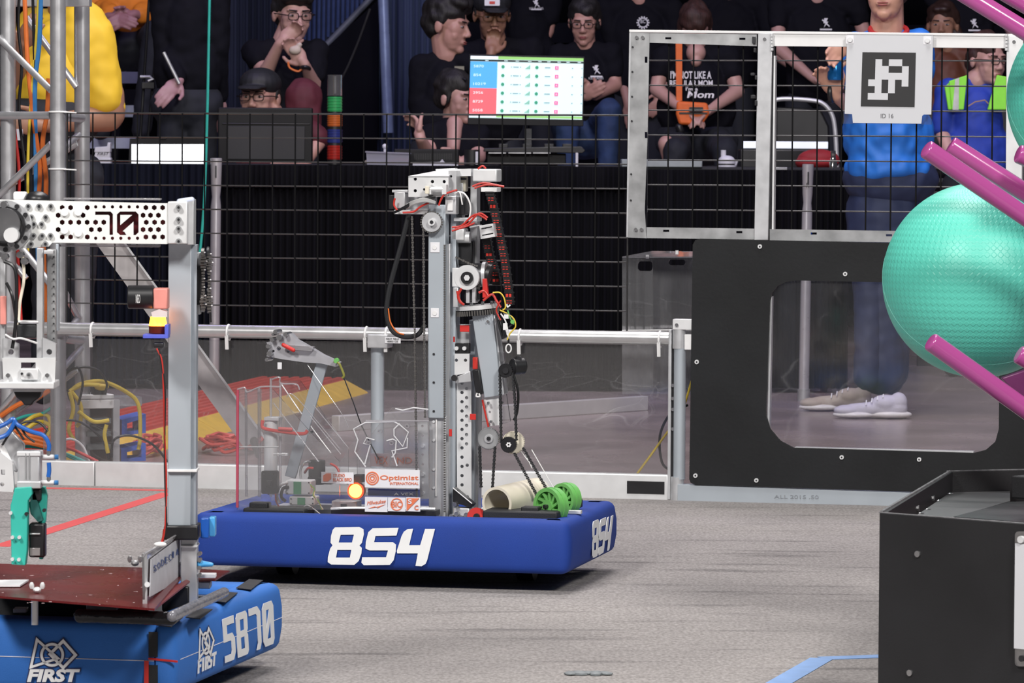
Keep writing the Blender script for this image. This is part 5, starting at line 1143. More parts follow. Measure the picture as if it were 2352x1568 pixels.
# balls
def ball_mat():
    m = bpy.data.materials.new('teal_rubber_ball'); m.use_nodes = True; t = m.node_tree; b = t.nodes['Principled BSDF']
    b.inputs['Base Color'].default_value = (.11, .60, .475, 1); b.inputs['Roughness'].default_value = .42; b.inputs['Subsurface Weight'].default_value = 0
    tc = nd(t, 'ShaderNodeTexCoord'); sp = nd(t, 'ShaderNodeSeparateXYZ'); t.links.new(tc.outputs['Object'], sp.inputs[0])
    def M_(op, a, c_=None, v=None):
        x = nd(t, 'ShaderNodeMath', operation=op)
        if hasattr(a, 'links'): t.links.new(a, x.inputs[0])
        else: x.inputs[0].default_value = a
        if c_ is not None: t.links.new(c_, x.inputs[1])
        if v is not None: x.inputs[1].default_value = v
        return x.outputs[0]
    az = M_('ARCTAN2', sp.outputs[1], sp.outputs[0]); el = M_('ARCSINE', M_('MULTIPLY', sp.outputs[2], v=1 / .2051))
    u = M_('MULTIPLY', az, v=44); v_ = M_('MULTIPLY', el, v=44)
    a = M_('SINE', M_('ADD', u, v_)); c_ = M_('SINE', M_('SUBTRACT', u, v_)); pr = M_('MULTIPLY', a, c_)
    mr = nd(t, 'ShaderNodeMapRange'); mr.inputs['From Min'].default_value = -.15; mr.inputs['From Max'].default_value = .25; t.links.new(pr, mr.inputs[0])
    bp = nd(t, 'ShaderNodeBump'); bp.inputs['Strength'].default_value = .5; bp.inputs['Distance'].default_value = .0011
    t.links.new(mr.outputs[0], bp.inputs['Height']); t.links.new(bp.outputs[0], b.inputs['Normal'])
    return m
BM_ = ball_mat()
for (x, y, D, lab) in ((2251, 643, 9.17, 'large teal textured rubber ball held between the magenta pipes'), (2534, 225, 9.3, 'teal rubber ball at the upper right edge, mostly cut off')):
    c0 = front(D)(x, y); o = B().ell(c0, .2055, Matrix.Rotation(.5, 3, 'Y'), 96, 64).go('rubber_ball', BM_); tag(o, lab, 'ball', 'teal rubber balls'); 
    o.data.transform(Matrix.Translation((0, 0, -.2055))); o.location.z += .2055; WL[o.name] = WL[o.name] + V((0, 0, .2055))
    N_ = Matrix.Rotation(1.0, 3, 'X') @ Matrix.Rotation(.3, 3, 'Z')
    B().tube([c0 + N_ @ V((math.cos(t) * .2056, math.sin(t) * .2056, 0)) for t in [k * PI / 40 for k in range(80)]], .0005, 5, True).go('moulding_seam', mat('ball_seam', (.25, .72, .62), .4), o)

# ================================================ TABLE AND WHAT STANDS ON IT
TD = 18.8; TF = front(TD)
DR1 = mat('black_drape', (.006, .006, .009), .9, 0, .1, 3, spec=.12); DR2 = mat('navy_drape', (.008, .010, .020), .9, 0, .1, 3, spec=.12)
def drape(pl, x0, x1, zt, zb, m, folds, amp=.03, name='drape', par=None, off=0, seed=1):
    rnd = random.Random(seed); a, c_ = pl(x0, 500, off), pl(x1, 500, off); n = folds * 8; vs = []; ph = 0
    xs = [i / n for i in range(n + 1)]; W_ = [rnd.uniform(.5, 1.3) for _ in range(folds + 1)]
    for j in range(5):
        z = zt + (zb - zt) * j / 4
        for i, t in enumerate(xs):
            f = i / 8; w_ = W_[int(f) if f < folds else folds]
            vs.append(V((a.x + (c_.x - a.x) * t, a.y + (c_.y - a.y) * t + amp * math.sin(f * 2 * PI) * w_ * (.45 + .55 * j / 4), z)))
    k = n + 1; fs = [(j * k + i, j * k + i + 1, (j + 1) * k + i + 1, (j + 1) * k + i) for j in range(4) for i in range(n)]
    m2 = len(vs); vs += [v + V((0, .012, 0)) for v in vs]; fs += [tuple(q + m2 for q in f)[::-1] for f in fs]
    return B().add(vs, fs).go(name, m, par)
zt = TF(1100, 380).z
tb = T('scoring_table', 'long scoring table with black and navy floor-length drapes', 'table', TF(1000, 905))
a, c_ = TF(180, 380), TF(1950, 380)
B().box(((a.x + c_.x) / 2, TD + .42, zt - .015), (c_.x - a.x, .78, .03)).go('table_top', mat('black_cloth_top', (.012, .012, .016), .8), tb, .01)
drape(TF, 180, 508, zt - .002, .02, DR2, 20, .02, par=tb, seed=1); drape(TF, 508, 1440, zt - .002, .02, DR1, 60, .022, par=tb, seed=2); drape(TF, 1440, 1950, zt - .012, .02, DR1, 34, .022, par=tb, seed=3)
drape(TF, 508, 1446, zt - .002, zt - .10, DR1, 80, .012, 'valance', tb, -.03, 4)
for x in (250, 800, 1400, 1900):
    for dy in (.1, .7): B().cyl(V((TF(x, 500).x, TD + dy, 0)), V((TF(x, 500).x, TD + dy, zt - .03)), .016, 8).go('leg', DKM, tb)
def onT(n, lab, cat, x, d, group=None): return T(n, lab, cat, V((front(TD + d)(x, 500).x, TD + d, zt)), group)
def bx(pl, x0, y0, x1, y1, o, th, n, m, par, bev=.002, rr=0): return B().rect(pl, x0, y0, x1, y1, o, th, rr).go(n, m, par, bev)
CHAR = mat('charcoal_plastic', (.009, .009, .011), .5, 0, .1, spec=.25)
SCRW = mat('white_screen_glow', (.93, .97, 1), .5, emit=1.5, var=0)
# large monitor seen from behind
o = onT('monitor_back', 'large dark flat case seen from behind, in front of the man in a cap', 'monitor', 600, .1); P_ = front(TD + .1)
bx(P_, 500, 247, 718, 372, 0, .04, 'back_shell', CHAR, o, .006); bx(P_, 510, 283, 712, 286, -.004, .006, 'shell_ridge', BLK, o); bx(P_, 520, 290, 700, 366, -.006, .008, 'back_panel', mat('dark_panel_plastic', (.018, .018, .022), .6), o, .002)
o = onT('laptop', 'laptop with glowing white screen at left end of table', 'laptop', 380, .08); P_ = front(TD + .08)
B().plate(P_, [(298, 318), (472, 316), (470, 384), (295, 385)], [[(302, 330), (302, 379), (467, 379), (468, 330)]], 0, .014).go('screen_case', CHAR, o); B().poly(P_, [(302, 331), (468, 331), (467, 379), (301, 379)], .003, .006).go('screen', SCRW, o)
bx(P_, 366, 315, 382, 319, -.01, .01, 'webcam', BLK, o)
o = onT('white_device', 'small white device with printed band beside the glowing laptop', 'device', 235, .05); P_ = front(TD + .05)
WB = mat('white_plastic', (.55, .55, .62), .5)
B().poly(P_, [(218, 338), (246, 336), (247, 327), (253, 327), (253, 350), (216, 350)], 0, .07).go('upper_body', WB, o, .003); bx(P_, 213, 362, 254, 378, 0, .08, 'lower_body', WB, o, .003); B().poly(P_, [(219, 350), (252, 350), (252, 362), (216, 362)], .002, .066).go('print_band', WB, o); text(P_, 'FIRST', 224, 356, 250, 350, BLK, o, -.001, shear=.2)
# signal tower
o = T('signal_tower', 'stacked signal light tower with clear, green, orange, blue and red segments', 'signal light', V((front(TD + .05)(768, 500).x, TD + .05, zt))); sx = o.location.x; Pz = lambda y: front(TD + .05)(768, y).z
for y0, y1, m, n in ((222, 256, mat('green_lens', (.03, .30, .09), .25), 'green_lens'), (264, 290, mat('orange_lens', (.42, .10, .02), .25), 'orange_lens'), (297, 328, mat('blue_lens', (.02, .03, .16), .25), 'blue_lens'), (334, 366, mat('red_lens', (.30, .015, .01), .25), 'red_lens')):
    B().cyl(V((sx, TD + .05, Pz(y1))), V((sx, TD + .05, Pz(y0))), .032, 24).go(n, m, o)
    b = B()
    for k in range(5): z = Pz(y0) + (Pz(y1) - Pz(y0)) * (k + .5) / 5; b.cyl(V((sx, TD + .05, z - .0015)), V((sx, TD + .05, z + .0015)), .0335, 24)
    b.go('lens_rib', m, o)
for y0, y1 in ((255, 265), (290, 298), (328, 335), (366, 378)): B().cyl(V((sx, TD + .05, Pz(y1))), V((sx, TD + .05, Pz(y0))), .030, 24).go('black_collar', BLK, o)
B().cyl(V((sx, TD + .05, Pz(220))), V((sx, TD + .05, Pz(172))), .032, 24).go('clear_lens', clear('clear_lens', tint=(.5, .5, .5), haze=.06, scr=0, gl=.2), o); B().cyl(V((sx, TD + .05, Pz(215))), V((sx, TD + .05, Pz(174))), .009, 10).go('lamp_core', GALV, o)
# result screen
SQ = [(1081, 128), (1340, 134), (1337, 275), (1077, 270)]; sm_ = qmap(SQ); SPn = front(TD + .45)
o = onT('result_screen', 'bright screen of a team table with blue and red rows, standing on the table', 'screen', 1208, .45)
B().poly(SPn, [(1078, 124), (1343, 130), (1340, 290), (1074, 286)], 0, .035).go('screen_case', CHAR, o, .002)
def emi(n, c, s=1.0): return mat(n, c, .6, 0, 0, emit=s)
W1 = emi('screen_white', (.62, .80, .82), .62)
def sq(u0, v0, u1, v1, m, n='screen_block', off=-.004, th=.002, par=o): return B().poly(SPn, [sm_(u0, v0), sm_(u1, v0), sm_(u1, v1), sm_(u0, v1)], off, th).go(n, m, par)
scn = sq(0, 0, 1, 1, W1, 'display', -.002)
for a_ in ((0, 0, .245, .045, emi('screen_grey', (.55, .6, .68))), (.245, 0, 1, .045, emi('screen_green', (.20, .42, .12))), (0, .055, 1, .085, emi('screen_black', (.02, .03, .03), .3)), (0, .09, .24, .52, emi('screen_blue', (.06, .30, .62), .9)), (0, .52, .24, .935, emi('screen_red', (.85, .10, .12), .9)), (.24, .95, 1, .985, _M['screen_green']), (0, .95, .24, .985, _M['screen_grey'])): sq(*a_, par=scn)
for k, st in enumerate(('5870', '854', '10219', '2956', '8729', '5058')):
    v0 = .165 + k * .1425; x0, y0 = sm_(.03, v0 + .022); x1, y1 = sm_(.03 + .022 * len(st), v0 - .022); text(SPn, st, x0, y0, x1, y1, W1, scn, -.0062)
    for u in (.29, .59): B().disc(SPn, *sm_(u, v0), 4, -.006, .001, 12).go('status_dot', emi('dot_green', (.03, .24, .14), .8), scn)
    for u, wd in ((.38, .05), (.66, .05), (.90, .012), (.985, .02), (.36, .01), (.44, .01)): sq(u, v0 - .006, min(.995, u + wd), v0 + .006, emi('tick_grey', (.10, .22, .25), .6), 'screen_mark', -.006, .001, scn)
    for j in range(4): sq(.49 + j * .011, v0 + .03 - .016 * (j + 1), .497 + j * .011, v0 + .03, _M['dot_green'], 'signal_bar', -.006, .001, scn)
    sq(.75, v0 - .03, .783, v0 + .03, emi('badge_pink', (.55, .1, .25)), 'badge', -.006, .001, scn); xx, yy = sm_(.7665, v0); text(SPn, 'A', xx - 1.7, yy + 2.4, xx + 1.7, yy - 2.4, W1, scn, -.0075)
for u in (.13, .30, .40, .51, .60, .68, .77, .85, .95): sq(u, .065, u + .03, .075, W1, 'header_text', -.006, .001, scn)
B().box(V((SPn(1213, 330).x, TD + .49, (zt + SPn(0, 288).z) / 2)), (.03, .02, SPn(0, 288).z - zt)).go('stand_neck', DKM, o); B().box(V((SPn(1213, 330).x, TD + .47, zt + .006)), (.26, .18, .012)).go('stand_foot', BLK, o, .003)
# boxes, radio, plates
o = onT('clear_box', 'clear plastic box with red and grey bits inside on the table', 'box', 890, .02); P_ = front(TD + .02)
TB_ = clear('tub_plastic', tint=(.7, .7, .78), haze=.35, scr=0, hazecol=(.5, .5, .6)); B().poly(P_, [(841, 349), (940, 353), (938, 380), (843, 378)], 0, .003).go('box_front', TB_, o); B().poly(P_, [(841, 349), (940, 353), (938, 380), (843, 378)], .2, .003).go('box_back', TB_, o)
B().poly(P_, [(839, 347), (942, 351), (942, 354), (839, 350)], -.005, .21).go('box_rim', TB_, o)
for x, y, m in ((902, 372, RED), (920, 366, RED), (868, 368, GALV), (855, 370, IVO)): B().ell(P_(x, y + 2, .1), (.03, .05, .014), Matrix.Rotation(x, 3, 'Z'), 10, 6).go('packed_item', m, o)
o = onT('small_radio', 'dark grey box with slotted front beside the clear box', 'box', 975, .25); P_ = front(TD + .25)
bx(P_, 905, 342, 1054, 377, 0, .12, 'case', CHAR, o, .005)
b = B()
for k in range(22): b.rect(P_, 952 + k * 4, 352, 954 + k * 4, 367, -.002, .004)
b.go('speaker_slot', BLK, o)
tag(B().poly(front(TD + .02), [(948, 374), (1010, 372), (1015, 366), (1022, 375), (1052, 378), (1052, 383), (948, 383)], 0, .14).go('paper_sheets', mat('paper_blue', (.5, .5, .58), .6)), 'loose white sheets at the table edge in front of the slotted box', 'paper')
tag(B().cyl(V((front(TD + .02)(884, 0).x, TD + .12, zt)), V((front(TD + .02)(884, 0).x, TD + .12, zt + .075)), .006, 8).ell(V((front(TD + .02)(884, 0).x, TD + .12, zt + .08)), .012, None, 10, 6).go('small_knob_stand', WB), 'tiny white knob on a stem behind the clear box', 'device')
o = onT('printer', 'low black printer shaped machine below the result screen', 'machine', 1210, .0); P_ = front(TD + .0)
B().poly(P_, [(1112, 340), (1335, 336), (1345, 345), (1338, 352), (1110, 348)], 0, .3).go('top_deck', BLK, o, .003); bx(P_, 1118, 352, 1300, 377, .04, .25, 'body', CHAR, o, .004)
for x0, x1 in ((1122, 1162), (1168, 1220), (1224, 1264)): bx(P_, x0, 350, x1, 352.5, -.006, .02, 'metal_edge', GALV, o, 0)
for x in (1145, 1200, 1250, 1292): bx(P_, x, 330, x + 22, 340, .1, .05, 'top_clip', BLK, o, .003)
bx(P_, 1322, 350, 1328, 384, .0, .02, 'white_post', WB, o)
o = onT('steel_can', 'dark can with a light strip standing between radio and printer', 'can', 1086, .02); B().cyl(V((front(TD + .05)(1086, 0).x, TD + .05, zt)), V((front(TD + .05)(1086, 0).x, TD + .05, zt + .068)), .035, 20).go('can_body', BLK, o); bx(front(TD), 1092, 348, 1098, 378, .012, .004, 'light_strip', WB, o)
tag(B().rect(front(TD + .02), 1428, 366, 1613, 384, 0, .2).go('pale_box', mat('pale_grey_box', (.26, .29, .31), .6), None, .004), 'long low pale grey box on the table behind the gate', 'box')
o = onT('domed_device', 'white domed device with a stub on top, on the table', 'device', 1672, .02); X = V((front(TD + .1)(1672, 0).x, TD + .1, zt - .012)); 
for r_, h0, h1, m, n in ((.041, 0, .02, WB, 'base'), (.036, .02, .026, DKM, 'slot_ring'), (.04, .026, .04, WB, 'body')): B().cyl(X + V((0, 0, h0)), X + V((0, 0, h1)), r_, 24).go(n, m, o)
B().ell(X + V((0, 0, .04)), (.036, .036, .022)).go('dome', WB, o); B().cyl(X + V((-.014, 0, .05)), X + V((-.014, 0, .085)), .012, 12).go('stub', WB, o); B().cyl(X + V((.03, 0, .01)), X + V((.042, 0, .04)), .01, 8).go('spout', WB, o)
tag(B().rect(front(TD + .3), 1700, 343, 1905, 386, 0, .2).go('equipment_case', BLK, None, .006), 'low black case under the bright white bar light', 'case')
tag(B().rect(front(TD + .3), 1705, 325, 1902, 341, 0, .02).go('light_bar', mat('glow_bar', (.75, .8, .9), .5, emit=.55, var=0), None, .002), 'long bright white bar light lying on a black case behind the gate', 'lamp')
bag = B()
for dx, dy, dz, r_ in ((0, 0, .045, (.09, .06, .045)), (-.05, -.01, .03, (.05, .05, .032)), (.05, 0, .04, (.045, .05, .04)), (0, -.02, .03, (.09, .05, .03))): bag.ell(V((front(TD + .2)(1882, 0).x + dx, TD + .2 + dy, zt + dz - .01)), r_, None, 20, 12)
tag(bag.go('red_bag', mat('red_cloth', (.30, .012, .018), .7, 0, .2, 8, bump=.8, bscale=14)), 'crumpled red cloth bag on the table beside the blue shirt', 'bag')
o = onT('steel_bottle', 'slim polished steel bottle on the table next to the blue shirt', 'bottle', 1917, .02); X = V((front(TD + .05)(1917, 0).x, TD + .05, front(TD + .05)(0, 394).z))
B().tube([X + V((0, 0, z)) for z in (0, .004, .06, .068, .09, .095, .11, .112)], [.016, .018, .018, .014, .011, .012, .011, .009], 20).go('bottle_body', mat('polished_steel', (.7, .68, .66), .12, 1, .02), o)
tag(B().rect(front(TD), 1775, 384, 1808, 390, 0, .06).go('steel_tray', GALV, None, .001), 'small flat steel tray on the table by the gate stile', 'tray')
# chair with a bent metal frame behind the gate
o = T('metal_chair', 'chair with a curved bright metal back frame behind the gate', 'chair', V((front(20.3)(1860, 0).x, 20.3, 0))); P_ = front(20.3)
B().tube(spline([P_(x, y) for x, y in ((1772, 232), (1800, 227), (1860, 230), (1890, 238), (1910, 262), (1918, 300), (1922, 380), (1925, 560))], 6), .011, 12).go('back_frame', ALU, o)
B().tube([P_(1772, 232), P_(1768, 560)], .011, 12).go('back_frame', ALU, o); B().poly(P_, [(1782, 245), (1885, 250), (1905, 290), (1908, 380), (1780, 380)], .02, .03).go('backrest', BLK, o, .01); B().poly(P_, [(1772, 560), (1925, 560), (1925, 575), (1772, 575)], -.4, .4).go('seat', BLK, o, .01)
for x in (1775, 1920):
    for d in (-.38, .02): B().tube([P_(x, 570, d), V((P_(x, 570, d).x, 20.3 + d, 0))], .011, 10).go('leg', ALU, o)
# field poles
def fpole(x0, yt, x1, ybm, D, lab, band):
    P_ = front(D); o = T('marker_pole', lab, 'pole', V((P_(x1, ybm).x, D, 0))); top = P_(x0, yt); bot = V((P_(x1, ybm).x, D, 0)); d = (top - bot)
    L = d.length; a = lambda s_: top - d.normalized() * s_
    B().tube([bot, a(.20), a(.16), a(.12), a(0), a(-.002)], [.0215, .0215, .017, .021, .024, .020], 24).go('tube', mat('anodised_pole', (.58, .57, .60), .3, .5, .03), o)
    B().box(a(.055) + V((0, -.022, 0)), (.006, .008, .05)).go('slot', DKM, o)
    if band: B().tube([a(.36), a(.28)], .0222, 24).go('blue_band', mat('blue_band', (.02, .09, .42), .4), o); B().tube([a(.37), a(.36)], .0225, 24).go('white_band', WHITE, o); text(front(D - .024), 'R', x0 - 4, yt + 53, x0 + 3, yt + 42, INK, o, 0)
    B().cyl(bot, bot + V((0, 0, .05)), .026, 20).go('foot', GALV, o)
fpole(1856, 378, 1846, 905, 18.2, 'silver pole with blue band standing behind the gate', True)
fpole(497, 364, 491, 900, 18.3, 'silver pole standing behind the wire mesh right of the grey robot post', False)
tag(wire(front(17.5), [(482, -40), (480, 60), (476, 260), (468, 478), (455, 620)], .0055).go('teal_cable', TEALC), 'long teal cable hanging in front of the dark drape', 'cable')

# ================================================ BACKGROUND: bleachers, curtains, rails
BG = front(24.5)
drape(BG, -150, 240, 3.2, 0, mat('black_backdrop', (.004, .004, .008), .95, spec=.1), 30, .05, 'backdrop_curtain', None, .9, 9)['kind'] = 'structure'
CUR = mat('slate_curtain', (.10, .13, .24), .45, 0, .15, 2, stretch=(6, 6, .6))
tag(drape(front(23.5), 475, 690, front(23.5)(0, -80).z, .3, mat('dark_slate_curtain', (.035, .042, .075), .5, 0, .15, 2), 16, .05, 'striped_curtain', None, 0, 12), 'dark slate curtain with upright folds at left of the boy with glasses', 'curtain')
tag(drape(front(23.5), 866, 1010, front(23.5)(0, -80).z, .9, CUR, 11, .05, 'blue_curtain', None, 0, 14), 'blue grey curtain with upright folds behind the dark haired man', 'curtain')
tag(B().cyl(front(23)(878, -60), front(23)(892, 305), .028, 18).go('upright_pipe', mat('blue_pipe', (.22, .28, .48), .3, .3), None), 'pale blue upright pipe at the edge of the blue curtain', 'pipe')
st = T('stair_rail', 'slanted handrail with upright balusters beside the dark stair opening', 'railing', V((front(23.8)(800, 0).x, 23.8, 0)))
B().tube([front(23.8)(882, -35), front(23.8)(736, 118)], .018, 12).go('handrail', mat('grey_rail', (.10, .11, .15), .5), st)
b = []
for k in range(14):
    x = 690 + k * 11; B().tube([front(24)(x, -60), front(24)(x - 2, 100 - max(0, (x - 740)) * .95)], .010, 8).go('baluster', mat('navy_baluster', (.03, .05, .14), .4), st)
B().poly(front(24.2), [(560, -60), (880, -60), (740, 120), (560, 120)], 0, .02).go('blue_backing', mat('navy_backing', (.012, .022, .075), .6), st)
for k in range(5): B().rect(front(23.9), 556 + k * 12, 4, 563 + k * 12, 20, 0, .01).go('lit_window', mat('lit_window', (.5, .6, .8), .5, emit=.6, var=0), st)
tag(wire(front(21.5), [(850, 20), (825, 90), (800, 150), (775, 200), (770, 225)], .006).go('thin_chain', DKM), 'thin dark chain hanging slanted beside the signal tower', 'chain')
sp_ = T('stair_block', 'dark triangular stair side below the slanted handrail', 'stairs', V((front(23.3)(820, 0).x, 23.3, 0)))
B().poly(front(23.3), [(868, 0), (868, 320), (730, 320), (730, 128)], 0, .2).go('stair_panel', mat('stair_dark', (.003, .003, .006), .9, spec=.1), sp_)
bl = T('bleacher', 'dark bleacher with pale step edges behind the yellow shirt', 'bleacher', V((front(22.5)(310, 0).x, 22.5, 0)))
for k, y in enumerate((86, 163, 240, 312)):
    P_ = front(22.8 - k * .35); z = P_(0, y).z; x0, x1 = P_(205, 0).x, P_(360 if k < 2 else 330, 0).x
    B().box(((x0 + x1) / 2, 22.8 - k * .35 + .18, z - .012), (x1 - x0, .36, .024)).go('step_plank', mat('pale_plank', (.30, .33, .42), .4), bl, .003)
    B().box(((x0 + x1) / 2, 22.8 - k * .35, z - .03), (x1 - x0, .02, .06)).go('step_edge', mat('pale_edge', (.42, .46, .60), .4), bl, .002)
for x in (240, 300, 352): B().beam(V((front(22)(x, 0).x, 21.6, 0)), V((front(22)(x, 0).x, 23.2, front(23)(0, 60).z)), .04, .06).go('stringer', DKM, bl)
tp = T('tripod_stand', 'black stand of two leaning tubes with a bright clip', 'stand', V((front(20.5)(325, 0).x, 20.5, 0)))
for x0, x1 in ((345, 318), (372, 334)): B().tube([front(20.5)(x0, -40), front(20.5)(x1, 380)], .007, 10).go('tube', BLK, tp)
B().tube([front(20.45)(322, 176), front(20.45)(345, 176), front(20.45)(352, 181), front(20.45)(340, 186)], .006, 8).go('clip', ALUW, tp); B().rect(front(20.45), 325, 188, 355, 204, 0, .04).go('clamp', BLK, tp, .003)
tag(B().tube([front(20)(376, 120), front(20)(412, 192)], .008, 10).go('grey_rod', GALV), 'short grey rod held in the hand of the person in black', 'rod')
dk = B()
for k in range(6): dk.box(((0.6), 25.2 + .6 * k, .9 + .42 * k), (16, .6, .12))
o = dk.go('seat_rows', mat('dark_rows', (.005, .005, .009), .9, spec=.1)); tag(o, 'dark rows of bleacher seating behind the crowd', 'bleacher')
for k, (y, x0, x1) in enumerate(((305, 2140, 2310), (330, 2140, 2310), (360, 2145, 2310), (410, 2150, 2320))):
    pass
rb = T('riser_frame', 'dark riser with dull grey slats to the right of the blue shirt', 'riser', V((front(21)(2230, 0).x, 21, 0)))
for y in (307, 335, 356, 380, 410, 440): B().rect(front(21), 2120, y, 2330, y + 9, 0, .05).go('slat', mat('dull_slat', (.05, .05, .055), .5), rb, .002)
B().rect(front(21.2), 2110, 252, 2400, 900, 0, .05).go('back_panel', BLKM, rb)

# ================================================ PEOPLE
def skin(n, c): return mat(n, c, .5, 0, .05, 12, bump=.03, bscale=80)
SKA = skin('skin_light', (.50, .27, .22)); SKB = skin('skin_tan', (.33, .17, .11)); SKC = skin('skin_rosy', (.52, .30, .26)); LIP = mat('lips', (.32, .09, .08), .45); EYW = mat('eye_white', (.34, .29, .28), .3); EYD = mat('iris_dark', (.02, .012, .01), .15)
HB = mat('black_hair', (.010, .008, .008), .62, 0, .3, 60, bump=.6, bscale=120, stretch=(1, 1, .25)); HR = mat('auburn_hair', (.045, .015, .011), .65, 0, .3, 60, bump=.6, bscale=120, stretch=(1, 1, .25))
TEE = mat('black_tee', (.006, .006, .010), .85, 0, .1, 6, spec=.15, bump=.5, bscale=14); JEAN = mat('blue_jeans', (.02, .045, .13), .8, 0, .15, 20, bump=.3, bscale=60); DPANT = mat('dark_trousers', (.010, .012, .02), .8, 0, .1, 6, bump=.3, bscale=12)
def blob(name, prims, m, par, vox=.006, sm=3, label=None, cut=None, lump=0):
    b = B()
    for p in prims:
        if p[0] == 'c': b.cap(p[1], p[2], p[3], p[4], 14)
        else: b.ell(p[1], p[2], p[3] if len(p) > 3 else None, 20, 14)
    me = b.mesh('t'); ob = bpy.data.objects.new('t', me)
    md = ob.modifiers.new('r', 'REMESH'); md.mode = 'VOXEL'; md.voxel_size = vox; md.use_smooth_shade = True
    ms = ob.modifiers.new('s', 'SMOOTH'); ms.factor = .5; ms.iterations = sm
    me2 = baked(ob)
    if lump:
        from mathutils import noise
        co = [(v.co.copy(), v.normal.copy()) for v in me2.vertices]
        for v, (c_, n_) in zip(me2.vertices, co): v.co = c_ + n_ * lump * noise.noise(c_ * 22)
    me2.name = name
    return put(me2, name, m, par, ang=180, label=label)
def person(label, D, head=None, yaw=0, pitch=0, roll=0, sh=None, hips=None, arms=(), shirt=TEE, sleeve=.75, sk=SKA, hair='short', hm=HB, glasses=None, pants=None, legs=(), ks=1.0, neckline=.0, extra=None, group=None, depth=.105, hipw=.15, mouth=True, long_sleeve=False, slm=None):
    P_ = front(D)
    def Q(p): return P_(p[0], p[1]) + V((0, p[2] if len(p) > 2 else 0, 0))
    hp = Q(hips) if hips else Q(((sh[0] + sh[2]) / 2, sh[1] + 250))
    root = T('person', label, 'person', V((hp.x, hp.y, min([0] if legs else [hp.z]))) if legs else hp, group)
    body = []; S1, S2 = Q(sh[:2] if len(sh) == 4 else sh[0]), Q(sh[2:] if len(sh) == 4 else sh[1])
    mid = (S1 + S2) / 2; wid = (S2 - S1).length; up = (mid - hp).normalized()
    hd = None
    if head:
        hd = Q(head); Rm = Matrix.Rotation(math.radians(yaw), 3, 'Z') @ Matrix.Rotation(math.radians(roll), 3, 'Y') @ Matrix.Rotation(math.radians(pitch), 3, 'X')
        h = lambda x, y, z: hd + Rm @ (V((x, y, z)) * ks)
        E = lambda c, r: ('e', h(*c), tuple(q * ks for q in r), Rm)
        body += [E((0, .015, .035), (.074, .092, .085)), E((0, -.03, -.035), (.059, .055, .075)), E((0, -.045, -.005), (.062, .040, .05)), E((0, -.068, -.092), (.024, .020, .020)), E((0, -.035, -.078), (.046, .042, .030)),
                 E((-.033, -.052, -.034), (.026, .020, .026)), E((.033, -.052, -.034), (.026, .020, .026)), E((-.024, -.072, .028), (.030, .012, .010)), E((.024, -.072, .028), (.030, .012, .010)),
                 ('c', h(0, -.082, .012), h(0, -.101, -.026), .008 * ks, .0115 * ks), E((-.012, -.094, -.031), (.009, .010, .008)), E((.012, -.094, -.031), (.009, .010, .008)), E((0, -.082, -.060), (.024, .010, .012)),
                 E((-.077, .012, -.004), (.010, .019, .030)), E((.077, .012, -.004), (.010, .019, .030)),
                 ('c', h(0, .015, -.05), mid + V((0, .02, .04)), .052 * ks, .058 * ks)]
    nb = mid + V((0, .01, 0))
    body += [('e', mid - up * .16, (wid * .40, depth * .8, .18)), ('e', hp + up * .10, (hipw * .85, depth * .85, .14)), ('c', S1 + V((.03, .01, -.035)), S2 - V((.03, -.01, .035)), .035, .035)]
    dress = [('e', mid - up * .17, (wid * .46, depth, .20)), ('e', hp + up * .14, (hipw + .01, depth * 1.02, .19)), ('e', (mid * .5 + hp * .5), (wid * .42, depth * .98, .20)), ('c', S1 + V((.015, 0, -.012)), mid + V((-.03, .02, .022)), .058, .050), ('c', S2 + V((-.015, 0, -.012)), mid + V((.03, .02, .022)), .058, .050)]
    for a in arms:
        s_ = (S1, S2)[a[0]]; e_ = Q(a[1]); w_ = Q(a[2]); sv = sleeve if len(a) < 5 or a[4] is None else a[4]
        body += [('c', s_, e_, .044, .036), ('c', e_, w_, .038, .024)]
        dress.append(('c', s_, s_.lerp(e_, min(1, sv)), .062, .056))
        if sv > 1: dress.append(('c', e_, e_.lerp(w_, sv - 1), .052, .040))
        # hand: palm, four bent fingers, thumb
        tip = Q(a[3][0]); d = (tip - w_); L = .175 * ks; d.normalize(); pn = V(a[3][1]).normalized(); pn = (pn - d * pn.dot(d)).normalized(); sd = d.cross(pn); curl = a[3][2]; ts = a[3][3]
        Rh = Matrix((sd, d, pn)).transposed()
        body += [('c', w_, w_ + d * .03, .024, .026), ('e', w_ + d * .055, (.039, .050, .016), Rh)]
        for i in range(4):
            k_ = w_ + d * (.092 if i in (1, 2) else .086) + sd * (i - 1.5) * .0195; fl = (.072, .080, .075, .060)[i] if ts > 0 else (.060, .075, .080, .072)[i]
            ang_ = curl * .5; dd_ = d
            for seg, fr_ in enumerate((.42, .32, .26)):
                dd_ = (Matrix.Rotation(-ang_, 3, sd) @ dd_).normalized() if seg else (Matrix.Rotation(-curl * .35, 3, sd) @ d).normalized(); n_ = k_ + dd_ * fl * fr_; body.append(('c', k_, n_, .0098 - .0008 * seg, .0090 - .0008 * seg)); k_ = n_
        tb_ = w_ + d * .025 + sd * (-.030 * ts); td = (d * .75 - sd * .65 * ts + pn * .25).normalized(); t2 = tb_ + td * .045; t3 = t2 + (d * .95 - sd * .1 * ts + pn * .35).normalized() * .034
        body += [('c', tb_, t2, .014, .011), ('c', t2, t3, .0105, .009)]
    lg = []
    for l in legs:
        j = [Q(p) for p in l]
        for i in range(len(j) - 1): lg.append(('c', j[i], j[i + 1], (.082, .062)[min(i, 1)], (.064, .050)[min(i, 1)])); body.append(('c', j[i], j[i + 1], (.07, .05)[min(i, 1)], (.05, .036)[min(i, 1)]))
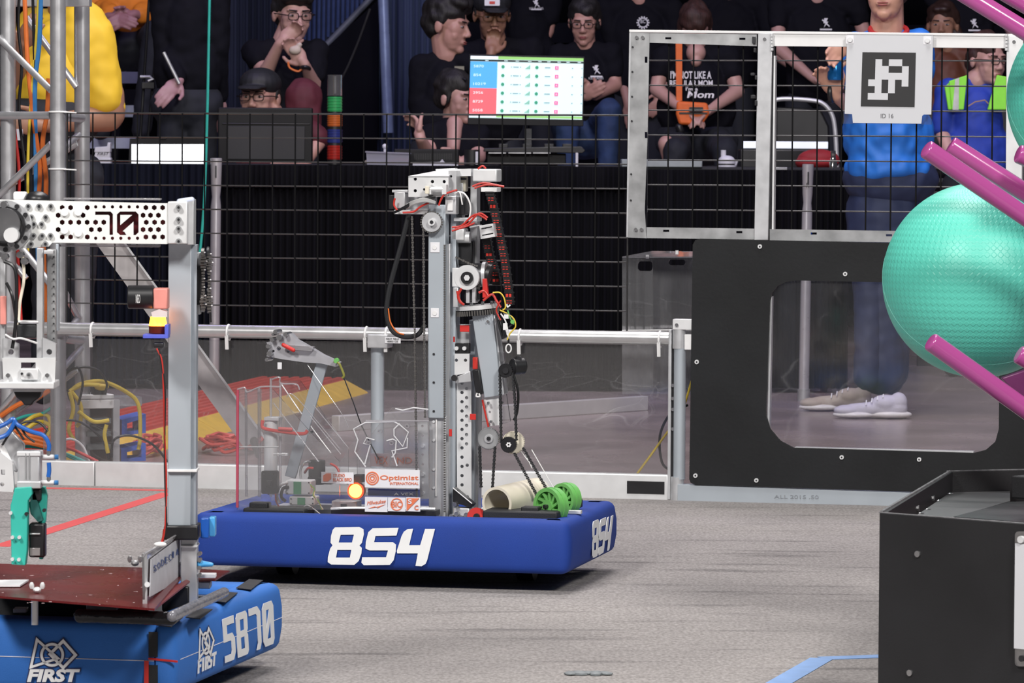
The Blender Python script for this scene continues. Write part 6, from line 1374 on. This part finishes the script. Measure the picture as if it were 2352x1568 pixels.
    bo = blob('body', body, sk, root, .0055 if D < 23 else .007, 5)
    so = blob('shirt', dress, shirt, root, .009, 5, lump=.006)
    if not legs:
        zb = 0 if hp.z < 1.5 else hp.z - .85; b = B()
        for s_ in (-1, 1): b.cap(hp + V((s_ * hipw * .5, .02, -.02)), V((hp.x + s_ * hipw * .6, hp.y + .02, zb + .05)), hipw * .55, .05)
        b.go('trousers', DPANT, root)
    if pants: blob('trousers', [('e', hp - up * .02, (hipw + .022, depth * 1.05, .13))] + lg, pants, root, .010, 5, lump=.006)
    if hd is not None:
        for s_ in (-1, 1):
            B().ell(h(.029 * s_, -.0765, .006), (.0125 * ks, .0065 * ks, .0048 * ks), Rm, 12, 8).go('eye', EYW, root); B().ell(h(.029 * s_, -.0828, .006), (.0052 * ks, .003 * ks, .0050 * ks), Rm, 10, 6).go('iris', EYD, root)
            B().cap(h(.014 * s_, -.0880, .026), h(.043 * s_, -.081, .029), .0036 * ks, .0025 * ks, 8).go('eyebrow', hm, root)
        if mouth: B().ell(h(0, -.0905, -.0575), (.019 * ks, .005 * ks, .0032 * ks), Rm, 12, 6).ell(h(0, -.0900, -.065), (.017 * ks, .0055 * ks, .004 * ks), Rm, 12, 6).go('lips', LIP, root)
        hr = []
        if hair in ('short', 'fringe', 'long', 'bun', 'swept'):
            hr = [E((0, .022, .060), (.083, .099, .082)), E((0, .055, .01), (.079, .062, .075)), E((-.070, .022, .03), (.018, .035, .035)), E((.070, .022, .03), (.018, .035, .035))]
        if hair == 'fringe': hr += [E((x, -.070, .078 + .004 * (i % 2)), (.020, .024, .022)) for i, x in enumerate((-.05, -.025, 0, .025, .05))]
        if hair == 'swept': hr += [E((x, -.045, .105), (.035, .045, .030)) for x in (-.03, .03)] + [E((.05, -.04, .075), (.03, .04, .03))]
        if hair == 'long': hr += [('c', h(-.065, .035, 0), h(-.075, .05, -.16), .030, .035), ('c', h(.065, .035, 0), h(.075, .05, -.16), .030, .035), ('c', h(0, .07, 0), h(0, .085, -.18), .055, .06), E((0, -.06, .085), (.05, .03, .02))]
        if hair == 'bun': hr += [E((0, .09, .09), (.035, .035, .035)), E((-.07, .01, .005), (.012, .03, .045)), E((.07, .01, .005), (.012, .03, .045))]
        if hr: blob('hair', hr, hm, root, .006, 2, lump=.012)
        if hair == 'cap':
            CP = extra.get('cap', BLKM) if extra else BLKM
            cp = blob('cap', [E((0, .012, .060), (.086, .104, .068))] + [E((0, -.095, .045), (.062, .055, .009)), E((0, -.13, .038), (.050, .035, .006))], CP, root, .0055, 2); blob('hair', [E((0, .055, .0), (.079, .062, .06)), E((-.074, .02, .01), (.010, .03, .035)), E((.074, .02, .01), (.010, .03, .035))], hm, root, .006, 2)
        if glasses:
            b = B()
            for s_ in (-1, 1):
                ring = [h(.030 * s_ + .0225 * math.copysign(abs(math.cos(t)) ** .6, math.cos(t)), -.099, .004 + .0155 * math.copysign(abs(math.sin(t)) ** .6, math.sin(t))) for t in [k * PI / 8 for k in range(16)]]
                b.tube(ring, .0022 * ks, 6, True); b.tube([h(.052 * s_, -.099, .008), h(.078 * s_, -.06, .008), h(.082 * s_, .01, .006)], .0024 * ks, 6)
            b.tube([h(-.008, -.101, .006), h(.008, -.101, .006)], .002 * ks, 6); b.go('glasses', glasses, root)
    return root, Q, bo
def badge(par, pl, x, y, s, kind='bolt'):
    """small white chest print: crossed bolt or gear with letters"""
    b = B()
    if kind == 'bolt':
        b.poly(pl, [(x - 3 * s, y - 9 * s), (x + 4 * s, y - 9 * s), (x + 1 * s, y - 2 * s), (x + 5 * s, y - 2 * s), (x - 4 * s, y + 10 * s), (x - 1 * s, y + 1 * s), (x - 5 * s, y + 1 * s)], 0, .002)
        b.go('chest_print', PAPER, par); B().poly(pl, [(x - 8 * s, y - 5 * s), (x - 6.5 * s, y - 7 * s), (x + 8 * s, y + 7 * s), (x + 6.5 * s, y + 8.5 * s)], -.002, .002).go('chest_print', PAPER, par)
        B().rect(pl, x - 12 * s, y + 12 * s, x + 12 * s, y + 15 * s, 0, .002).go('chest_print', PAPER, par)
    else:
        B().disc(pl, x, y, 10 * s, 0, .002, 24, .80).go('chest_print', PAPER, par); text(pl, 'BC', x - 5 * s, y + 1 * s, x + 5 * s, y - 6 * s, PAPER, par, -.001)
        b = B()
        for k in range(14): t = 2 * PI * k / 14; b.disc(pl, x + 11.5 * s * math.cos(t), y + 11.5 * s * math.sin(t), 1.6 * s, 0, .002, 6)
        b.go('chest_print', PAPER, par)
GB = mat('black_frames', (.012, .010, .012), .25)
UP = (0, -1, 0)
# blue shirt standing by the table
BSH = mat('cobalt_shirt', (.015, .16, .62), .6, 0, .06, 5, bump=.5, bscale=9)
pb, Qb, _ = person('person in a bright blue shirt with red collar, standing behind the gate', 17.2, (2038, -30), -14, -2, 0, (1962, 108, 2112, 100), (2045, 400), [
    (0, (1962, 250, -.02), (1914, 222, -.17), ((1886, 172, -.2), (.4, .8, 0), .9, 1), .55), (1, (2120, 225, .0), (1945, 92, -.2), ((1900, 132, -.24), (-.3, 1, 0), .7, -1), .5)],
    BSH, .5, skin('skin_peach', (.60, .33, .24)), 'short', HR, None, DPANT_ := mat('navy_trousers', (.016, .026, .075), .7, 0, .1, 6, bump=.5, bscale=10), [[(2010, 430), (1995, 660, -.05), (1985, 865, -.1)], [(2075, 430, .05), (2055, 660, .1), (2050, 880, .05)]], 1.2, depth=.15, hipw=.17)
blob('shirt_front', [('e', Qb((2035, 300, -.02)), (.172, .150, .25)), ('e', Qb((2040, 385, -.02)), (.176, .152, .09))], BSH, pb, .010, 4, lump=.012)
B().tube([Qb((2040 + 42 * math.cos(t), 70 + 16 * math.sin(t), -.02 - .075 * math.sin(t))) for t in [k * PI / 10 for k in range(20)]], .011, 8, True).go('red_collar', mat('red_collar', (.45, .02, .02), .6), pb)
blob('trouser_leg', [('c', Qb((2005, 640, -.02)), Qb((2022, 850, -.02)), .085, .098), ('c', Qb((2045, 640, .03)), Qb((2040, 850, .05)), .085, .09), ('e', Qb((2035, 500, 0)), (.16, .13, .25))], DPANT_, pb, .012, 5, lump=.006)
B().tube([Qb((1903 + 6 * math.cos(t), 214 + 20 * math.sin(t), -.17 + .03 * math.cos(t * 1))) for t in [k * PI / 8 for k in range(16)]], .010, 8, True).go('wrist_watch', BLK, pb)
def shoe(x, y, m, lab, D):
    P_ = front(D); p = P_(x, y); p.z = 0; o = T('running_shoe', lab, 'shoe', V((p.x, p.y, 0)))
    blob('upper', [('c', p + V((-.085, 0, .035)), p + V((.10, 0, .042)), .024, .036), ('e', p + V((-.105, 0, .032)), (.05, .04, .022)), ('e', p + V((.05, 0, .06)), (.06, .038, .035)), ('e', p + V((.10, 0, .065)), (.035, .034, .04))], m, o, .005, 2)
    blob('sole', [('e', p + V((-.075, 0, .016)), (.085, .046, .015)), ('e', p + V((.07, 0, .018)), (.085, .044, .017)), ('c', p + V((-.1, 0, .018)), p + V((.12, 0, .018)), .015, .018)], mat('white_sole', (.7, .68, .68), .5), o, .005, 2)
    for k in range(4): B().tube([p + V((-.03 + .022 * k, -.03, .055 + .010 * k)), p + V((-.026 + .022 * k, -.006, .072 + .008 * k))], .0025, 6).go('lace', PAPER, o)
shoe(1925, 905, mat('beige_shoe', (.42, .36, .31), .7, bump=.3), 'beige running shoe, the farther of the pair below the gate window', 17.5); shoe(2005, 935, mat('lilac_white_shoe', (.52, .50, .58), .7, bump=.3), 'white running shoe, the nearer of the pair below the gate window', 17.02)
o = T('water_bottle', 'metallic blue water bottle held in front of the blue shirt', 'bottle', Qb((1907, 200, -.22))); X = Qb((1909, 186, -.22))
B().tube([X + V((.012 * (z - .1) * 0, 0, z)) for z in (0, .01, .06, .09, .10, .12, .122)], [.028, .032, .030, .018, .016, .016, .012], 24).go('bottle_body', mat('metallic_blue', (.01, .16, .48), .2, .6), o); B().cyl(X + V((0, 0, .122)), X + V((0, 0, .14)), .015, 18).go('cap', GALV, o)
# hi-vis worker
pv_, Qv, _ = person('person with glasses in a lime safety vest over a blue shirt', 20.2, (2268, 140), 32, 4, 0, (2178, 208, 2312, 205), (2240, 420), [(0, (2165, 300), (2180, 370, -.1), ((2210, 380, -.15), UP, .4, 1), .9)], mat('royal_shirt', (.015, .05, .40), .7, bump=.4, bscale=12), .9, SKC, 'short', HR, GB)
VST = mat('lime_vest', (.28, .85, .06), .55, 0, .04, bump=.3, bscale=14)
for q in ([(-2, 0)],):
    B().poly(front(20.2), [(2180, 186), (2222, 172), (2214, 252), (2186, 252)], -.135, .012).go('vest_panel', VST, pv_, .004); B().poly(front(20.2), [(2290, 172), (2312, 176), (2312, 252), (2268, 252)], -.135, .012).go('vest_panel', VST, pv_, .004)
    B().poly(front(20.2), [(2194, 182), (2203, 178), (2202, 252), (2188, 252)], -.139, .004).go('reflective_band', GALV, pv_); B().poly(front(20.2), [(2170, 200), (2184, 186), (2190, 252), (2178, 252)], -.12, .02).go('vest_panel', VST, pv_, .004)
B().tube([front(20.05)(x, y) for x, y in ((2224, 244), (2240, 234), (2262, 230), (2270, 238))], .003, 6).go('chest_print', mat('tan_print', (.4, .25, .15), .6), pv_)
# mom shirt
pm_, Qm, _ = person('person in black v-neck shirt with white lettering, head bowed', 21.8, (1596, 68), 2, 38, 0, (1524, 132, 1672, 130), (1600, 315), [
    (0, (1508, 205, -.04), (1562, 250, -.22), ((1592, 268, -.28), (0, 0, 1), .6, 1), .42), (1, (1692, 210, -.04), (1628, 252, -.22), ((1600, 268, -.28), (0, 0, 1), .6, -1), .42)], TEE, .42, SKC, 'bun', HR, None, DPANT, [[(1560, 320), (1545, 345, -.45), (1530, 500, -.45)], [(1640, 320), (1655, 345, -.45), (1660, 500, -.45)]], 1.0, depth=.15, hipw=.19)
blob('neck_skin', [('e', Qm((1597, 122, -.075)), (.05, .06, .05)), ('e', Qm((1597, 140, -.10)), (.028, .04, .035))], SKC, pm_, .006, 3)
PF = front(21.62)
for st_, x0, yb, x1, yt_ in (("I'M NOT LIKE A", 1540, 181, 1634, 163), ('REGULAR MOM', 1538, 198, 1637, 184), ("I'm a", 1575, 208, 1603, 200), ('Mom', 1578, 225, 1640, 209)): text(PF, st_, x0, yb, x1, yt_, PAPER, pm_, 0, bold=.02, shear=.15 if st_ == 'Mom' else 0)
o = T('orange_bag', 'small orange crossbody bag with a strap on the person with the lettered shirt', 'bag', PF(1590, 290)); ob = mat('orange_fabric', (.80, .16, .03), .6, bump=.4, bscale=20)
B().poly(PF, [(1555, 232), (1625, 236), (1630, 262), (1612, 288), (1560, 286), (1553, 262)], -.12, .05).go('bag_body', ob, o, .012); B().poly(PF, [(1552, 98), (1567, 98), (1567, 232), (1553, 232)], -.02, .008).go('strap', ob, o, .002); B().rect(PF, 1560, 258, 1625, 262, -.124, .01).go('zip', BLK, o)
tag(B().cap(PF(1560, 292, -.1), PF(1563, 300, -.1), .02, .02).go('key_pouch', BLK), 'small black pouch hanging below the orange bag', 'pouch')
tag(B().rect(PF, 1583, 246, 1615, 256, -.15, .02, .004).go('phone', BLK), 'phone held in the hands of the person with the lettered shirt', 'phone')
blob('shin', [('c', Qm((1524, 330, -.40)), Qm((1530, 370, -.36)), .042, .03)], SKC, pm_, .008, 3)
# woman with glasses
pg, Qg, _ = person('person with glasses and tied back hair to the right of the result screen', 22.6, (1342, 52), -6, 12, 0, (1282, 126, 1404, 122), (1345, 300), [
    (0, (1285, 215), (1330, 225, -.2), ((1350, 215, -.24), UP, .5, 1), .6), (1, (1412, 195, -.03), (1366, 222, -.2), ((1345, 205, -.24), UP, .5, -1), .55)], TEE, .55, SKA, 'bun', HB, GB, JEAN, [[(1380, 290), (1395, 255, -.4), (1392, 400, -.4)], [(1300, 290), (1300, 300, -.4), (1300, 400, -.4)]], 1.0, depth=.12)
badge(pg, front(22.42), 1370, 160, 1.15); text(front(22.42), 'ICE BLADES', 1352, 182, 1386, 177, PAPER, pg)
B().rect(front(22.35), 1340, 195, 1350, 215, 0, .01, .004).go('phone', BLK); _p = [o_ for o_ in C.objects if o_.name.startswith('phone')][-1]; tag(_p, 'phone held by the person with glasses beside the result screen', 'phone')
# man in cap, hand at mouth
pc, Qc, _ = person('person in black cap with white patch resting a hand on the mouth', 22.0, (1130, 36), 8, 10, 0, (1048, 122, 1222, 112), (1130, 330), [
    (0, (1090, 230, -.1), (1128, 128, -.25), ((1136, 72, -.2), (0, 1, 0), 1.5, 1), .95), (1, (1235, 200), (1190, 235, -.2), ((1160, 240, -.2), UP, .5, -1), .8)], TEE, .9, SKB, 'cap', HB, mat('brown_frames', (.10, .05, .02), .3), None, (), 1.12)
B().rect(front(21.86), 1113, -12, 1148, 13, 0, .004, .004).go('cap_patch', PAPER, pc); text(front(21.858), 'Ready', 1117, -1, 1145, -8, INK, pc, 0, shear=.3); B().rect(front(21.858), 1124, 3, 1137, 9, -.001, .001).go('patch_mark', RED, pc)
# dark haired young man, face turned right
pd, Qd, _ = person('dark haired person in black turned to the right beside the person in a cap', 21.4, (1028, 60), 70, 8, 0, (968, 150, 1082, 140), (1010, 340), [(0, (962, 250), (990, 320, -.1), ((1010, 330, -.2), UP, .4, 1), .9)], TEE, .9, SKA, 'swept', HB, None, None, (), 1.15)
# woman at the table looking right
pw_, Qw, _ = person('person with pulled back dark hair at the table, facing the result screen', 20.0, (1050, 228), 48, 4, 0, (990, 312, 1098, 312), (1045, 430), [
    (0, (985, 355, -.1), (968, 318, -.25), ((962, 292, -.2), (1, 0, 0), 1.1, 1), .30), (1, (1098, 360, -.1), (1062, 372, -.2), ((1030, 372, -.2), UP, .4, -1), .5)], TEE, .5, SKC, 'bun', HB, None, None, (), 1.0)
blob('neck_skin', [('c', Qw((1045, 285, -.05)), Qw((1042, 340, -.11)), .04, .03)], SKC, pw_, .007, 3)
B().tube(spline([Qw(p) for p in ((1018, 205, 0), (1035, 176, -.02), (1072, 184, -.08))], 5), .006, 8).go('headset_band', BLK, pw_)
B().rect(front(21.22), 1044, 152, 1066, 168, 0, .003).go('logo_patch', mat('olive_patch', (.25, .24, .18), .6), pd)
# man in maroon with cap and glasses
pq, Qq, _ = person('person in dark cap and thick glasses peering over the flat case, maroon shirt', 20.1, (596, 226), -16, 0, 0, (556, 285, 682, 278), (620, 430), [(1, (735, 320), (700, 380, -.1), ((670, 380, -.15), UP, .4, -1), .9)], mat('maroon_shirt', (.10, .014, .025), .75, bump=.4, bscale=10), .9, SKA, 'cap', HB, GB, None, (), 1.12, depth=.12)
blob('raised_sleeve', [('c', Qq((696, 222, .05)), Qq((700, 330, .03)), .088, .075)], mat('maroon_shirt', (0, 0, 0)), pq, .009, 4, lump=.006)
# boy with glasses eating
py_, Qy, _ = person('young person with glasses holding food near the chin', 21.0, (672, 34), 22, 8, 0, (582, 118, 728, 118), (655, 330), [
    (0, (612, 172, -.12), (648, 102, -.22), ((672, 80, -.22), (0, 1, 0), 1.2, 1), .45), (1, (722, 195, -.1), (706, 150, -.25), ((680, 115, -.25), (0, 1, 0), .9, -1), .7)], TEE, .6, SKC, 'fringe', HB, GB, None, (), 1.15)
tag(blob('snack', [('e', Qy((684, 118, -.27)), (.03, .02, .022)), ('e', Qy((694, 106, -.27)), (.014, .012, .012))], mat('snack_wrap', (.6, .5, .42), .6), None, .005), 'crumpled snack wrapper held by the young person with glasses', 'snack')
B().tube([Qy((706 + 10 * math.cos(t), 160 + 4 * math.sin(t), -.24 + .035 * math.sin(t))) for t in [k * PI / 8 for k in range(16)]], .009, 8, True).go('wrist_watch', BLK, py_)
B().tube(spline([Qy(p) for p in ((668, 145, -.25), (672, 158, -.26), (690, 166, -.26), (700, 160, -.26))], 5), .005, 6).go('orange_wristband', ORC, py_)
# yellow shirt behind the truss
YSH = mat('yellow_shirt', (.80, .52, .03), .65, 0, .05, 5, bump=.5, bscale=9)
pyl, Qyl, _ = person('person in a yellow shirt standing behind the truss tower, seen from the side', 16.4, (120, -90), -60, 10, 0, [(70, 50, .1), (222, 70)], (120, 270), [
    (1, (258, 262, -.02), (110, 290, -.2), ((60, 285, -.22), UP, .5, -1), .92), (0, (40, 200), (62, 110, -.2), ((80, 85, -.25), UP, .8, 1), .6)], YSH, .9, SKB, 'short', HB, None, DPANT, [[(120, 400), (110, 650), (100, 900)], [(190, 400), (180, 650), (180, 900)]], 1.1, depth=.15, hipw=.16)
blob('sleeve', [('c', Qyl((215, 85, -.02)), Qyl((240, 225, -.03)), .085, .078), ('e', Qyl((190, 120, 0)), (.12, .12, .2))], YSH, pyl, .010, 4, lump=.006)
blob('forearm', [('c', Qyl((252, 215, -.02)), Qyl((256, 262, -.02)), .058, .055), ('c', Qyl((250, 270, -.02)), Qyl((120, 285, -.18)), .055, .034)], SKB, pyl, .008, 4)
tag(B().rect(front(16.1), 34, 296, 52, 322, 0, .01, .004).go('phone', WB), 'pale phone held by the person in yellow behind the truss', 'phone')
# seated in orange
por, Qor, _ = person('seated person in an orange hoodie with folded hands, cut off above the chest', 22.0, (298, -110), 0, 0, 0, (228, -40, 372, -40), (300, 95), [
    (0, (220, 50, -.05), (262, 42, -.25), ((292, 50, -.3), (0, -1, .2), .6, 1), 1.8), (1, (385, 50, -.05), (318, 36, -.25), ((285, 52, -.3), (0, -1, .2), .6, -1), 1.8)], mat('orange_hoodie', (.68, .20, .01), .75, bump=.6, bscale=12), 1.8, skin('skin_pinkish', (.34, .16, .17)), None, HB, None, DPANT, [[(250, 95), (235, 90, -.4), (250, 300, -.4)], [(345, 95), (370, 80, -.4), (340, 300, -.4)]], 1.0, depth=.14, hipw=.17)
blob('hoodie_front', [('e', Qor((300, 20, -.02)), (.17, .15, .14)), ('c', Qor((232, 20, -.05)), Qor((262, 30, -.2)), .05, .04), ('c', Qor((372, 20, -.05)), Qor((330, 28, -.2)), .05, .04)], mat('orange_hoodie', (0, 0, 0)), por, .010, 4, lump=.008)
# person in black by the stand
person('person in black standing by the thin stand with one pale hand showing', 20.2, (420, -120), -20, 0, 0, (370, -20, 500, -20), (430, 230), [(0, (380, 120), (418, 185, -.15), ((392, 215, -.2), (0, -1, 0), .5, 1), 1.9), (1, (500, 110), (500, 220, .1), ((500, 260, .1), UP, .5, -1), 2)], TEE, 1.9, skin('skin_mauve', (.40, .22, .24)), None, HB, None, DPANT, [[(400, 240), (395, 420), (395, 640)], [(460, 240), (465, 420), (465, 640)]])
# back row, mostly cut off at the top
pr1, _, _ = person('person in a black shirt with bolt print behind the person in a cap', 24.6, (1225, -85), 0, 0, 0, (1160, -25, 1268, 10), (1215, 190), [(1, (1258, 70), (1238, 120, -.05), ((1235, 140, -.1), (1, 0, 0), .4, -1), .5)], TEE, .5, SKA, None, HB)
badge(pr1, front(24.44), 1232, 8, 1.0); text(front(24.44), 'ICE BLADES', 1216, 22, 1248, 17, PAPER, pr1)
pr2, _, _ = person('person in a black shirt with a white gear print, head above the frame', 24.2, (1452, -55), 0, 0, 0, (1390, 18, 1545, 20), (1465, 230), [(0, (1425, 150), (1440, 235, -.1), ((1445, 260, -.1), UP, .4, 1), .7), (1, (1550, 140), (1530, 220, -.1), ((1510, 240, -.1), UP, .4, -1), .7)], TEE, .7, SKA, 'long', HB, None, None, (), 1.0)
badge(pr2, front(24.04), 1477, 52, 1.15, 'gear')
person('person in a plain black shirt between gear print and bolt print', 24.6, (1662, -62), 0, 0, 0, (1600, 8, 1752, 8), (1670, 210), [(1, (1775, 120, -.1), (1870, 190, -.2), ((1900, 200, -.25), UP, .5, -1), .5)], TEE, .5, SKC, 'long', HB, None, None, (), 1.0)
pr4, _, _ = person('person in a black shirt with bolt print above the marker board, pale arms', 23.6, (1868, -70), 0, 0, 0, (1788, 18, 1965, 12), (1870, 230), [(0, (1785, 110, -.1), (1858, 180, -.25), ((1885, 195, -.28), (0, 0, 1), .5, 1), .38), (1, (1990, 95), (1975, 190), ((1960, 200, -.1), UP, .4, -1), .35)], TEE, .4, SKC, None, HB)
badge(pr4, front(23.44), 1897, 52, 1.15)
pr5, _, _ = person('person in a black shirt with a bolt print at upper right beside the magenta pipe', 24.0, (2205, -75), 0, 0, 0, (2140, -5, 2290, 0), (2215, 180), [(1, (2335, 90), (2330, 180), ((2325, 200, -.1), UP, .4, -1), .5)], TEE, .5, skin('skin_mauve', (0, 0, 0)), 'long', HB)
badge(pr5, front(23.84), 2238, 54, 1.15)
person('person in a brown jacket half hidden behind the marker board', 23.0, (2165, 60), -10, 0, 0, (2118, 130, 2230, 128), (2170, 330), [(1, (2235, 230), (2200, 260, -.1), ((2180, 265, -.1), UP, .4, -1), 1.5)], mat('brown_jacket', (.12, .035, .015), .6), 1.5, SKB, 'long', mat('brown_hair', (.03, .012, .008), .5))
bpy.data.scenes.remove(_TS)
